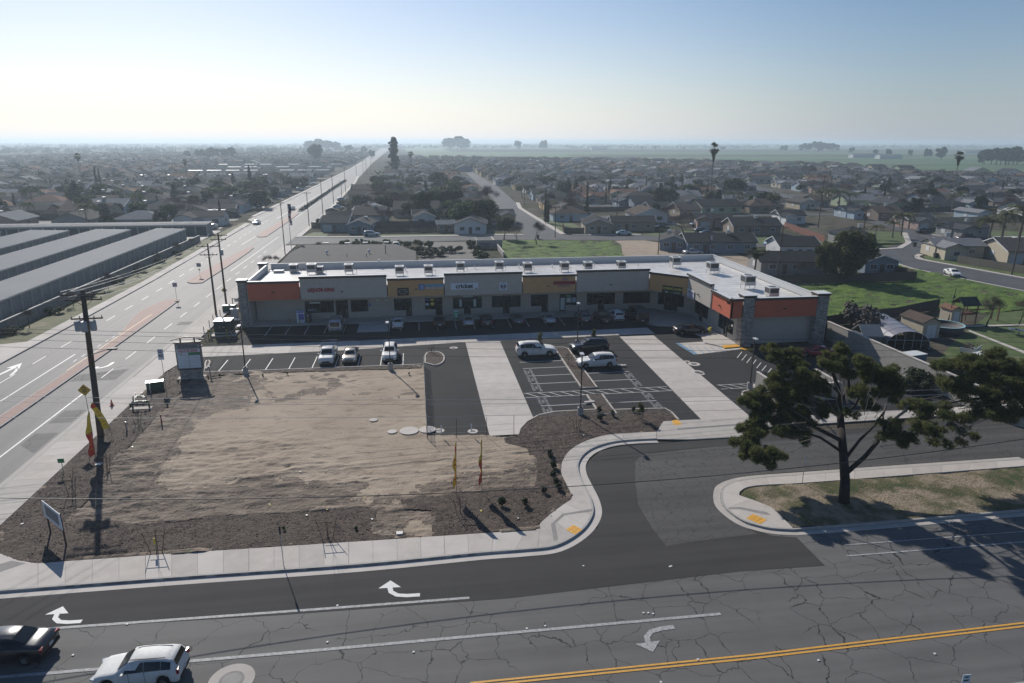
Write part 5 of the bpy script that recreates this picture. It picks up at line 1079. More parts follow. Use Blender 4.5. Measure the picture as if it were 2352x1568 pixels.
DEFM={'leafy':mLeafB,'broad':mLeafA,'round':mLeafC,'bush':mLeafA,'bare':mTwig,'cypress':mLeafC,'eucalyptus':mLeafC,'grove':mLeafC,'fanpalm':mLeafB,'queenpalm':mLeafD,'conifer':mLeafC,'shrub':mLeafC}
def tree(kind,x,y,h,label,seed=0,leaf=None,wide=1.0,group=None,z=0,trunk=None):
    tm,cm=tree_mesh(kind,seed); s=h/HT[kind]; cat='palm tree' if 'palm' in kind else ('bush' if kind in('bush','shrub') else 'tree')
    t=thing(NAMES[kind],label,cat,(x,y,z),random.uniform(0,6.28),group); t.scale=(s*wide,s*wide,s)
    o=link('trunk',tm,t); o.material_slots[0].link='OBJECT'; o.material_slots[0].material=trunk or (mPalmT if 'palm' in kind else (leaf if kind=='bare' and leaf else mBark))
    c=link('crown' if kind!='bare' else 'twigs',cm,t); c.material_slots[0].link='OBJECT'; c.material_slots[0].material=leaf or DEFM[kind]; return t
def tpx(kind,q,ytop,label,seed=0,leaf=None,wide=1.0,group=None,trunk=None):
    a=at(*q); h=height(q[0],q[1],ytop); return tree(kind,a.x,a.y,h,label,seed,leaf,wide,group,trunk=trunk)
# named trees, traced from the photo (foot pixel, top pixel)
tpx('eucalyptus',(907,403),313,'tall dark eucalyptus standing highest above the horizon',1)
tpx('fanpalm',(945,398),349,'slim fan palm just right of the tallest eucalyptus',2,wide=1.6)
tpx('fanpalm',(1631,470),331,'tallest fan palm, thin trunk rising above the green fields',1,wide=.8)
tpx('fanpalm',(2187,452),350,'leaning fan palm at the right before the green field',2,wide=1.1)
tpx('fanpalm',(189,415),353,'fan palm with a curved trunk at the far left',3,wide=1.45)
tpx('fanpalm',(431,416),367,'stout fan palm left of the avenue among the mobile homes',1,wide=1.5)
tpx('cypress',(225,440),378,'taller cypress of the dark pair at the far left',1,wide=1.1); tpx('cypress',(233,440),384,'shorter cypress of the dark pair at the far left',2,wide=1.1)
tpx('conifer',(178,478),412,'wide layered conifer before the left bungalows',1,wide=1.35)
tpx('round',(82,462),428,'dark round tree left of the layered conifer',1)
tpx('cypress',(576,430),374,'ragged dark tree left of the avenue',3,wide=1.8)
tpx('round',(724,372),332,'large round hazy tree far beyond the avenue left side',2,wide=.95,leaf=mLeafC)
tpx('cypress',(1253,512),432,'dark cypress at the side street corner, left of the two',1,wide=.95); tpx('cypress',(1348,482),414,'dark cypress standing alone behind the brown roofed bungalow',2,wide=.9)
tpx('cypress',(1259,512),447,'shorter cypress touching the corner cypress',4,wide=.8)
tpx('round',(1298,462),420,'round green tree between the two tall cypresses',3)
tpx('bare',(1570,536),476,'round headed bare tree with reddish twigs behind the mall',1,leaf=mTwigR,wide=1.35)
tpx('bare',(1128,488),412,'big spreading bare tree by the side street',2,wide=1.2)
tpx('leafy',(1948,645),512,'huge leafy tree towering behind the dark plank fence',3,leaf=mLeafB,wide=1.1)
t_=tpx('leafy',(1895,640),548,'leafy tree clump leaning left beside the huge leafy tree',1,leaf=mLeafB,wide=.8)
tpx('fanpalm',(1728,650),572,'low stout fan palm behind the mall parapet corner',4,wide=3.0,leaf=mLeafA)
tpx('broad',(1765,480),428,'dark wide tree near the white picket fence',2,leaf=mLeafC,wide=1.7)
tpx('broad',(1680,455),402,'dark tree right of the tallest palm',1,leaf=mLeafC,wide=1.5)
tpx('broad',(2157,432),400,'dark rounded tree before the leaning palm',4,leaf=mLeafC,wide=1.4)
tpx('broad',(2135,470),418,'dark dense tree among the right hand roofs',2,leaf=mLeafC,wide=1.5)
tpx('bare',(1845,420),362,'tall hazy bare tree near the field edge',3,wide=1.1)
for i,(q,yt,w_) in enumerate((((1884,478),433,1),((1900,474),430,1),((1925,480),432,1.1),((1948,478),440,1))): tpx('queenpalm',q,yt,('queen palm, %s of the cluster in the court'%('leftmost','second','third','rightmost')[i]),i%3,wide=1.6,trunk=mPalmT)
for q,yt,lb in (((2070,540),485,'tallest queen palm at the curving street corner'),((2050,545),505,'queen palm leaning at the corner lawn'),((2010,548),515,'queen palm before the dark carport'),((1975,548),520,'queen palm nearest the big leafy tree'),((2145,495),470,'round headed palm before the orange roofed house'),((2340,548),468,'dense palm clump at the right photo edge'),((2300,555),478,'palm left in the right edge clump'),((2270,560),495,'smallest palm of the right edge clump'),((1100,512),470,'queen palm over the white stucco house'),((1040,512),480,'queen palm left of the white stucco house'),((985,505),474,'sunlit queen palm before the weedy gardens'),((1020,515),490,'low queen palm near the board fence'),((800,490),458,'bushy palm beside the avenue houses'),((575,478),455,'palm bush left of the avenue'),((130,425),405,'pale palm among the far left roofs')):
    tpx('queenpalm',q,yt,lb,len(lb)%3,wide=1.45)
tpx('bare',(1232,560),500,'leafless street tree by the side street junction',4,wide=1.1); tpx('bare',(1190,560),505,'leafless tree over the corner house',5,wide=1.2); tpx('broad',(1158,550),490,'dark tree over the corner house drive',5,leaf=mLeafC,wide=1.1)
tpx('bare',(700,590),556,'small leafless tree on the planted corner beside the flagpole',1,leaf=mTwigR,wide=1.1); tpx('bare',(733,583),548,'leafless sapling behind the dark shop roof',2,wide=.9)
tpx('bare',(628,620),575,'pinkish leafless tree at the avenue kerb',3,leaf=mTwigR,wide=1.0)
tpx('round',(735,522),498,'dark clipped tree at the corner of the blue house',4); tpx('conifer',(810,447),421,'dark bushy conifer beside the avenue',2,wide=1.2)
tpx('bare',(1837,650),585,'small leafless tree before the grey bungalow wall',2,wide=.8)
tpx('bare',(2265,750),665,'bare spreading tree beside the rusty playhouse',4,leaf=M('twig_olive',(.13,.11,.07),.9,.2),wide=1.1); tpx('bare',(2340,745),672,'bare tree at the right edge of the back garden',5,leaf=MATS['twig_olive'],wide=1.0)
for i,(q,yt) in enumerate((((1955,745),700),((1975,758),712),((2000,768),720),((1990,742),705))): tpx('bush',q,yt,'leafless shrub %s beside the greenhouse'%('leftmost','nearest the wall','by the lean-to','behind')[i],i,leaf=mTwig)
for i in range(9):
    q=(793+(i*24),566+random.uniform(-2,2)); tpx('bush',q,q[1]-14,'clipped shrub in the row behind the dark roofed shop',i%3,leaf=(mLeafA,mLeafB)[i%2],group='shrubs in the row behind the dark roofed shop',wide=1.2)
for i in range(8): a=at(925+i*17+random.uniform(-3,3),583+random.uniform(-6,8)); tree('bush',a.x,a.y,1.5,'dense low shrub in the walled planting bed',i%3,mLeafC,1.7,'shrubs in the walled planting bed')
for q in ((1090,578),(1098,590),(1110,597),(1084,566)): a=at(*q); tree('bush',a.x,a.y,1.6,'shrub along the low wall of the weedy lot',1,mLeafC,1.3,'shrubs along the low wall')
for q in ((690,602),(705,606),(720,600),(712,584)): a=at(*q); tree('bush',a.x,a.y,1.5,'low shrub at the avenue corner of the dark roofed shop',2,mLeafC,1.8,'shrubs at the shop corner')
# ---------------------------------------------------------------- foreground pine
def pine(name,label,base,paths,clumps,n,seed):
    t=thing(name,label,'tree',base); base=Vector(base); nr=np.random.RandomState(seed)
    tb=MB(); 
    for pts,r in paths: tb.path([Vector(p)-base for p in pts],r,9)
    part('trunk',tb,mPineBark,t,True)
    # needle tufts: each tuft is a little burst of blades
    sub=[]; rsx=random.Random(seed)
    for (cx,cy,cz,r1,r2,r3) in clumps:
        for k in range(9):
            d_=Vector((rsx.gauss(0,1),rsx.gauss(0,1),rsx.gauss(0,1))).normalized()*rsx.uniform(.45,1.08); q=rsx.uniform(.24,.46); sub.append((cx+d_.x*r1,cy+d_.y*r2,cz+d_.z*r3-.05,r1*q,r2*q,r3*q*1.1))
    C_=np.array(sub,float); wts=C_[:,3]*C_[:,4]*C_[:,5]; k=nr.choice(len(C_),n,p=(wts**.85)/(wts**.85).sum()); d=nr.normal(size=(n,3)); d/=np.linalg.norm(d,axis=1)[:,None]
    c=C_[k,:3]+d*C_[k,3:6]*(nr.rand(n)**.4)[:,None]-np.array(base)
    Q=[]; 
    for j in range(6):
        a=d*.6+nr.normal(size=(n,3))*.8; a[:,2]+=.25; a/=np.linalg.norm(a,axis=1)[:,None]; s=np.cross(a,nr.normal(size=(n,3))); s/=np.linalg.norm(s,axis=1)[:,None]; s*=.026; L=(.15+.15*nr.rand(n))[:,None]
        Q.append(np.stack([c-s,c+s,c+a*L+s*.3,c+a*L-s*.3],1))
    V=np.concatenate(Q); o=link('needles',quads_mesh('needles',V,mNeedle),t); o['kind']='stuff'; return t,base,nr
PINE0=at(1938,1158)
def pp(x,y,z): return at(x,y,z)
paths=[([PINE0,at(1941,1100,1.60),at(1937,1040,3.00),at(1932,985,4.30),at(1929,940,5.60),at(1928,900,7.10),at(1915,862,8.60),at(1905,820,10.40)],[.42,.36,.33,.30,.26,.2,.13,.06]),
([at(1945,1085,1.90),at(1985,1050,2.80),at(2015,1015,3.70),at(2035,975,4.60),at(2078,945,5.60),at(2082,932,6.05)],[.2,.17,.15,.12,.1,.08]),
([at(2030,985,4.40),at(2028,955,5.00),at(2036,930,5.75)],[.1,.08,.06]),
([at(1940,1055,2.70),at(1975,1010,3.80),at(2010,975,4.60),at(2030,945,5.45)],[.14,.11,.09,.06]),
([at(1933,1012,3.70),at(1880,985,4.40),at(1838,965,4.90),at(1800,925,5.90)],[.17,.14,.11,.06]),
([at(1930,1035,3.10),at(1885,1005,3.70),at(1840,990,4.10),at(1800,985,4.30)],[.12,.1,.08,.04]),
([at(1929,925,6.20),at(1950,890,7.40),at(1948,850,8.75),at(1942,815,10.25)],[.14,.11,.08,.05]),
([at(1930,960,4.90),at(1965,930,6.05),at(1990,880,7.55),at(2010,840,8.90)],[.1,.08,.06,.04]),
([at(1928,900,7.10),at(1880,865,8.30),at(1840,850,8.90),at(1800,830,9.50)],[.12,.1,.07,.04]),
([at(1925,915,6.50),at(1870,905,6.80),at(1800,895,6.95),at(1745,905,6.50),at(1700,900,6.65),at(1660,888,6.95)],[.08,.06,.05,.035,.025,.012])]
cl=[]
def zz_(z): return z if z<5 else 5+(z-5)*1.5
def blob(x,y,z,r,k=1):
    z=zz_(z)
    c=at(x,y,z); s=(c-CAMP).length/FPX*r; cl.append((c.x,c.y,c.z,s,s*1.15,s*.62))
for x,y,z,r in ((1715,1010,4.0,26),(1740,1040,3.6,28),(1775,1045,3.6,26),(1720,975,4.6,28),(1760,985,4.4,34),(1810,985,4.5,26),(1835,1000,4.3,22),(1780,940,5.2,34),(1735,925,5.6,26),(1815,935,5.3,32),(1850,955,5.0,24),(1760,900,6.2,26),(1800,870,7.0,30),(1840,895,6.6,32),(1870,925,6.0,24),(1790,820,8.0,22),(1775,800,8.6,18),(1830,845,7.6,26),(1815,812,8.2,20),(1865,860,7.6,28),(1900,835,8.4,26),(1925,805,9.0,22),(1895,890,6.9,22),(1935,850,7.8,26),(1955,830,8.2,24),(1985,835,8.0,26),(2010,850,7.6,28),(2040,860,7.3,28),(2060,885,6.8,24),(2000,880,6.8,28),(1970,900,6.4,24),(2030,905,6.2,26),(2000,930,5.7,20),(1910,940,5.9,16),(2065,1000,4.4,24),(2085,1010,4.2,22),(2050,975,4.8,20),(2030,1000,4.3,14),(1885,950,5.5,18),(1955,950,5.4,14),(1745,960,5.0,22)): blob(x,y,z,r*(1.12 if x<1860 else .98))
t,base,nr=pine('pine_tree','large spreading pine with a forked trunk on the small island','x' and tuple(PINE0),paths,cl,30000,3)
b=MB()
for pts,r in (([at(2035,975,4.62),at(2078,945,5.63),at(2084,930,6.12)],[.125,.105,.085]),([at(2028,955,5.03),at(2036,930,5.78)],[.085,.065]),([at(1950,855,8.60),at(1944,812,10.40)],[.09,.06]),([at(1640,882,7.25),at(1700,900,6.73)],[.012,.03])): b.path([Vector(p)-base for p in pts],r,7)
rs=random.Random(4)
for k in range(34):
    c=Vector(rs.choice(cl)[:3]); st=Vector(PINE0)+Vector((rs.uniform(-.3,.3),rs.uniform(-.3,.3),rs.uniform(3.5,7))); b.path([st.lerp(c,.45)-base,st.lerp(c,.75)-base+Vector((0,0,-.15)),c-base],[.03,.02,.008],4)
part('bare_branches',b,M('branch_grey',(.17,.145,.12),.9,.3,3),t,kind='stuff')
cl=[]
for x,y,z,r in ((2180,840,7.0,34),(2230,835,7.2,36),(2280,830,7.4,36),(2330,835,7.3,38),(2165,880,6.1,34),(2215,890,6.0,38),(2265,880,6.4,38),(2320,885,6.4,40),(2370,870,6.6,40),(2080,930,5.2,18),(2115,935,5.2,28),(2155,935,5.2,32),(2200,945,5.1,34),(2250,940,5.3,36),(2300,935,5.4,36),(2350,930,5.6,36),(2120,975,4.5,26),(2160,985,4.3,28),(2205,995,4.1,26),(2180,1020,3.7,16),(2150,1010,3.9,18),(2400,860,7,44),(2430,910,6,44)): blob(x,y,z,r*.9)
P2=tuple(at(2450,1128)); P2v=Vector(P2)
paths=[([P2v,P2v+Vector((-.3,.6,3)),P2v+Vector((-1.5,2.5,5)),at(2330,900,6.2)],[.4,.32,.24,.12]),([at(2330,915,6.0),at(2240,915,5.8),at(2150,930,5.4)],[.12,.09,.04]),([at(2330,880,6.6),at(2260,850,7.2),at(2180,850,7.0)],[.1,.07,.03])]
t,base,nr=pine('pine_tree','second pine whose crown hangs in from the right photo edge',P2,paths,cl,18000,8)
b=MB()
for k in range(60):
    c=Vector(rs.choice(cl)[:3]); st=at(rs.uniform(2200,2350),rs.uniform(890,930),5.9); b.path([st.lerp(c,.4)-base,c-base+Vector((0,0,.2))],[.03,.012],4)
part('bare_branches',b,MATS['branch_grey'],t,kind='stuff')
# dark hedge mass behind the pines
for i,(q,h_,w_) in enumerate((((2098,900),1.6,2.0),((2125,885),2.0,2.2),((2150,880),2.2,2.0),((2200,880),2.4,2.0),((2290,885),2.4,2.2),((2340,890),2.6,2.2),((2240,880),2.4,2.0))): a=at(*q); tree('bush',a.x,a.y,h_,'dark tangled shrub behind the boundary wall under the hanging pine crown',i%3,mLeafC,w_*.7,'tangled shrubs behind the boundary wall')
# shrubs planted in the bark
for i,q in enumerate(((1264,1055),(1270,1078),(1271,1100),(1276,1115),(1283,1128),(1250,1135),(1205,1163),(1153,1163),(1376,950),(1408,958),(1455,948),(1378,968),(1262,1048))):
    a=at(*q); tree('shrub',a.x,a.y,.55+.25*random.random(),'small dark shrub freshly planted in the bark bed',i%3,mLeafC,1.3,'shrubs in the bark bed',z=.1)
for i,q in enumerate(((478,870),(505,866),(604,866),(660,862),(940,862),(300,935),(410,880),(385,935),(430,905),(652,1300-80),(818,1160+60))): a=at(*q); tree('shrub',a.x,a.y,.35,'tiny new plant at the edge of the dirt lot',i%3,mLeafA,1.2,'tiny plants around the dirt lot',z=.1)
# staked saplings
mStake=M('stake_wood',(.16,.11,.08),.9,.2,4); mTag=M('tag_yellow',(.6,.5,.08),.6,0)
def sapling(q,h,label,leafy=False,tag=False,spread=.45,tilt=.25):
    a=at(*q); t=thing('staked_sapling',label,'young tree',(a.x,a.y,.1)); rs=random.Random(int(q[0]))
    b=MB(); limb(b,(0,0,0),(0,0,1),h*.45,.028,2,rs,.35,.5,2); part('trunk',b,mTwig,t)
    for k in (-1,1): b=MB(); b.tube((k*spread*.5,0,0),(k*spread,tilt*k*.3,h*.62),.028,.024,5); part('stake',b,mStake,t)
    b=MB(); b.tube((0,.25,0),(0,.35,h*.6),.028,.024,5); part('stake',b,mStake,t)
    b=MB(); b.box((0,0,h*.5),(spread*1.8,.03,.05)); part('tie_bar',b,mStake,t); b=MB(); b.box((0,.15,h*.3),(spread*1.3,.03,.04)); part('tie_bar',b,mStake,t)
    if leafy: V=cloud(420,[(rs.uniform(-.15,.15),rs.uniform(-.15,.15),h*.5+i*.22,.28,.28,.28,1) for i in range(5)],.07); part_=link('leaves',quads_mesh('leaves',V,mLeafD),t)
    if tag: b=MB(); b.box((0,-.05,.9),(.12,.04,.45)); part('tag',b,mTag,t)
sapling((360,1272),2.6,'staked sapling with a yellow tag beside the front pavement',tag=True,spread=.7)
sapling((753,1240),2.6,'staked sapling at the edge of the bark strip in the middle front',spread=.7)
sapling((1058,1185),2.2,'staked sapling near the two feather flags',spread=.5)
sapling((166,1140),2.6,'staked sapling behind the tilted estate sign, nearest the pavement')
sapling((246,1085),2.6,'staked sapling beside the flags at the leaning pole'); sapling((318,980),2.2,'staked sapling before the green backflow valves')
sapling((1240,800),2.1,'leafy sapling behind the large white sport utility',True); sapling((1363,792),2.2,'leafy sapling behind the black sport utility',True); sapling((1307,838),2.3,'thin sapling in the planter strip by the lamp post')
sapling((1470,965),1.6,'caged shrub staked in the bark by the planter corner',True,spread=.4); sapling((991,812),1.6,'bare sapling in the curved planter nose'); sapling((1005+320,990),1.9,'staked sapling in the bark beside the curved walk')
sapling((2095,905),2.0,'props of a staked sapling behind the boundary wall end')
# ================================================================ HOUSES
WALLM={'cream':(.42,.37,.28),'tan':(.30,.25,.19),'grey':(.24,.24,.24),'blue-grey':(.17,.21,.26),'white':(.55,.56,.56),'pale green':(.33,.38,.27),'ochre':(.45,.33,.17),'brown':(.20,.16,.13),'pale blue':(.34,.42,.48),'pinkish':(.36,.26,.22)}
ROOFM={'charcoal':(.035,.037,.042),'grey-brown':(.075,.07,.066),'brown':(.09,.07,.058),'terracotta':(.17,.10,.07),'pale grey':(.19,.195,.205),'dark grey':(.055,.058,.065)}
WM={k:M('wall_'+k.replace(' ','_').replace('-','_'),v,.9,.07,1.5) for k,v in WALLM.items()}
RM={k:M('shingle_'+k.replace(' ','_').replace('-','_'),v,.95,.18,1.2,.3,8,spec=.08) for k,v in ROOFM.items()}
mTrimW=M('trim_white',(.55,.56,.57),.6,0); mWin=M('house_window',(.03,.04,.05),.12,0,spec=.6); mGar=M('garage_door',(.42,.43,.44),.6,.05); mDoor=M('front_door',(.10,.07,.055),.6,.1)
def gable(b,w,d,h,p,ridge='x',ov=.5,cx=0,cy=0,walls=None,z0=0,th=.14):
    """roof slabs into b; gable walls into walls"""
    if ridge=='x':
        for s in (-1,1):
            y0=s*(d/2+ov); zz=h-p*ov; rz_=h+p*d/2
            b.add([(cx-w/2-ov,cy+y0,zz),(cx+w/2+ov,cy+y0,zz),(cx+w/2+ov,cy,rz_),(cx-w/2-ov,cy,rz_),(cx-w/2-ov,cy+y0,zz+th),(cx+w/2+ov,cy+y0,zz+th),(cx+w/2+ov,cy,rz_+th),(cx-w/2-ov,cy,rz_+th)],[(0,3,2,1),(4,5,6,7),(0,1,5,4),(1,2,6,5),(3,0,4,7)] if s<0 else [(0,1,2,3),(4,7,6,5),(0,4,5,1),(1,5,6,2),(3,7,4,0)])
        if walls is not None:
            v=[(cx-w/2,cy-d/2,z0),(cx+w/2,cy-d/2,z0),(cx+w/2,cy+d/2,z0),(cx-w/2,cy+d/2,z0),(cx-w/2,cy-d/2,h),(cx+w/2,cy-d/2,h),(cx+w/2,cy+d/2,h),(cx-w/2,cy+d/2,h),(cx-w/2,cy,h+p*d/2-.02),(cx+w/2,cy,h+p*d/2-.02)]
            walls.add(v,[(0,1,5,4),(1,2,6,9,5),(2,3,7,6),(3,0,4,8,7)])
    else:
        for s in (-1,1):
            x0=s*(w/2+ov); zz=h-p*ov; rz_=h+p*w/2
            b.add([(cx+x0,cy-d/2-ov,zz),(cx+x0,cy+d/2+ov,zz),(cx,cy+d/2+ov,rz_),(cx,cy-d/2-ov,rz_),(cx+x0,cy-d/2-ov,zz+th),(cx+x0,cy+d/2+ov,zz+th),(cx,cy+d/2+ov,rz_+th),(cx,cy-d/2-ov,rz_+th)],[(0,1,2,3),(4,7,6,5),(0,4,5,1),(1,5,6,2),(3,7,4,0)] if s<0 else [(0,3,2,1),(4,5,6,7),(0,1,5,4),(1,2,6,5),(3,0,4,7)])
        if walls is not None:
            v=[(cx-w/2,cy-d/2,z0),(cx+w/2,cy-d/2,z0),(cx+w/2,cy+d/2,z0),(cx-w/2,cy+d/2,z0),(cx-w/2,cy-d/2,h),(cx+w/2,cy-d/2,h),(cx+w/2,cy+d/2,h),(cx-w/2,cy+d/2,h),(cx,cy-d/2,h+p*w/2-.02),(cx,cy+d/2,h+p*w/2-.02)]
            walls.add(v,[(0,1,5,8,4),(1,2,6,5),(2,3,7,9,6),(3,0,4,7)])
HP={}
def hmesh(style,w,d,h):
    k=(style,round(w,1),round(d,1),round(h,1))
    if k in HP: return HP[k]
    wl=MB(); rf=MB(); tr=MB()
    if style=='long': gable(rf,w,d,h,.36,'x',walls=wl); 
    elif style=='front': gable(rf,w,d,h,.36,'y',walls=wl)
    elif style=='ell':
        gable(rf,w,d*.62,h,.36,'x',cy=d*.19,walls=wl); gable(rf,w*.42,d*.98,h+.03,.38,'y',cx=-w*.27,cy=-d*.01,walls=wl)
    elif style=='ellr':
        gable(rf,w,d*.62,h,.36,'x',cy=d*.19,walls=wl); gable(rf,w*.40,d*.98,h+.03,.38,'y',cx=w*.28,cy=-d*.01,walls=wl)
    elif style=='hip':
        wl.box((0,0,h/2),(w,d,h)); o=.5; r=w/2-d/2 if w>d else .3; z=h-.15; t=h+d*.19
        v=[(-w/2-o,-d/2-o,z),(w/2+o,-d/2-o,z),(w/2+o,d/2+o,z),(-w/2-o,d/2+o,z),(-r,0,t),(r,0,t)]; rf.add(v,[(0,1,5,4),(1,2,5),(2,3,4,5),(3,0,4),(3,2,1,0)])
    elif style=='two':
        wl.box((0,0,h/2),(w,d,h)); gable(rf,w,d,h,.42,'x'); wl.add([(-w/2,-d/2,h),(-w/2,d/2,h),(-w/2,0,h+.42*d/2-.03)],[(0,1,2)]); wl.add([(w/2,-d/2,h),(w/2,d/2,h),(w/2,0,h+.42*d/2-.03)],[(0,2,1)]); gable(rf,w*.45,d*.5,h*.55,.4,'y',cx=w*.2,cy=-d*.65,walls=wl)
    # barge boards along the gable ends, read off the roof slabs
    for q in range(0,len(rf.v)//8 if style!='hip' else 0):
        v=[Vector(p) for p in rf.v[q*8:q*8+8]]
        for a,c in ((0,3),(1,2)):
            lo,hi=v[a],v[c]; dx=(v[1]-v[0]).normalized() if a==1 else (v[0]-v[1]).normalized(); o_=dx*.03
            tr.add([lo+o_-Vector((0,0,.06)),hi+o_-Vector((0,0,.06)),hi+o_+Vector((0,0,.16)),lo+o_+Vector((0,0,.16)),lo-o_-Vector((0,0,.06)),hi-o_-Vector((0,0,.06)),hi-o_+Vector((0,0,.16)),lo-o_+Vector((0,0,.16))],[(0,1,2,3),(7,6,5,4),(3,2,6,7),(0,4,5,1),(0,3,7,4),(1,5,6,2)])
    HP[k]=(wl.mesh('wall',WM['grey']),rf.mesh('roof',RM['charcoal']),tr.mesh('barge_boards',mTrimW) if tr.v else None); return HP[k]
def _box_mesh(name,d,mat):
    b=MB(); b.box((0,0,0),d); return b.mesh(name,mat)
mwF=_box_mesh('window',(1.5,.08,1.15),mTrimW); mwP=_box_mesh('pane',(.62,.04,.95),mWin); mwG=_box_mesh('garage_door',(2.7,.08,2.1),mGar); mwD=_box_mesh('door',(.95,.08,2.05),mDoor); mCool=_box_mesh('rooftop_cooler',(1.0,1.0,.9),mStand); mVent=_box_mesh('roof_vent',(.35,.35,.3),mCap)
mwBig=_box_mesh('window',(1.9,.08,1.2),mWin)
def house(x,y,w,d,style,wc,rc,label,h=2.9,rz=0,group=None,detail=1,wins=None,seed=None,cooler=None,z=0,garage=None):
    rs=random.Random(seed if seed is not None else int(x*13+y*7))
    wm,rm,bm_=hmesh(style,w,d,h); t=thing('house',label,'house',(x,y,z),rz,group)
    o=link('wall',wm,t); o.material_slots[0].link='OBJECT'; o.material_slots[0].material=WM[wc]
    r=link('roof',rm,t); r.material_slots[0].link='OBJECT'; r.material_slots[0].material=RM[rc]
    if bm_ is not None and rs.random()<.55: link('barge_boards',bm_,r,kind='stuff')
    fy=-d/2 if style in('long','front','hip','two') else -d*.12
    if detail>=1:
        n=max(2,int(w/4.2)) if style!='front' else 2; k=rs.randrange(n)
        for i in range(n):
            xx=-w/2+w*(i+.5)/n
            if style=='ell' and xx<-w*.06: f_=-d*.5
            elif style=='ellr' and xx>w*.08: f_=-d*.5
            else: f_=fy
            for zz in ((1.55,) if style!='two' else (1.55,4.2)):
                if i==k and garage is not False and zz<2: 
                    if detail>1 or rs.random()<.6: link('garage_door',mwG,t,(xx,f_-.03,1.06)); continue
                if detail>1:
                    wo=link('window',mwF,t,(xx,f_-.02,zz)); link('pane',mwP,wo,(-.34,-.03,0)); link('pane',mwP,wo,(.34,-.03,0))
                else: link('window',mwBig,t,(xx,f_-.02,zz))
        if detail>1: link('door',mwD,t,(-w/2+w/n+.1 if n>1 else 0,fy-.03,1.03))
        for s in (-1,1): 
            wo=link('window',mwF if detail>1 else mwBig,t,(s*(w/2+.02),0 if style!='ell' else d*.2,1.6),math.pi/2)
    if cooler if cooler is not None else rs.random()<.45: 
        c_=link('rooftop_cooler',mCool,r,(rs.uniform(-.25,.25)*w,rs.choice((-1,1))*.6 if style!='front' else rs.uniform(-2,2),h+ (d*.18 if style!='front' else w*.14)+.35))
    return t
def hpx(q0,q1,d,style,wc,rc,label,h=2.9,detail=2,rz=None,**k):
    a=at(*q0); c=at(*q1); v=c-a; w=v.length; ang=math.atan2(v.y,v.x) if rz is None else rz; ang=0 if abs(ang)<.12 and rz is None else ang
    m_=(a+c)/2; n_=Vector((-math.sin(ang),math.cos(ang),0))*d/2; p=m_+n_; USED.append((p.x,p.y,max(w,d)*.62+3)); return house(p.x,p.y,w,d,style,wc,rc,label,h,ang,None,detail,**k)
USED=[]
hpx((738,532),(799,532),9,'long','blue-grey','dark grey','blue-grey corner house behind the dark roofed shop',2.8)
hpx((799,536.5),(852,536.5),10,'front','blue-grey','grey-brown','gabled garage wing attached to the blue-grey corner house',2.8,garage=False)
hpx((812,514),(880,514),12,'long','grey','grey-brown','grey house directly behind the blue-grey corner house',3,cooler=True)
hpx((795,486),(868,486),12,'ell','tan','grey-brown','tan house, third roof from the corner along the avenue',3)
hpx((800,463),(870,463),12,'ellr','cream','grey-brown','cream house with a pale roof along the avenue',3)
hpx((812,449),(862,449),12,'long','pinkish','brown','pinkish house beside the bushy conifer',3)
hpx((1044,537),(1116,537),12,'front','white','dark grey','white stucco house with palms before it',2.9,garage=False)
hpx((1006,534),(1042,533),5,'long','brown','pale grey','low brown shed beside the white stucco house',2.5,garage=False)
hpx((1344,536),(1405,536),12,'front','tan','charcoal','tan gabled end of the long bungalow beyond the weedy lot',2.9,garage=False)
hpx((1405.5,530.5),(1504,530.5),8,'long','tan','charcoal','long tan bungalow with white windows beyond the weedy lot',2.8,garage=False)
hpx((1270,508),(1352,508),10,'hip','pale blue','brown','pale blue house with a brown hipped roof between the cypresses',2.8,cooler=True)
hpx((1514.5,574.5),(1577,577),11,'front','blue-grey','grey-brown','white walled cottage with roof vents behind the mall',2.7,garage=False)
hpx((1578,581),(1735,581),9,'long','blue-grey','charcoal','long blue-grey bungalow just behind the mall parapet',2.8,garage=False)
hpx((1599,525),(1682,527),11,'ell','pinkish','charcoal','pinkish brown house right of the bare round tree',2.8)
hpx((1684,540),(1792,540),10,'long','brown','charcoal','long brown bungalow with white windows and a lawn in front',2.8,garage=False)
hpx((1790,592),(1880,592),9,'long','white','charcoal','white gabled house half behind the big leafy tree',2.9,garage=False)
hpx((1746,629),(1906,629),8,'long','grey','charcoal','long grey bungalow behind the dark plank fence',2.7,garage=False)
hpx((1985,629),(2060,629),14,'front','blue-grey','grey-brown','blue-grey gabled house at the end of the dark plank fence',2.7,garage=False)
hpx((1940,565),(2006,565),10,'hip','grey','charcoal','grey house at the curving corner lawn',2.8)
hpx((1803,517),(1862,517),12,'ell','white','charcoal','dark roofed house with a white gable above the red fence',2.9)
hpx((1835,481),(1876,481),11,'front','cream','grey-brown','cream house with a wide blue garage door in the court',2.9)
hpx((1958,503),(2012,503),12,'ell','pale blue','dark grey','pale blue house with a white trimmed gable',2.8)
hpx((2014,506),(2075,506),11,'long','brown','brown','brown house with an open carport and white posts',2.7)
hpx((2106,528),(2168,527),11,'ell','pinkish','dark grey','brick and white gabled house facing the junction',2.9)
hpx((2204,550),(2296,549),10,'ell','grey','dark grey','grey house with a white gable and pale roof by the maroon pickup',2.9,garage=False)
hpx((2160,592),(2290,604),11,'ell','cream','pale grey','cream house behind the tan board fence',2.9,rz=-.22,garage=False)
hpx((2242,507),(2272,507),11,'front','pale blue','pale grey','bright blue gabled house among the right hand roofs',2.9)
hpx((2310,600),(2400,612),12,'long','cream','grey-brown','cream house cut by the right photo edge',2.9,rz=-.22)
hpx((1560,500),(1610,500),12,'long','tan','grey-brown','tan house with a pale roof behind the bare round tree',2.9)
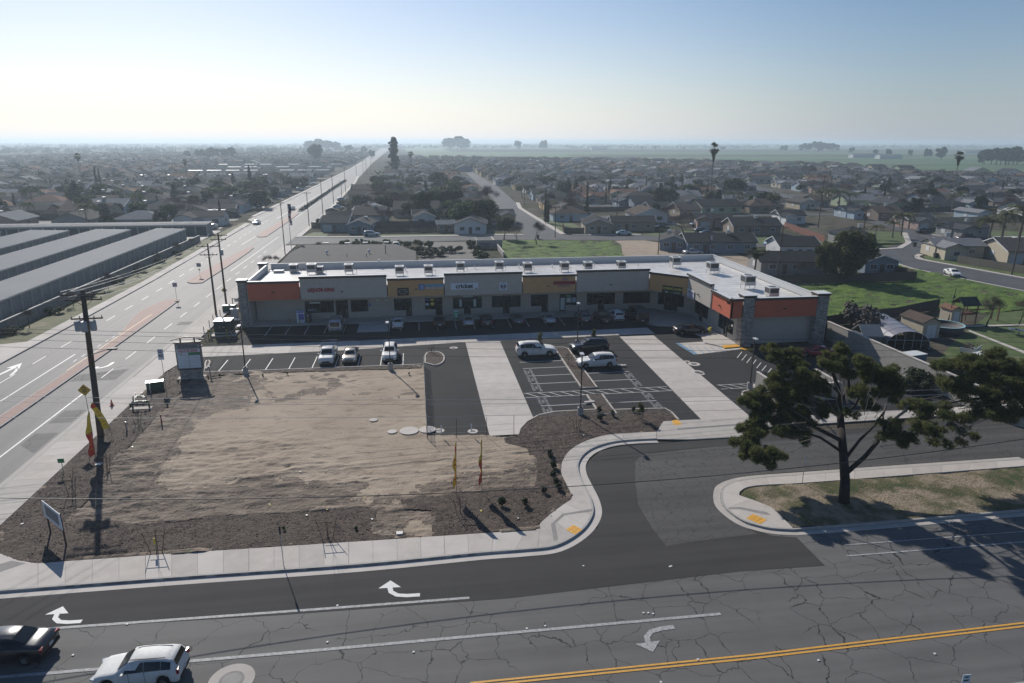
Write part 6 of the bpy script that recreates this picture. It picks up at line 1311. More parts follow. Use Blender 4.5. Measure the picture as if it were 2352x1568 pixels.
hpx((1500,494),(1548,494),12,'ell','grey','charcoal','big dark roofed house behind the long tan bungalow',2.9)
hpx((1421,478),(1452,478),10,'front','blue-grey','dark grey','small blue gabled garage house before the grey roofs',2.9)
hpx((1455,483),(1500,483),12,'long','blue-grey','charcoal','blue-grey house with a large plain roof',3.2)
hpx((1870,487-12),(1905,475),10,'long','grey','brown','low house behind the row of queen palms',2.8)
# generic blocks
FIELD=[(28,1060),(113,920),(250,885),(405,650),(440,455),(440,140),(-33,140),(-33,1060)]
wk=['cream','tan','grey','blue-grey','white','cream','tan','brown','pale green','pinkish','ochre','pale blue']; rk=['charcoal','grey-brown','grey-brown','brown','dark grey','dark grey','charcoal','pale grey','dark grey','pale grey','terracotta']
def clear(x,y,r=8):
    if 27<x<56 and y<640 and abs(x-(37+max(0,(y-284))*.03))<11: return False
    for (a,c,s) in USED:
        if (a-x)**2+(c-y)**2<(s+r)**2: return False
    sx=150+(y-190)*.26
    if y>185 and y<430 and abs(x-sx)<13: return False
    if 140<y<200 and 55<x<155: return False
    if y<215 and x<60: return False
    return True
cands=[]
row=0; yy=232.0
while yy<1010:
    xl=max(-24,-60); x=xl+random.uniform(0,6); i=0
    while x<450:
        w_=random.uniform(12.5,17); xx=x+w_/2; y_=yy+random.uniform(-2,2)
        if inpoly(np.array([xx]),np.array([y_]),FIELD)[0] and abs(proj((xx,y_,2))[0]-1176)<1290 and clear(xx,y_,7): cands.append((xx,y_,w_,row,i,'R')); i+=1
        x+=w_+random.uniform(2.5,6)
    yy+=27 if row%2==0 else 19; row+=1
row=0; yy=238.0
while yy<1500:
    x=-62-random.uniform(0,4)-max(0,(yy-250))*.018; i=0
    while x>-600:
        w_=random.uniform(12.5,17); xx=x-w_/2; y_=yy+random.uniform(-2,2)
        inmob=(-205<xx<-70 and 520<y_<800)
        if abs(proj((xx,y_,2))[0]-1176)<1290 and not inmob and clear(xx,y_,6): cands.append((xx,y_,w_,row,i,'L')); i+=1
        x-=w_+random.uniform(2.5,7)
    yy+=27 if row%2==0 else 19; row+=1
x=-30
for yy in np.arange(330,1000,24):   # strip right of the avenue
    pass
cands.sort(key=lambda c:c[0]**2+c[1]**2)
def ordn(n): return '%d%s'%(n,'th' if 10<=n%100<=20 else {1:'st',2:'nd',3:'rd'}.get(n%10,'th'))
NIND=252
fw_=MB(); fr_=MB(); fmats_w=[WM[k] for k in wk]; fmats_r=[RM[k] for k in rk]
YARD=[]; DRV=[]; reg=''
for n_,(x,y,w_,r_,i_,zone) in enumerate(cands):
    wc=random.choice(wk); rc=random.choice(rk); d_=random.choice((11.,12.,13.)); w_=round(w_/2)*2.0
    dist=math.hypot(x,y); st=random.choice(('long','ell','ellr','ell','front','hip')); h_=3.0
    if zone=='R' and (y>0 and not inpoly(np.array([x]),np.array([y+75.]),FIELD)[0]): st='two'; h_=5.6; wc=random.choice(('cream','tan','ochre','pale green','white')); w_=14.0; d_=10.0
    if n_<NIND:
        reg=('right of the avenue' if zone=='R' else 'left of the avenue')
        lb='%s house under %s %s roof, %s in row %d %s'%(wc,rc,{'long':'long','ell':'gabled','ellr':'gabled','front':'gable-fronted','hip':'hipped','two':'two-storey'}[st],ordn(i_+1),r_+1,reg)
        w2=w_ if st!='front' else 11.0
        house(x,y,w2,d_,st,wc,rc,lb,h_,random.choice((0,0,0,math.pi)) if False else random.uniform(-.05,.05),'houses in the hazy blocks '+reg,1 if dist<560 else 0,cooler=dist<480 and random.random()<.5)
    else:
        a=MB(); c=MB()
        gable(c,w_,d_,h_,.36,random.choice('xy'),walls=a); wi=wk.index(wc); ri=rk.index(rc)
        fw_.add([(vx+x,vy+y,vz) for vx,vy,vz in a.v],a.f,wi); fr_.add([(vx+x,vy+y,vz) for vx,vy,vz in c.v],c.f,ri)
    YARD.append((x,y,w_,d_,zone)); dx_=x+random.choice((-.3,.3))*w_
    DRV.append((dx_,y-d_/2-5.5,dx_+4,y-d_/2))
    if dist<520 and random.random()<.42:
        car(random.choice(('sedan','suv','sedan','pickup')),random.choice((PW,PS,PK,PG,PW,PD,PB)),'car on the drive of the %s house in row %d %s'%(ordn(i_+1),r_+1,'right' if zone=='R' else 'left'),dx_+2,y-d_/2-3,random.choice((1,-1))*H,'cars on the drives of the hazy blocks','car',0,1,False,True)
t=link('distant_houses',fw_.mesh('distant_houses',fmats_w),None,kind='stuff'); o=link('roofs',fr_.mesh('roofs',fmats_r),t,kind='stuff')
b=MB(); [b.rect(*q,-.012) for q in DRV]; struct('driveways',b,mConcC)
# mobile homes; sun glints put into the colour as white roofs on some rows
mMobGlint=M('mobile_roof_glint',(.6,.61,.63),.3,0,spec=.6); mw=MB(); mw.box((0,0,1.5),(11,4,3.0)); mwm=mw.mesh('wall',WM['cream']); mr=MB(); gable(mr,11,4,3.0,.10,'x',.2); mrm=mr.mesh('roof',mMobGlint)
k=0
for j,y in enumerate(np.arange(530,800,26)):
    for i,x in enumerate(np.arange(-74-(y-530)*.03,-205,-14.5)):
        if random.random()<.8: 
            t=thing('mobile_home','cream mobile home with glint-painted white roof, %s from the avenue in park row %d'%(ordn(i+1),j+1),'mobile home',(x,y,0),random.uniform(-.02,.02),'mobile homes left of the avenue'); link('wall',mwm,t); o_=link('roof',mrm,t); br_=(j%3==0 and random.random()<.75); o_.material_slots[0].link='OBJECT'; o_.material_slots[0].material=mMobGlint if br_ else RM['dark grey']; t['label']='cream mobile home with %s roof, %s from the avenue in park row %d'%('glint-painted white' if br_ else 'dark',ordn(i+1),j+1)
# generic yard trees: the nearest ones one by one, the rest of the gardens as one mass
kinds=['broad','broad','bare','bare','bare','round','round','bush','conifer','queenpalm','cypress','leafy']
nt_=0; far_bl=[]
for i in range(46):
    q=(random.uniform(830,1170),random.uniform(425,525)); a=at(*q)
    if not clear(a.x,a.y,-6) or a.x<-26: continue
    kd=random.choice(('broad','bare','bare','leafy','round','broad')); tree(kd,a.x,a.y,random.uniform(6,11),'%s tree in the wooded gardens between the avenue and the side street'%({'broad':'leafy','bare':'tall leafless','leafy':'dense dark','round':'rounded'}[kd]),i%3,{'bare':random.choice((mTwig,mTwigR))}.get(kd,random.choice((mLeafA,mLeafC,mLeafC))),random.uniform(1,1.5),'trees in the wooded gardens, '+kd)
for i in range(26):
    q=(random.uniform(330,700),random.uniform(428,480)); a=at(*q)
    if not clear(a.x,a.y,-6) or a.x>-62: continue
    kd=random.choice(('broad','leafy','bare','round')); tree(kd,a.x,a.y,random.uniform(5,9),'%s tree in the gardens beyond the storage rows'%({'broad':'leafy','bare':'leafless','leafy':'dense dark','round':'rounded'}[kd]),i%3,{'bare':mTwig}.get(kd,mLeafC),random.uniform(1,1.5),'trees beyond the storage rows, '+kd)
for n_,(x,y,w_,d_,zone) in enumerate(YARD):
    for rep in range(3):
        if random.random()<.25: continue
        tx=x+random.uniform(-.75,.75)*w_; ty=y+random.choice((-1,1))*(d_/2+random.uniform(1.5,5))
        if abs(tx+46+max(0,(ty-250))*.018)<15 or not clear(tx,ty,-4): continue
        if nt_<300:
            kd=random.choice(kinds); hh={'broad':random.uniform(5,9.5),'bare':random.uniform(5,9.5),'round':random.uniform(4,7),'bush':2.2,'conifer':random.uniform(6,10),'queenpalm':random.uniform(5,9),'cypress':random.uniform(5,9),'leafy':random.uniform(5,8)}[kd]
            lf={'broad':random.choice((mLeafA,mLeafB,mLeafC,mLeafC)),'bare':random.choice((mTwig,mTwigR)),'round':random.choice((mLeafC,mLeafA)),'bush':mLeafA,'leafy':mLeafC}.get(kd)
            tree(kd,tx,ty,hh,'%s %s in the gardens %s of the avenue'%({'broad':'leafy','bare':'leafless','round':'dark','bush':'low','conifer':'conical dark','queenpalm':'feathery','cypress':'narrow dark','leafy':'dense dark'}[kd],NAMES[kd].replace('_',' ').replace('leafy tree','tree'),'right' if zone=='R' else 'left'),random.randrange(3),lf,random.uniform(.9,1.5),'garden trees %s of the avenue, %s'%('right' if zone=='R' else 'left',kd)); nt_+=1
        else:
            for k in range(3): far_bl.append((tx+random.uniform(-2,2),ty+random.uniform(-2,2),random.uniform(2,5.5),random.uniform(1.4,2.8),random.uniform(1.4,2.8),random.uniform(1.2,2.2),1))
for k in range(900):
    zone=random.random()<.5; yy_=random.uniform(300,1000 if zone else 1500); tx=random.uniform(-20,430) if zone else random.uniform(-600,-66)-yy_*.02
    if (zone and not inpoly(np.array([tx]),np.array([yy_]),FIELD)[0]) or not clear(tx,yy_,-4): continue
    far_bl.append((tx,yy_,random.uniform(2,4),random.uniform(2,4),random.uniform(2,4),random.uniform(1.6,3),1))
V=cloud(90000,far_bl,.5,np.random.RandomState(5)); link('garden_foliage',quads_mesh('garden_foliage',V,[mLeafC,mLeafA,mTwig],np.random.RandomState(6).choice(3,90000,p=(.5,.2,.3))),None,kind='stuff')
# side streets between the rows of houses
b=MB()
yy=232.0; row=0
while yy<980:
    if row%2==0: b.rect(60 if yy<330 else 56,yy+10.5,min(430,140+(yy-180)*1.2),yy+17.5,-.02); b.rect(-60-600,yy+16.5,-62,yy+23.5,-.02)
    yy+=27 if row%2==0 else 19; row+=1
struct('back_streets',b,mAsphRes)
# board fences
mBoardD=M('board_dark',(.06,.052,.048),.9,.25,3,stretch=(6,6,.5)); mBoardT=M('board_tan',(.33,.27,.20),.9,.2,3,stretch=(6,6,.5)); mBoardR=M('board_red',(.17,.07,.05),.9,.2,3,stretch=(6,6,.5))
FENM={}
def fence(P,mat,label,h=1.8,panel=2.4,name='board_fence',cat='fence'):
    t=thing(name,label,cat,(P[0][0],P[0][1],0)); key=(mat.name,h,panel)
    if key not in FENM:
        b=MB(); n=int(panel/.15)
        for i in range(n): b.box((-panel/2+(i+.5)*panel/n,random.uniform(-.006,.006),h/2+random.uniform(-.02,.02)),(panel/n-.012,.02,h))
        b.box((0,.04,h*.75),(panel-.02,.05,.08)); b.box((0,.04,h*.25),(panel-.02,.05,.08)); pb=MB(); pb.box((0,.05,h/2),(.1,.1,h+.1)); FENM[key]=(b.mesh('fence_panel',mat),pb.mesh('post',mat))
    pm_,po_=FENM[key]
    for i in range(len(P)-1):
        a=Vector(P[i]);c=Vector(P[i+1]); L=(c-a).length; n=max(1,round(L/panel)); ang=math.atan2(c.y-a.y,c.x-a.x)
        for k in range(n):
            q=a.lerp(c,(k+.5)/n)-Vector(P[0]); o=link('fence_panel',pm_,t,(q.x,q.y,random.uniform(-.03,.03)),ang+random.uniform(-.01,.01)); o.scale=(L/n/panel,1,1)
            q=a.lerp(c,k/n)-Vector(P[0]); link('post',po_,t,(q.x,q.y,0),ang)
    return t
fence([(68,122.2),(98.6,122.2)],mBoardD,'dark weathered plank fence along the green meadow'); fence([(98.7,122.3),(99.3,126),(98.4,135)],mBoardD,'short dark fence returning beside the blue-grey gabled house')
a=at(2198,604);c=at(2420,640); fence([(a.x,a.y),(c.x,c.y)],mBoardT,'pale tan board fence along the curving street')
a=at(1818,482+33);c=at(1885,547); fence([tuple(at(1801,522).xy),tuple(at(1893,556).xy)],mBoardR,'red stained board fence running towards the big leafy tree')
fence([tuple(at(1296,536.5).xy),tuple(at(1342,536.5).xy)],mBoardD,'dark board fence left of the tan gabled bungalow'); fence([tuple(at(1296,536).xy),tuple(at(1292,519).xy)],mBoardR,'short red fence end facing the side street')
fence([tuple(at(945,533).xy),tuple(at(1005,533).xy)],mBoardD,'dark fence along the street behind the mall'); fence([tuple(at(860,533.5).xy),tuple(at(944,533).xy)],mBoardD,'dark fence in front of the weedy garden')
fence([tuple(at(1190,505).xy),tuple(at(1148,500).xy)],mBoardT,'pale fence at the bend of the side street') if 0 else None
fence([tuple(at(1452,484).xy),tuple(at(1500,484).xy)],mTrimW,'white picket fence before the large plain roofed house',1.1)
for i,(p,q,m_) in enumerate((((60,226),(130,226),mBoardT),((60,266),(140,266),mBoardD),((62,300),(175,300),mBoardT),((62,345),(180,345),mBoardD),((-33,225),(25,225),mBoardD),((-33,262),(28,262),mBoardT),((-33,300),(30,300),mBoardD),((-140,232),(-64,232),mBoardT),((-150,262),(-64,262),mBoardD),((160,215),(240,215),mBoardT),((170,250),(260,250),mBoardD),((175,300),(290,300),mBoardT))):
    fence([p,q],m_,'back garden board fence, %s one counted away from the mall'%ordn(i+1))
# ================================================================ STORAGE ROWS, POLES, STREET FURNITURE
mRibA=M('storage_roof_pale',(.25,.25,.245),.85,.15,.5,stretch=(.3,.3,1),spec=.1); mRibB=M('storage_roof_grey',(.21,.23,.25),.85,.15,.5,stretch=(.3,.3,1),spec=.1); mRibW=M('storage_rib',(.42,.42,.41),.6,0,spec=.2); mStW=M('storage_wall',(.28,.28,.26),.85,.1,1); mStD=M('roll_door',(.045,.06,.065),.6,.15,2); mStC=M('storage_column',(.42,.42,.39),.8,.1,2)
def storage(x0,x1,y0,y1,axis,label,roofm,bay=3.1,h=3.0):
    """row of lock-ups: doors on the near (east or south) side"""
    t=thing('storage_row',label,'storage building',(0,0,0)); b=MB(); b.box(((x0+x1)/2,(y0+y1)/2,h/2-.05),(x1-x0-.7,y1-y0-.2,h-.1)); part('wall',b,mStW,t)
    r=MB(); 
    # standing-seam roof sheet with real ribs
    if axis=='y':
        r.add([(x0,y0,h+.28),(x1,y0,h),(x1,y1,h),(x0,y1,h+.28),(x0,y0,h+.2),(x1,y0,h-.08),(x1,y1,h-.08),(x0,y1,h+.2)],[(0,1,2,3),(4,7,6,5),(0,4,5,1),(1,5,6,2),(2,6,7,3),(3,7,4,0)])
        part('roof',r,roofm,t); r=MB(); n=int((y1-y0)/.8)
        for i in range(n): y=y0+(i+.5)*(y1-y0)/n; r.add([(x0,y-.12,h+.281),(x1+.02,y-.12,h+.001),(x1+.02,y+.12,h+.001),(x0,y+.12,h+.281),(x0,y-.1,h+.35),(x1+.02,y-.1,h+.07),(x1+.02,y+.1,h+.07),(x0,y+.1,h+.35)],[(4,5,6,7),(0,1,5,4),(1,2,6,5),(2,3,7,6),(3,0,4,7)])
        part('roof_ribs',r,mRibW,t,kind='stuff')
    else:
        r.add([(x0,y0,h),(x1,y0,h),(x1,y1,h+.28),(x0,y1,h+.28),(x0,y0,h-.08),(x1,y0,h-.08),(x1,y1,h+.2),(x0,y1,h+.2)],[(0,1,2,3),(4,7,6,5),(0,4,5,1),(1,5,6,2),(2,6,7,3),(3,7,4,0)]); part('roof',r,roofm,t); r=MB(); n=int((x1-x0)/.55)
        for i in range(n): x=x0+(i+.5)*(x1-x0)/n; r.box((x,(y0+y1)/2,h+.2),(.08,y1-y0,.07))
        part('roof_ribs',r,mRibW,t,kind='stuff')
    L=(y1-y0) if axis=='y' else (x1-x0); n=int(L/bay)
    d=_box_mesh('roll_up_door',(bay-.45,.08,2.35),mStD); c=_box_mesh('column',(.26,.3,h-.1),mStC)
    for i in range(n+1):
        u=(y0 if axis=='y' else x0)+.15+i*(L-.3)/n
        if axis=='y': link('column',c,t,(x1-.25,u,h/2-.06),math.pi/2)
        else: link('column',c,t,(u,y0-.02,h/2-.06))
        if i<n:
            u+=(L-.3)/n/2
            if axis=='y': link('roll_up_door',d,t,(x1-.42,u,1.2),math.pi/2)
            else: link('roll_up_door',d,t,(u,y0+.02,1.2))
    b=MB()
    if axis=='y': b.box((x1+.02,(y0+y1)/2,h-.14),(.12,y1-y0+.1,.2))
    else: b.box(((x0+x1)/2,y0-.12,h-.14),(x1-x0+.1,.12,.2))
    part('gutter',b,mStC,t)
storage(-71.2,-63.6,96,202,'y','long storage row nearest the avenue with pale ribbed roof',mRibA); storage(-86.9,-78.0,110,202,'y','second storage row from the avenue with grey ribbed roof',mRibA); storage(-103.4,-93.8,130,202,'y','third storage row from the avenue, cut by the left photo edge',mRibB); storage(-150,-60.8,212,218.3,'x','storage row running crosswise behind the other three',mRibA); storage(-121,-111,150,202,'y','short piece of storage row farthest left',mRibB)
# masonry wall of the storage yard, block courses as parts
t=thing('yard_wall','long grey masonry wall between the storage rows and the avenue','wall',(-59.1,100,0)); blk=_box_mesh('wall_bay',(.24,5.9,1.75),M('block_wall',(.20,.19,.175),.95,.2,1.5,.4,10)); cp_=_box_mesh('coping',(.34,5.96,.09),mStC)
for i in range(17): link('wall_bay',blk,t,(.02*i,-2+i*6,.875)); link('coping',cp_,t,(.02*i,-2+i*6,1.80))
for (x0,x1,y0,y1) in ((-63.4,-59.5,95,222),): b=MB(); b.rect(x0,y0,x1,y1,.0); struct('storage_alley',b,mAsphAve)
for i in range(7):
    tree('bare',-57.2,108+i*13+random.uniform(-2,2),random.uniform(2.8,4.2),'thin leafless tree on the verge before the storage wall',i%3,None,.9,'thin verge trees'); tree('bush',-57.6,103+i*12,1.1,'low dark shrub on the verge before the storage wall',i%3,mLeafC,1.6,'verge shrubs')
# ---------------------------------------------------------------- utility poles
mPole=M('pole_wood',(.085,.062,.048),.95,.25,2,.4,10,stretch=(1,1,.2)); mWire=M('wire',(.03,.03,.032),.4,0,metal=.3); mWireL=M('wire_bright',(.40,.40,.40),.3,0,metal=.9); mIns=M('insulator',(.10,.08,.07),.3,0); mTrafo=M('transformer_grey',(.33,.36,.39),.5,.08,3)
TOPS=[]
def pole(q,ytop,label,arms=((0,1.2),),rz=0,transf=0,light=False,lean=(0,0),r=.17,guard=False):
    a=at(*q); h=height(q[0],q[1],ytop); t=thing('utility_pole',label,'utility pole',(a.x,a.y,0),rz); b=MB(); b.path([(0,0,0),(lean[0]*.5,lean[1]*.5,h*.5),(lean[0],lean[1],h)],[r,r*.85,r*.68],9); part('pole',b,mPole,t,True); arms_=[]
    for dz,half in arms:
        z=h-.35-dz; b=MB(); b.box((lean[0],lean[1]-.15,z),(half*2,.1,.12)); b.tube((lean[0]-half*.5,lean[1]-.15,z),(lean[0],lean[1]-.05,z-.7),.025,n=4); b.tube((lean[0]+half*.5,lean[1]-.15,z),(lean[0],lean[1]-.05,z-.7),.025,n=4); o=part('crossarm',b,mPole,t)
        for u in (-.95,-.45,.45,.95): b=MB(); b.lathe([(.03,0),(.06,.05),(.03,.1),(.055,.15),(.02,.2)],(lean[0]+u*half,lean[1]-.15,z+.06),6); part('insulator',b,mIns,o)
        arms_.append((z+.26,half))
    for k in range(transf):
        u=(-.62,.0,.62)[k] if transf==3 else .35; b=MB(); b.lathe([(.24,0),(.27,.05),(.27,.85),(.22,.92)],(u+lean[0]*.8,-.42 if k==1 or transf==1 else -.1,h-3.6),12); part('transformer',b,mTrafo,t)
    if light: b=MB(); b.tube((0,0,h*.57),(1.9,.1,h*.61),.04,n=5); part('lamp_arm',b,mStand,t); b=MB(); b.box((2.2,.1,h*.61),(.8,.3,.14)); part('lamp_head',b,mTrim,t)
    TOPS.append((a,h,t)); return a,h,rz,arms_,lean
p1=pole((232,1005),668,'large leaning utility pole with transformers at the left of the lot',((0,1.9),(.5,1.5),(2.2,1.3)),.05,3,True,(.55,.3),.29)
p2=pole((497,725),560,'nearer utility pole of the pair by the left mall corner',((0,1.6),(1.3,1.3)),.0,0); p3=pole((520,700),535,'farther utility pole of the pair by the left mall corner',((0,1.4),(.7,1.2)),.0,1)
for (q,yt,lb) in (((512+0,0+0),0,''),):
    pass
zmD=lambda x,y:((900+x*.38265)*.648,(450+y*.38265)*.648)
for (q,qt,lb) in (((512,915),(490,600),'wooden pole at the corner lawn beyond the mall'),((640,812),(620,480),'wooden pole beside the parked maroon car'),((740,722),(725,440),'wooden pole with a lamp arm along the avenue'),((815,662),(803,500),'shorter pole behind the lamp arm pole'),((850,607),(835,370),'tall hazy pole along the avenue'),((950,447),(945,335),'pole near the bend of the avenue'),((1012,425),(1008,310),'hazy pole far up the avenue, left of two'),((1040,410),(1037,300),'hazy pole far up the avenue, right of two'),((1085,412),(1078,280),'hazy pole where the avenue fades'),((262,645),(245,420),'pole left of the flags')):
    a_=zmD(*q); b_=zmD(*qt); pole(a_,b_[1],lb,((0,1.3),),0,0,'lamp arm pole along' in lb,r=.14)
for (q,yt,lb) in (((1399,577-10),490,'x'),):
    pass
zrD=lambda x,y:((1800+x*.38265)*.648,(450+y*.38265)*.648); zqD=lambda x,y:((2700+x*.39541)*.648,(450+y*.39541)*.648)
for (q,qt,lb) in ((zrD(1392,1178),zrD(1412,880),'slim pole beside the white cottage behind the mall'),(zrD(1855,1172),zrD(1885,905),'pole with a pale crossarm behind the mall parapet'),(zrD(1010,820),zrD(1010,590),'pole behind the long tan bungalow'),(zqD(135,1390),zqD(180,885),'pole behind the dark plank fence'),(zqD(890,1090),zqD(925,740),'pole before the grey corner house'),(zqD(2240,1330),zqD(2390,700),'tall leaning pole behind the tan board fence'),(zqD(505,905),zqD(505,430),'pole beside the queen palm cluster'),(zqD(775,600),zqD(775,470),'pole behind the palm cluster roofs'),(zqD(1500,700),zqD(1515,560),'pole with a wide crossarm among the right roofs'),(zqD(1210,560),zqD(1220,420),'pole near the two storey houses'),(zqD(2000,650),zqD(2025,480),'pole near the pale green gables'),(zrD(2,1) if 0 else (1205,470),(1205,425),'pole near the bend of the side street'),((1275,545-0),(1281,472),'thin pole at the corner of the side street')):
    pole(q,qt[1],lb,((0,1.2),),0,1 if 'crossarm' in lb else 0,r=.13,lean=((qt[0]-q[0])*.004,0))
def wire(A,B,sag,r,mat,label,n=22):
    A=Vector(A);B=Vector(B); pts=[A.lerp(B,i/n)-Vector((0,0,sag*4*(i/n)*(1-i/n))) for i in range(n+1)]; m_=(A+B)/2; b=MB(); b.path([p-A for p in pts],r,5)
    return solo('overhead_wire',b,mat,label,'wire',None,A)
def arm_pt(p,i,u): a,h,rz,arms,lean=p; z,half=arms[i]; return (a.x+lean[0]+u*half,a.y+lean[1]-.15,z)
k=0
for i,u in ((0,-.95),(0,-.4),(0,.45),(0,.95),(1,-.8),(1,.8)):
    tgt=(p2 if i==0 or 1 else p3); wire(arm_pt(p1,i,u),arm_pt(p2,min(i,1),u),.5,.014,mWireL,'bright wire from the leaning pole to the nearer pole of the pair, %s of six'%ordn(k+1)); k+=1
for i,u in ((0,-.95),(0,.95),(1,0.9)): wire(arm_pt(p2,min(i,1),u),arm_pt(p3,min(i,1),u),.1,.014,mWire,'short wire between the pair of poles, %s of three'%ordn(k-5)); k+=1
q4=TOPS[3]; 
for j,u in enumerate((-.95,.95)): wire(arm_pt(p3,0,u),(q4[0].x+u,q4[0].y,q4[1]),1.2,.016,mWire,'wire running from the pole pair up the avenue, %s one'%('left','right')[j])
for j,u in enumerate((-.95,-.4,.45,.95)): a_=Vector(arm_pt(p1,0,u)); wire(a_,a_+Vector((-14+u,-22,1.5)),.4,.014,mWireL,'wire leaving the leaning pole towards the left photo edge, %s of four'%ordn(j+1))
for j,(yl,ym,yr,Y) in enumerate(((753,786,772,66),(762,797,783,66),(778,812,800,66),(795,830,812,66),(908,925,878,58),(921,935,892,58),(978-20,960,905,58))):
    A=at_y(-30,yl,Y);B=at_y(2500,yr,Y); md=at_y(1176,ym,Y); c_=(A+B)/2; wire(A,B,max(.05,c_.z-md.z),.017,mWireL if j>3 else mWire,'thin wire crossing the whole view above the car park, %s from the top'%ordn(j+1),40)
A=at_y(-60,1142,40.4);B=at_y(2500,985,40.4);md=at_y(1176,1126,40.4); wire(A,B,(A.z+B.z)/2-md.z,.028,mWire,'thick dark cable crossing low over the front bark bed',40)
# wire drops in the right blocks
for j,(q0,z0,q1,z1) in enumerate(((zrD(1400,880),0,zrD(2350,690),0),(zqD(180,885),0,zqD(925,740),0),(zqD(925,740),0,zqD(2390,700),0),(zqD(505,430),0,zqD(1515,560),0),(zrD(1885,905),0,zqD(180,885),0))):
    A=at(q0[0],q0[1]+60,7.5) if 0 else None
# ---------------------------------------------------------------- lamps
mLampP=M('lamp_pole',(.035,.033,.032),.5,.1); mLampB=M('lamp_base_concrete',(.36,.35,.33),.85,.12,2)
def lamp(q,label,h=6.0,base=.9,br=.3):
    a=at(*q); t=thing('car_park_lamp',label,'lamp post',(a.x,a.y+.25,.02),0,'lamp posts in the car park'); b=MB(); b.lathe([(br,0),(br,base-.04),(br-.04,base)],(0,0,0),18); part('base',b,mLampB,t)
    b=MB(); b.box((0,0,(base+h)/2),(.11,.11,h-base)); b.box((0,0,base+.04),(.3,.3,.08)); part('pole',b,mLampP,t); b=MB(); b.box((-.1,-.35,h+.02),(.34,.75,.12)); part('lamp_head',b,M('lamp_head_grey',(.5,.5,.5),.4,0),t); return t
lamp((564,862),'lamp post at the left, beyond the monument sign',6.05); lamp((897,852),'lamp post in front of the white sport utility',6.05); lamp((1334,956),'lamp post with round concrete foot at the planter corner',6.6); lamp((1327,796),'lamp post behind the white sport utility by the planter',6.0); lamp((1724,897),'lamp post beside the walled bin store',6.0)
# ---------------------------------------------------------------- monument sign
a=at(440,870); t=thing('monument_sign','tall white tenant sign with LIQUOR KING on a stone foot and arched top','sign',(a.x,a.y+.3,.05),.06); W_=2.75
b=MB(); b.box((0,0,.55),(2.3,.6,1.1)); part('foot_core',b,mStone[1],t); st=MB(); z=.0; rs=random.Random(3)
while z<1.08:
    hh=.12; 
    for side in range(4):
        L=2.3 if side%2==0 else .6; u=-L/2
        while u<L/2-.02:
            l_=min(rs.uniform(.2,.5),L/2-u); cx=u+l_/2; pr=rs.uniform(.02,.05); c={0:(cx,-.3-pr/2),1:(1.15+pr/2,cx),2:(cx,.3+pr/2),3:(-1.15-pr/2,cx)}[side]; st.box((c[0],c[1],z+hh/2),(l_-.012,pr,hh-.012) if side%2==0 else (pr,l_-.012,hh-.012),0,rs.choice((0,1,2))); u+=l_
    z+=hh
part('stone_course',st,mStone,t,kind='stuff')
b=MB(); b.box((0,0,1.16),(2.6,.85,.1)); part('cap',b,mTrim,t); b=MB(); b.box((0,-.05,.06),(3.0,1.1,.1)); part('plinth',b,mConc,t)
b=MB(); b.box((0,.02,2.75),(W_,.5,3.1)); part('cabinet',b,M('sign_cabinet',(.20,.18,.16),.6,.05),t)
for i in range(5):
    for s in (-1,1): b=MB(); b.box((s*.62,-.25,1.42+i*.31),(1.2,.05,.285)); part('tenant_panel',b,mSignW,t)
b=MB(); b.box((-.62,-.25,2.98),(1.2,.05,.27)); o=part('tenant_panel',b,mSignW,t); text('VAPE',.26,M('sign_grey_letter',(.10,.10,.12),.6,0),(-.62,-.285,2.98),FR,t,.004,.0,sx=.9) if 0 else text('VIP',.24,M('sign_grey_letter',(.10,.10,.12),.6,0),(-.8,-.285,2.98),FR,t,.004,.0)
b=MB(); b.box((.62,-.25,2.98),(1.2,.05,.27)); part('tenant_panel',b,mSignG,t); b=MB(); b.box((0,-.25,3.38),(2.5,.05,.42)); part('main_panel',b,mSignW,t); text('LIQUOR KING',.42,mRedL,(0,-.285,3.38),FR,t,.005,.01,sx=.82)
b=MB(); b.box((0,-.25,3.9),(2.5,.05,.36)); part('title_panel',b,M('sign_taupe',(.30,.31,.33),.6,0),t); text('EZ STOP PLAZA',.34,mBlk,(0,-.285,3.9),FR,t,.01,.01,sx=.85)
b=MB(); b.box((0,.02,4.34),(W_+.2,.6,.1)); part('top_trim',b,mTrim,t)
b=MB(); ar=[(-1.75+i*.35,0,4.62+.32*math.cos((i-5)/5*math.pi/2)) for i in range(11)]; 
for i in range(10): p,q=Vector(ar[i]),Vector(ar[i+1]); m_=(p+q)/2; b.box(m_,((q-p).length+.02,.5,.08),0,0,Matrix.Rotation(-math.atan2(q.z-p.z,q.x-p.x),3,'Y'))
b.box((-.75,0,4.6),(.09,.3,.5)); b.box((.75,0,4.6),(.09,.3,.5)); part('arched_canopy',b,mTrim,t)
# ---------------------------------------------------------------- estate sign
a=at(118,1262); c=at(152,1285-8); a=at(117,1226);c=at(153,1256)
t=thing('estate_sign','tilted white real estate sign on two dark posts at the left corner','sign',(a.x,a.y,.05)); d=Vector((c.x-a.x,c.y-a.y,0)); ang=math.atan2(d.y,d.x); L=d.length
for p in ((0,0,0),(d.x,d.y,0)): b=MB(); b.box((p[0],p[1],1.25),(.09,.09,2.6),ang); part('post',b,mTrim,t)
n_=Vector((d.y,-d.x,0)).normalized()*.07; b=MB(); b.box((d.x/2+n_.x,d.y/2+n_.y,1.95),(L*1.15,.03,1.25),ang); bo=part('board',b,mSignW,t); b=MB(); n2=n_*1.35; b.box((d.x/2+n2.x,d.y/2+n2.y,1.98),(L*.85,.01,.8),ang); part('print',b,M('estate_print',(.17,.19,.20),.6,.35,5),t)
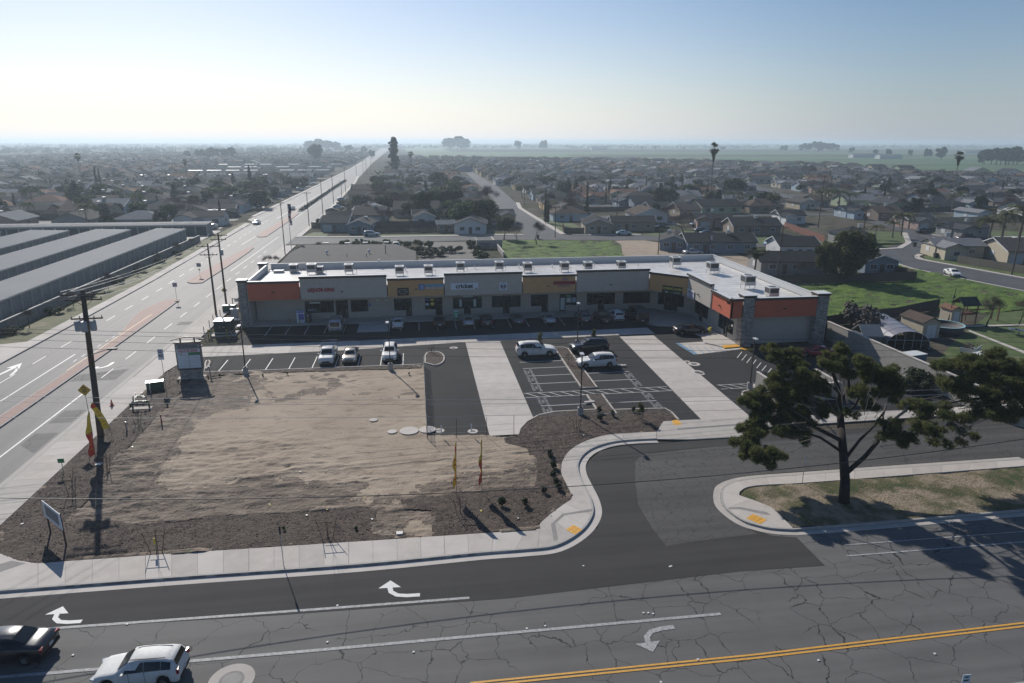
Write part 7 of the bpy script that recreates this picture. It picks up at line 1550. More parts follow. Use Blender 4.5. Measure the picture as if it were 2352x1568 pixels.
# feather flags
mFy=M('flag_yellow',(.72,.52,.05),.7,.15,3); mFr=M('flag_red',(.62,.06,.03),.7,.1,3)
def flag(q,ytop,label,tilt=.12,w_=.62,h=None,yaw=1.25,top='y'):
    a=at(*q); h=h or height(q[0],q[1],ytop); t=thing('feather_flag',label,'feather flag',(a.x,a.y,.1),yaw); n=14; pts=[(tilt*(z/h)**2*h*.4,0,z) for z in np.linspace(0,h,n)]; b=MB(); b.path(pts,.016,5); part('flagpole',b,mBlk,t)
    vs=[];fs=[];ms=[]
    for i in range(16):
        f=i/15; z=h*.24+f*h*.76; x0=tilt*(z/h)**2*h*.4; ww=w_*(1-max(0,(f-.72)/.28)**2.0*.95)*(.85+.1*math.sin(i)); yo=.05*math.sin(i*.9); vs+= [(x0,0,z),(x0-ww*.5,yo,z),(x0-ww,yo*1.6,z-.05)]
    for i in range(15):
        for j in range(2): fs.append((i*3+j,i*3+j+1,i*3+j+4,i*3+j+3)); ms.append(1 if (12<=i<=13 and top=='y') or (top=='r' and i<8) else 0)
    b=MB(); b.v=vs+[(x,y+.012,z) for x,y,z in vs]; m_=len(vs); b.f=fs+[tuple(v+m_ for v in reversed(f)) for f in fs]; b.m=ms+ms; part('banner',b,[mFy,mFr],t)
    b=MB(); 
    for i in range(5): z=h*(.36+i*.09); b.box((tilt*(z/h)**2*h*.4-w_*.45,-.01,z),(w_*.22,.07,.05))
    part('lettering',b,mFr if top=='y' else mFy,t)
flag((1049,1142),1036,'yellow feather flag, left one of the pair in the dirt',h=4.5,w_=.85); flag((1107,1135),1030,'feather flag with a red lower half, right one of the pair',top='r',h=4.5,w_=.85)
flag((224,1075),950,'orange red feather flag standing against the leaning pole',top='r'); flag((258,1005),958,'yellow feather flag bent over beside the leaning pole',tilt=-.75,h=3.6,yaw=.2)
# signs on posts
def post_sign(q,ytop,label,shape,board,w_,h_,txt=None,tm=None,face=0,name='road_sign',z0=.1,extra=None):
    a=at(*q); h=height(q[0],q[1],ytop); t=thing(name,label,'road sign',(a.x,a.y,z0),face); b=MB(); b.tube((0,0,0),(0,0,h-.05),.03,n=6); part('post',b,mStand,t); b=MB()
    zc=h-h_/2
    if shape=='diamond': s=w_/2; b.prism([(0,0)],0,0) if 0 else b.add([(0,-.04,zc-s),(s,-.04,zc),(0,-.04,zc+s),(-s,-.04,zc),(0,-.06,zc-s),(s,-.06,zc),(0,-.06,zc+s),(-s,-.06,zc)],[(0,3,2,1),(4,5,6,7),(0,1,5,4),(1,2,6,5),(2,3,7,6),(3,0,4,7)])
    else: b.box((0,-.05,zc),(w_,.02,h_))
    part('board',b,board,t)
    if txt:
        for (s_,sz,dz) in txt: text(s_,sz,tm or mBlk,(0,-.066,zc+dz),FR,t,.003,.006)
    return t,a,h,zc
mYS=M('sign_warning',(.55,.36,.04),.6,.08,4)
t,a,h,zc=post_sign((380,885),803,'speed limit sign reading 40 beside the monument sign','rect',mSignW,.62,1.25,(('SPEED',.17,.42),('LIMIT',.17,.22),('40',.5,-.18)))
t,a,h,zc=post_sign((214,1003),884,'yellow diamond warning sign beside the leaning pole','diamond',mYS,1.15,1.15,(('LEFT',.15,.25),('LANE',.15,.05),('ENDS',.15,-.15)))
t,a,h,zc=post_sign((519,699),661,'yellow diamond sign behind the pole pair','diamond',mYS,.95,.95,(('+',.6,0),))
t,a,h,zc=post_sign((407,693),650,'no U-turn sign on the median tip','rect',mSignW,.75,.75); b=MB()
b.add([(r_*math.cos(2*math.pi*i/20),-.064,zc+r_*math.sin(2*math.pi*i/20)) for r_ in (.32,.26) for i in range(20)],[(i,(i+1)%20,20+(i+1)%20,20+i) for i in range(20)]); b.box((0,-.066,zc),(.07,.01,.58),0,0,Matrix.Rotation(.75,3,'Y')); part('ban_ring',b,mRedL,t); b=MB(); b.path([(-.1,-.064,zc-.16),(-.1,-.064,zc+.06),(0,-.064,zc+.14),(.1,-.064,zc+.06),(.1,-.064,zc-.1)],.025,4); part('arrow',b,mBlk,t)
b=MB(); b.box((407 and 0,-.05,.1),(.7,.35,.12)); part('base',b,mTrim,t)
t,a,h,zc=post_sign((460,636),605,'grey square sign back with a small diamond on the far median','rect',M('sign_back',(.28,.29,.28),.6,.05),.85,.75); b=MB(); s=.22; z2=zc-.95; b.add([(0,-.06,z2-s),(s,-.06,z2),(0,-.06,z2+s),(-s,-.06,z2)],[(0,1,2,3)]); part('small_diamond',b,mYS,t)
t,a,h,zc=post_sign((147,1100-10),1055,'small greenish sign on the pavement edge left of the saplings','rect',mSignG,.5,.38)
t,a,h,zc=post_sign((1842,1112),1046,'slim pale sign seen edge-on on the island','rect',mSignW,.08,.65)
t,a,h,zc=post_sign((652,1303),1210,'narrow sign on a dark post beside the front pavement','rect',mTrim,.12,.6)
t,a,h,zc=post_sign((2208,1600),1551,'tall white notice board cut off by the bottom photo edge','rect',mSignW,.45,.6,(('NO',.14,.15),('PARK',.12,-.05)))
# cone, cabinets, valves at the left side of the lot
a=at(258,935); t=thing('traffic_cone','red traffic cone on the avenue pavement','traffic cone',(a.x,a.y,.15)); b=MB(); b.lathe([(.17,0),(.03,.7)],(0,0,.03),10); part('cone',b,M('cone_red',(.45,.08,.05),.6,0),t); b=MB(); b.box((0,0,.02),(.4,.4,.04)); part('base',b,M('cone_base',(.3,.06,.04),.7,0),t)
mGreen=M('cabinet_green',(.03,.075,.05),.5,.1,2); mPipe=M('pipe_green',(.03,.06,.035),.5,.2,4)
def valve(q,label,s=1.0,red=False):
    a=at(*q); t=thing('backflow_valve',label,'valve',(a.x,a.y,.1)); mt=mPipe; b=MB(); b.path([(-.8*s,0,0),(-.8*s,0,.75*s),(.8*s,0,.75*s),(.8*s,0,0)],.09*s,8); part('pipe_loop',b,mt,t,True); 
    for u in (-.4,.4): b=MB(); b.lathe([(.2*s,-.1),(.2*s,.1)],(u*s,0,.75*s),10); b.tube((u*s,0,.8*s),(u*s,0,1.25*s),.03*s); b.lathe([(.14*s,0),(.14*s,.03)],(u*s,0,1.25*s),10); part('gate_valve',b,mt,t)
    b=MB(); b.box((0,0,.04),(2.1*s,.7,.08)); part('pad',b,mConcC,t)
    if red: b=MB(); b.tube((1.4*s,.3,0),(1.4*s,.3,.8),.08); b.box((1.4*s,.3,.85),(.2,.2,.15)); part('standpipe',b,M('hydrant_red',(.25,.04,.03),.5,0),t)
valve((497+0,930+0),'x') if 0 else None
valve((325,940),'dark green backflow valve loop at the pavement edge, nearer the leaning pole',1.0); valve((322,925),'second backflow loop behind the nearer dark green one',.8)
a=at(358,895); t=thing('utility_cabinet','long dark green cabinet beside the pavement before the monument sign','cabinet',(a.x,a.y,.1),.25); b=MB(); b.box((0,0,.45),(1.7,.7,.85)); part('body',b,mGreen,t); b=MB(); b.box((0,0,.91),(1.8,.8,.06)); part('lid',b,mStand,t)
for (q,h_,lb) in (((347,905),1.1,'white marker post left of the long green cabinet'),((332,985-5),.0,''),((292,992),.9,'white marker post on the pavement edge'),((372,975),.9,'dark red standpipe in the bark'),((484,868),1.3,'white pipe post right of the monument sign')):
    if lb: a=at(*q); b=MB(); b.tube((0,0,0),(0,0,h_),.07,n=8); b.lathe([(.08,0),(.05,.06)],(0,0,h_),8); solo('marker_post',b,M('hydrant_red',(.25,.04,.03),.5,0) if 'red' in lb else mStand,lb,'post',None,(a.x,a.y,.1))
zf8=lambda x,y:((680+x*220/1725)*.648,(1040+y*220/1725)*.648)
a=at(*zf8(870,1200)); t=thing('transformer_cabinet','large dark green transformer cabinet by the left car park entrance','cabinet',(a.x,a.y+1.2,.1)); b=MB(); b.box((0,0,1.05),(2.3,2.0,2.0)); part('body',b,M('cabinet_dark',(.018,.03,.032),.5,.1,2),t); b=MB(); b.box((0,0,2.08),(2.4,2.1,.08)); part('lid',b,mStand,t); b=MB(); b.box((-.4,-1.02,1.2),(.1,.03,.25)); b.box((.15,-1.02,1.25),(.3,.02,.1)); part('handle',b,mStand,t); b=MB(); b.box((0,0,.04),(3.4,2.8,.1)); part('pad',b,mConcB,t)
for i,(x,y,s) in enumerate(((470,1240,1),(540,1240,1),(985,1235,1),(1115,1150,1))): a=at(*zf8(x,y)); bollard(a.x,a.y,'striped bollard around the transformer cabinet, %s from the left'%ordn(i+1),1.25,'bollards around the transformer')
for i,(x,y,h_) in enumerate(((350,1140,1.1),(500,960,1.1),(600,790,1.0),(795,620,.9),(965,420,.8),(1110,1090,1.2))): a=at(*zf8(x,y)); b=MB(); b.tube((0,0,0),(0,0,h_),.06,n=7); b.lathe([(.065,0),(.04,.04)],(0,0,h_),7); solo('guard_post',b,mStand,'grey guard post along the avenue pavement, %s going away'%ordn(i+1),'post','guard posts',(a.x,a.y,.12))
a=at(*zf8(1200,760)); t=thing('utility_cabinet','tall light grey cabinet beside the left mall pillar','cabinet',(a.x,a.y+.4,.1)); b=MB(); b.box((0,0,.85),(1.1,.6,1.7)); part('body',b,mTrafo,t); b=MB(); b.box((0,0,1.73),(1.2,.7,.06)); part('lid',b,mCap,t)
a=at(*zf8(1030,520)); t=thing('utility_cabinet','low dark green box behind the tall grey cabinet','cabinet',(a.x,a.y+.4,.1)); b=MB(); b.box((0,0,.5),(1.9,.8,.9)); part('body',b,mGreen,t); b=MB(); b.box((0,0,.98),(2.0,.9,.06)); part('lid',b,mCap,t)
a=at(*zf8(1310,400)); t=thing('pipe_rack','steel pipe rack with white plates beside the mall corner','rack',(a.x,a.y,.1)); b=MB(); b.box((0,0,.5),(2.0,.12,.12)); b.box((-.9,0,.8),(.1,.1,1.6)); b.box((.9,0,.8),(.1,.1,1.6)); b.box((0,0,1.5),(2.0,.1,.1)); part('frame',b,mFrame,t); b=MB(); b.box((.0,.05,1.2),(1.2,.05,.5)); part('plate',b,mCap,t); b=MB(); b.box((.1,-.1,.9),(.09,.09,1.7)); part('stake',b,M('stake_orange',(.35,.16,.04),.8,.1),t)
a=at(*zf8(1340,920)); t=thing('pipe_group','pale pipes and valve ends beside the mall corner','pipes',(a.x,a.y,.1)); b=MB(); b.tube((-1.0,.3,.9),(.6,.3,.8),.16,n=9); b.tube((.2,-.1,.6),(1.0,-.5,.45),.13,n=9); part('pipe',b,mTrafo,t,True); b=MB(); b.tube((-.9,.3,0),(-.9,.3,.85),.1); b.tube((.4,.2,0),(.4,.2,.75),.1); part('riser',b,mGreen,t)
b=MB(); gp=[at(*zf8(x,y)) for x,y in ((380,1290),(540,1250),(980,1235),(1110,1205),(1170,1160),(1390,920))]; b.path([(p.x,p.y,.75) for p in gp],.05,6); part0=solo('guard_rail',b,mConcB,'low pale pipe rail curving round the transformer corner','rail'); 
for p in gp: b=MB(); b.tube((p.x,p.y,0),(p.x,p.y,.75),.05,n=6); part('post',b,mStand,part0)
# chain link fence along the rutted lane
mMesh=M('chain_link',(.25,.26,.26),.5,0,metal=.5)
P0=[at(985,850),at(989,920),at(992,1012)]; P0=[Vector((.25,y,0)) for y in np.linspace(80.2,58.9,10)]
t=thing('chain_link_fence','low wire fence with leaning posts at the right edge of the dirt','fence',(0,0,0)); 
for i,p in enumerate(P0): b=MB(); b.tube((p.x,p.y,0),(p.x+random.uniform(-.05,.05),p.y,1.45),.03,n=6); part('post',b,mStand,t)
b=MB(); 
for z in (.15,.8,1.4): b.path([(p.x,p.y,z+random.uniform(-.05,.05)) for p in P0],.012,4)
for i in range(150):
    y=58.9+i*.142; b.tube((.25,y,.1),(.25,y+.5,1.38),.005,n=3,cap=False); b.tube((.25,y+.5,.1),(.25,y,1.38),.005,n=3,cap=False)
part('wire_mesh',b,mMesh,t,kind='stuff')
t=thing('wire_barrier','thin posts and wire closing off the end of the lane','fence',(0,0,0)); PX=[(.3,58.7),(3.0,58.6),(5.8,58.6),(8.4,58.8)]
for x,y in PX: b=MB(); b.tube((x,y,0),(x,y,2.0),.022,n=5); part('post',b,mFrame,t)
for x in (1.6,4.4): b=MB(); b.box((x,58.9,.9),(.1,.04,.75)); part('marker',b,mSignW,t)
b=MB(); [b.path([(x,y,z) for x,y in PX],.008,4) for z in (.6,1.2)]; part('wire_mesh',b,mMesh,t,kind='stuff')
# litter and irrigation boxes
for (q,lb) in (((1008-90,1229),'pale square valve box in the bark near the front pavement'),((228,1070),'small white box at the pavement edge')): a=at(*q); b=MB(); b.box((0,0,.03),(.45,.35,.08)); solo('valve_box',b,mCap,lb,'valve box',None,(a.x,a.y,.15))
for i,q in enumerate(((838,1146),(855,1197),(705,1188),(1105,1178),(1265,1188),(52,1208),(207,1078),(305,1030),(1190,1195),(752,1175),(1470,955),(1340,1003),(620,1163),(690,1087))): a=at(*q); b=MB(); b.box((0,0,.02),(random.uniform(.1,.2),random.uniform(.08,.14),.03),random.uniform(0,3)); solo('litter',b,mCap if i%3 else mTag,'scrap of pale litter on the ground of the empty lot','litter','litter scraps on the lot',(a.x,a.y,.17))
for q in ((1440-12,842),(1355-1,926),(988-495,0)): 
    if q[1]>0: a=at(*q); b=MB(); b.box((0,0,.05),(1.1,.35,.06),.1); solo('meter_cover',b,mConcB,'pale lid in the planter strip, %s one'%('farther' if q[1]<900 else 'nearer'),'lid',None,(a.x,a.y,.15))
# ---------------------------------------------------------------- boundary wall, bin store, back garden
mWallB=M('boundary_block',(.30,.285,.26),.95,.12,1,.3,10)
def wallrun(P,h,label,th=.25):
    t=thing('boundary_wall',label,'wall',(P[0][0],P[0][1],0)); o=Vector(P[0])
    for i in range(len(P)-1):
        a=Vector(P[i]);c=Vector(P[i+1]); L=(c-a).length; n=max(1,round(L/4)); ang=math.atan2(c.y-a.y,c.x-a.x)
        for k in range(n): m_=a.lerp(c,(k+.5)/n)-o; b=MB(); b.box((0,0,h/2),(L/n-.015,th,h)); part('wall_bay',b,mWallB,t).matrix_basis=Matrix.Translation((m_.x,m_.y,0))@Matrix.Rotation(ang,4,'Z'); 
        m_=(a+c)/2-o; b=MB(); b.box((0,0,h+.04),(L+.1,th+.1,.08)); part('coping',b,mConc,t).matrix_basis=Matrix.Translation((m_.x,m_.y,0))@Matrix.Rotation(ang,4,'Z')
    return t
w0=(56.3,85); a=at(2105,905,0); wallrun([w0,(56.6,56.0)],2.6,'tall boundary wall running from the last pillar towards the side road'); a=at(2103,897); c=at(2185,940); wallrun([(56.8,55.8),(58.5,52.5),(61,50)],1.3,'lower end of the boundary wall under the hanging pine crown')
wallrun([(.6+19.8,188.5),(.6+19.8,161.0)],1.2,'low wall at the left side of the weedy lot'); 
t=thing('bin_store','walled bin enclosure with dark ribbed gates beside the right lamp post','bin store',(0,0,0)); A_=at(1737,893); B_=at(1795,910); x0,y0=A_.x,A_.y
for (cx,cy,lx,ly) in ((x0+.1,y0-2.0,.22,4.6),(x0+3.6,y0-4.2,7.0,.22),(x0+7.1,y0-2.0,.22,4.6)): b=MB(); b.box((cx,cy,.95),(lx,ly,1.9)); part('wall',b,mWallB,t); b=MB(); b.box((cx,cy,1.93),(lx+.1,ly+.1,.08)); part('coping',b,mConc,t)
for s in (0,1): b=MB(); [b.box((x0+.35+s*3.4+i*.22,y0+.35,.95),(.17,.05,1.7)) for i in range(15)]; part('gate',b,mStD,t)
b=MB(); b.rect(x0,y0-4,x0+7,y0+1.5,.022); part('pad',b,mConcC,t)
t=thing('yard_dumpster','grey bin inside the walled store','bin',(x0+3.2,y0-2.4,.03)); b=MB(); b.box((0,0,.6),(1.8,1.3,1.1)); part('body',b,mTrafo,t); b=MB(); b.box((0,0,1.18),(1.9,1.4,.07)); part('lid',b,mFrame,t)
zbD=lambda x,y:((2730+x*.38265)*.648,(880+y*.38265)*.648)
# greenhouse tunnel
a=at(*zbD(1090,935)); c=at(*zbD(1450,925)); mid=(a+c)/2; back=at(*zbD(800,745)); ax=(Vector((back.x,back.y,0))-Vector((a.x,a.y,0))); L=ax.length; ang=math.atan2(ax.y,ax.x); wd=(c-a).length
t=thing('greenhouse_tunnel','arched greenhouse tunnel covered with shiny grey film','greenhouse',(mid.x,mid.y,0),ang); mFilm=M('tunnel_film',(.20,.185,.20),.3,.15,1.5,spec=.6)
prof=[(wd/2*math.cos(math.pi*i/12),.5+1.9*math.sin(math.pi*i/12)) for i in range(13)]; b=MB()
vs=[(xx,y_,z_) for xx in (0,L) for y_,z_ in prof]; b.add(vs,[(i,i+1,13+i+1,13+i) for i in range(12)]); b.add([(0,prof[0][0],0),(L,prof[0][0],0),(L,prof[0][0],.5),(0,prof[0][0],.5)],[(0,1,2,3)]); b.add([(0,prof[-1][0],0),(L,prof[-1][0],0),(L,prof[-1][0],.5),(0,prof[-1][0],.5)],[(0,3,2,1)]); part('film_cover',b,mFilm,t)
for k in range(6): b=MB(); b.path([(k*L/5,prof[0][0]*1.01,0)]+[(k*L/5,y_*1.01,z_*1.01) for y_,z_ in prof]+[(k*L/5,prof[-1][0]*1.01,0)],.035,5); part('hoop',b,mCap,t)
b=MB(); 
for u in (-.3,-.1,.1,.3): b.tube((-.02,u*wd,0),(-.02,u*wd,2.2),.03,n=4)
b.tube((-.02,-.45*wd,1.2),(-.02,.45*wd,1.2),.03,n=4); part('end_frame',b,mCap,t)
a=at(*zbD(930,905)); t=thing('lean_to_frame','small glazed lean-to frame beside the greenhouse tunnel','cold frame',(a.x,a.y+1,0),ang-1.57); b=MB(); b.box((0,0,.8),(2.4,3.6,1.5)); part('wall',b,M('leanto_grey',(.12,.13,.14),.7,.15,2),t); b=MB(); gable(b,2.4,3.6,1.6,.6,'x',.15); part('roof',b,M('leanto_glass',(.22,.23,.23),.3,.1,2),t)
def shed(q0,q1,d,label,wm,rm,h=2.3,ang=0,ridge='y'):
    a=at(*q0);c=at(*q1); w_=(c-a).length; ang=math.atan2(c.y-a.y,c.x-a.x) if ang is None else ang; m_=(a+c)/2; n_=Vector((-math.sin(ang),math.cos(ang),0))*d/2; t=thing('garden_shed',label,'shed',tuple(m_+n_),ang); wl=MB(); rf=MB(); gable(rf,w_,d,h,.5,ridge,.2,walls=wl); part('wall',wl,wm,t); part('roof',rf,rm,t)
    b=MB(); b.box((0,-d/2-.03,h*.43),(w_*.55,.05,h*.82)); o=part('double_door',b,mTrimW,t); b=MB(); b.box((0,-d/2-.06,h*.45),(.04,.03,h*.6)); part('door_gap',b,mStand,o); return t
shed(zbD(1395,835),zbD(1560,832),4.6,'cream shed with a brown roof and white double doors',WM['ochre'] if 0 else WM['cream'],RM['brown']); shed(zbD(1660,705),zbD(1755,705),2.4,'narrow tan shed behind the cream shed',WM['cream'],RM['terracotta'],2.3)
a=at(*zbD(1690,800)); t=thing('above_ground_pool','round above ground pool with a pale blue rim','pool',(a.x,a.y+2.0,0)); b=MB(); b.lathe([(2.6,0),(2.6,1.1),(2.5,1.1),(2.5,.8)],(0,0,0),28); part('pool_wall',b,M('pool_wall',(.06,.06,.06),.7,.2,2),t,True); b=MB(); b.disc((0,0),2.72,1.14,28,2.48); part('rim',b,M('pool_rim',(.35,.55,.62),.4,0),t); b=MB(); b.disc((0,0),2.5,.78,28); part('water',b,M('pool_water',(.02,.035,.03),.08,0,spec=.8),t)
a=at(*zbD(1830,700)); t=thing('wooden_playhouse','rusty looking wooden play tower with a dark slide tube roof','playhouse',(a.x,a.y+1,0)); mRust=M('play_wood',(.15,.07,.045),.9,.3,2)
for sx in (-1.2,1.2):
    for sy in (-1,1): b=MB(); b.box((sx,sy,1.6),(.12,.12,3.2)); part('post',b,mRust,t)
b=MB(); b.box((0,0,1.5),(2.6,2.2,.1)); b.box((3.5,0,2.0),(5,.15,.15)); part('deck',b,mRust,t); b=MB(); b.box((5.9,0,1.1),(.15,.15,2.2)); b.box((5.9,1.2,1.1),(.15,.15,2.2)); part('swing_frame',b,mRust,t); b=MB(); gable(b,2.6,2.2,3.0,.8,'x',.2); part('roof',b,M('play_roof',(.035,.05,.045),.8,.2),t); b=MB(); [b.box((0,-1.05,1.7+i*.2),(2.5,.05,.1)) for i in range(4)]; part('railing',b,mRust,t)
a=at(*zbD(1900,1005)); t=thing('garden_trailer','old white flatbed trailer loaded with branches on the dry lawn','trailer',(a.x,a.y+1,0),.6); b=MB(); b.box((0,0,.65),(3.2,1.6,.12)); b.box((0,-.8,.9),(3.2,.06,.5)); b.box((-1.6,0,.9),(.06,1.6,.5)); part('bed',b,mCap,t); 
for s in (-1,1): o=link('wheel',bpy.data.meshes['car_sedan_tyre'],t,(0,s*.9,.32))
b=MB(); rs=random.Random(5); [b.tube((rs.uniform(-1.5,1.5),rs.uniform(-.7,.7),.75),(rs.uniform(-1.5,1.5),rs.uniform(-.7,.7),1.4),.04,n=4) for _ in range(40)]; part('branches',b,mTwig,t,kind='stuff')
a=at(*zbD(1370,1095)); t=thing('blue_tarp_crate','pale blue crate beside the boundary wall','crate',(a.x,a.y+1,0),.2); b=MB(); b.box((0,0,.7),(2.4,1.6,1.4)); part('body',b,M('crate_blue',(.14,.19,.28),.7,.2,2),t); b=MB(); b.box((0,0,1.43),(2.5,1.7,.06)); part('lid',b,mCap,t)
a=at(*zbD(2010,1085)); t=thing('pale_crate','pale crate near the hanging pine crown','crate',(a.x,a.y+1,0),.3); b=MB(); b.box((0,0,.6),(1.9,1.5,1.2)); part('body',b,mSignW if 0 else WM['cream'],t); b=MB(); b.box((0,0,1.24),(2.0,1.6,.05)); part('lid',b,mCap,t)
P_=[W(2240,715),W(2250,713),W(2400,775),W(2400,785)]; b=MB(); b.poly([W(*zbD(1740,730)),W(*zbD(1740,715)),W(*zbD(2500,700)),W(*zbD(2500,712))],.03); b.poly([W(*zbD(1830,765)),W(*zbD(1850,758)),W(*zbD(2400,970)),W(*zbD(2400,995))],.03); struct('garden_path',b,mConc)
for i,(x,y) in enumerate(((2240,790),(2300,800))): a=at(*zbD(x,y)); t=thing('garden_table','round pale garden table with benches, %s one'%('left','right')[i],'table',(a.x,a.y,0)); b=MB(); b.lathe([(.6,0),(.6,.06)],(0,0,.7),14); part('table_top',b,mStand,t); b=MB(); b.tube((0,0,0),(0,0,.7),.1); part('pedestal',b,mStand,t)
a=at(*zbD(1640,700)); t=thing('basketball_pole','thin dark pole with a round fitting beside the tan shed','pole',(a.x,a.y,0)); b=MB(); b.tube((0,0,0),(.4,0,5.5),.06,.04); part('pole',b,mFrame,t); b=MB(); b.lathe([(.05,0),(.25,.2),(.05,.5)],(.3,0,4.0),8); part('fitting',b,mFrame,t)
b=MB(); 
fence([tuple(at(*zbD(480,735)).xy),tuple(at(*zbD(700,700)).xy),tuple(at(*zbD(1180,640)).xy),tuple(at(*zbD(1560,560)).xy)],mBoardD,'dark garden fence separating the meadow from the back garden',1.7)
# ---------------------------------------------------------------- dark roofed shop behind the mall
t=thing('low_shop','low shop with a wide dark flat roof behind the mall','building',(0,0,0)); b=MB(); b.prism([(-25.8,136),(-.8,136),(-.8,146.5),(-5,157.5),(-24.5,159),(-26,148.5)],0,3.8); part('wall',b,WM['tan'],t)
mDR=M('dark_shingle',(.06,.057,.055),.9,.15,.5); b=MB(); b.prism([(-26.2,134),(-.3,134),(-.3,146.8),(-4.7,157.9),(-25,159.4),(-26.5,148.5)],3.82,4.02); part('roof',b,mDR,t)
for i,q in enumerate(((747,560),(796,560),(837,559),(885,558))): a=at(q[0]+2,q[1]-1,4.0); b=MB(); b.box((a.x,a.y,4.13),(1.2,1.0,.2)); part('skylight',b,mCap,t)
for q in ((751,584),(848,582)): a=at(*q,4.0); b=MB(); b.lathe([(.12,0),(.12,.4),(.32,.5),(.32,.75),(.1,.9)],(a.x,a.y,4.02),10); part('turbine_vent',b,mCap,t)
for q in ((797,590),(842,590)): a=at(*q,4.0); b=MB(); b.tube((a.x,a.y,4.0),(a.x,a.y,4.7),.06,n=6); part('vent_pipe',b,mFrame,t)
a=at(886,583,4.0); b=MB(); b.tube((a.x,a.y,4.0),(a.x,a.y,5.6),.08,n=6); b.lathe([(.2,0),(.05,.2)],(a.x,a.y,5.6),8); part('flue',b,mFrame,t)
a=at((900+1150*.38265)*.648,(450+1250*.38265)*.648,7.2); t=thing('roof_light','small white floodlight on the rear mall parapet','floodlight',(a.x,117.3,6.95)); b=MB(); b.box((0,0,.2),(.35,.35,.3)); part('head',b,mCap,t); b=MB(); b.tube((0,0,0),(0,0,.1),.04); part('bracket',b,mFrame,t)
# flagpoles
FL=at(659,590); t=thing('flagpole','tall flagpole with a drooping striped flag by the avenue','flagpole',(FL.x+1.2,FL.y,0)); h_=height(663,590,468); b=MB(); b.tube((0,0,0),(0,0,h_),.08,.05); part('pole',b,mStand,t); b=MB(); mFl=[M('flag_stripe_red',(.22,.05,.06),.8,0),M('flag_stripe_white',(.42,.42,.44),.8,0),M('flag_canton',(.03,.04,.10),.8,0)]
for i in range(9): z=h_-.3-i*.55; b.box((.35+.12*math.sin(i),.05*math.cos(i*2),z),(.75-.03*i,.08,.54),.3,(2 if i<3 else (0 if i%2 else 1)))
part('flag',b,mFl,t)
pole((655,585),462,'bare wooden pole immediately left of the drooping flag',((0,.9),),0,0,r=.12)
# street bins
mBin=M('bin_green',(.02,.10,.06),.5,.1); mBinK=M('bin_dark',(.03,.035,.035),.5,.1)
for i,(q,mt,lb) in enumerate((((819,557),mBin,'green wheeled bin, left one of the pair on the verge behind the mall'),((831,557),mBin,'green wheeled bin, right one of the pair on the verge behind the mall'),((772,487),mBinK,'dark bin left of the pair near the parked cars by the avenue'),((783,484),mBinK,'dark bin right of the pair near the parked cars'),((2102,525),M('bin_brown',(.08,.04,.03),.5,.1),'brown bin at the kerb before the brick house'),((2110,526),mBin,'green bin at the kerb beside the brown bin'),((2152,538),mBinK,'dark bin standing alone at the kerb'),((2100,566),mBinK,'dark bin at the corner kerb tip'),((2148,592),mBinK,'black bin at the corner of the cream house'),((2157,590),mBinK,'dark bin right of the black bin by the cream house'),((739,505),mBinK,'dark box on the verge at the corner pole'),((1235,548),mBinK,'dark letter box cluster at the side street mouth'))):
    a=at(*q); t=thing('wheeled_bin',lb,'bin',(a.x,a.y,.05)); b=MB(); b.add([(-.28,-.3,0),(.28,-.3,0),(.28,.3,0),(-.28,.3,0),(-.36,-.38,1.05),(.36,-.38,1.05),(.36,.38,1.05),(-.36,.38,1.05)],[(3,2,1,0),(4,5,6,7),(0,1,5,4),(1,2,6,5),(2,3,7,6),(3,0,4,7)]); part('body',b,mt,t); b=MB(); b.box((0,0,1.1),(.78,.82,.08)); part('lid',b,mt,t)
# white shade canopy behind the plank fence
a=at(1945,632); t=thing('shade_canopy','small white peaked canopy behind the dark plank fence','canopy',(a.x,a.y+2,0)); b=MB(); b.add([(-1.7,-1.7,2.1),(1.7,-1.7,2.1),(1.7,1.7,2.1),(-1.7,1.7,2.1),(.6,0,3.4)],[(0,1,4),(1,2,4),(2,3,4),(3,0,4)]); part('canopy_cloth',b,mTrimW,t)
for sx in (-1.6,1.6):
    for sy in (-1.6,1.6): b=MB(); b.tube((sx,sy,0),(sx,sy,2.1),.03); part('leg',b,mStand,t)
# bin yard of the neighbour
t=thing('neighbour_bin_store','walled bin store with dark gates beside the weedy lot','bin store',(0,0,0)); 
for (cx,cy,lx,ly) in ((15.3,178.5,.2,7),(18.6,175,6.4,.2)): b=MB(); b.box((cx,cy,1.1),(lx,ly,2.2)); part('wall',b,mWallB,t)
b=MB(); b.box((17,174.6,.8),(2.6,1.2,1.5)); part('container',b,M('container_grey',(.10,.12,.13),.6,.1),t)
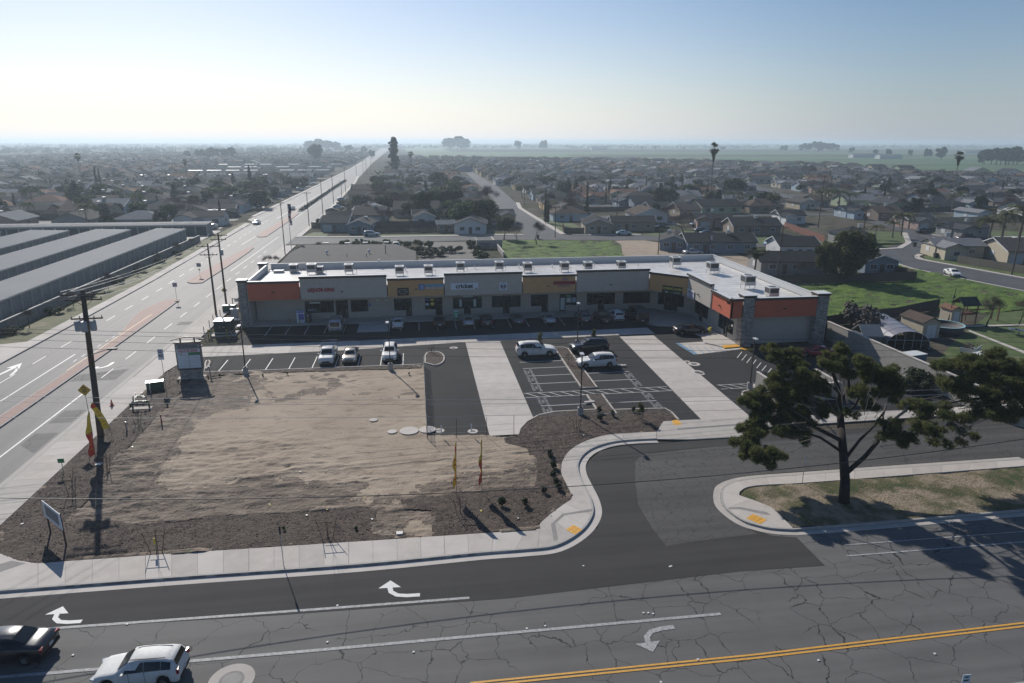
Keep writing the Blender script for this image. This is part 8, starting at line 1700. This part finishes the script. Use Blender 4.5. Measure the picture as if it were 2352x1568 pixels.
# ================================================================ FAR DISTANCE
G_='hazy tree clumps on the horizon'
for (x,yb,yt,w_,lb) in ((1046,343,312,1.5,'largest hazy tree clump on the horizon right of the eucalyptus'),(1030,343,316,1.1,'left part of the largest hazy tree clump'),(1065,343,315,1.1,'right part of the largest hazy tree clump'),(1190,343,322,.9,'small round hazy clump on the far field'),(1248,343,320,.9,'tall hazy clump beside the small round one'),(2290,378,338,1.5,'big dark tree clump at the right field edge, left part'),(2325,378,334,1.5,'big dark tree clump at the right field edge, right part'),(2258,377,345,1.1,'outlying end of the big dark clump'),(2160,366,335,.9,'clump of hazy trees behind the leaning palm'),(2130,362,339,.8,'smaller hazy clump left of the leaning palm'),(2090,358,343,.8,'tiny far clump before the horizon trees'),(1850,348,328,1.6,'long wooded rise on the horizon, left end'),(1880,348,324,1.6,'long wooded rise on the horizon, crest'),(1910,348,328,1.6,'long wooded rise on the horizon, right end'),(1800,347,332,1.2,'low clump left of the wooded rise'),(1955,352,337,.8,'pair of trees right of the wooded rise'),(460,366,342,1.2,'wide hazy grove left of the avenue, left part'),(490,366,338,1.4,'wide hazy grove left of the avenue, middle'),(525,366,336,1.4,'wide hazy grove left of the avenue, right part'),(430,366,345,1.0,'low end of the wide hazy grove'),(300,362,350,.8,'faint clump among the far left roofs'),(740,345,318,1.5,'faint tall wood beyond the avenue end'),(715,345,322,1.5,'left shoulder of the faint tall wood'),(770,346,324,1.5,'right shoulder of the faint tall wood'),(800,350,332,1.2,'hazy wood left of the eucalyptus'),(855,362,343,.9,'hazy round tree by the far avenue'),(835,352,335,1.2,'hazy wood nearer the eucalyptus'),(2040,360,340,.7,'hazy clump over the right fields'),(2010,357,341,.7,'small hazy clump over the right fields'),(1505,345,334,.4,'tiny dark tree on the far field'),(1475,345,335,.3,'thin far tree on the open field'),(1660,344,336,1.4,'faint low wood on the right horizon'),(1570,343,337,1.2,'fainter low wood on the horizon')):
    a=at(x,yb); h_=height(x,yb,yt); tree('grove',a.x,a.y,h_,lb,int(x)%3,mLeafC,w_,G_)
V=[]; rr=np.random.RandomState(9)
bl=[]
for i in range(900):
    x=rr.uniform(0,2352); yb=rr.uniform(331,352) if x<850 else rr.uniform(331,340); a=at(x,yb); bl.append((a.x,a.y,3,rr.uniform(10,40)*(a.y/2500),8,rr.uniform(2,6)*(max(1,a.y/2500)),1))
V=cloud(9000,bl,4.0,rr); link('far_woodland',quads_mesh('far_woodland',V,mLeafC),None,kind='stuff')
for i,(q,w_,d_,lb) in enumerate((((1990,362),60,14,'long low farm building before the hazy trees'),((2040,364),40,14,'second low farm building with a pale roof'),((1375,362-18),50,20,'tiny pale farm shed on the far field'),((2240,352),70,16,'pale farm roofs behind the big dark clump'))):
    a=at(*q); house(a.x,a.y,float(w_),float(d_),'long','white','pale grey',lb,5.0,0,None,0,cooler=False)
# haze: one closed box of even thin air round camera and scene
b=MB(); b.box((0,7700,16.5),(30000,17400,36.6)); 
hm=bpy.data.materials.new('haze_air'); hm.use_nodes=True; n=hm.node_tree.nodes; n.clear(); ho=n.new('ShaderNodeOutputMaterial'); pv=n.new('ShaderNodeVolumePrincipled')
pv.inputs['Color'].default_value=(.72,.86,.98,1); pv.inputs['Density'].default_value=.00029; pv.inputs['Anisotropy'].default_value=.4; hm.node_tree.links.new(pv.outputs[0],ho.inputs['Volume'])
link('haze',b.mesh('haze',hm),None,kind='stuff')
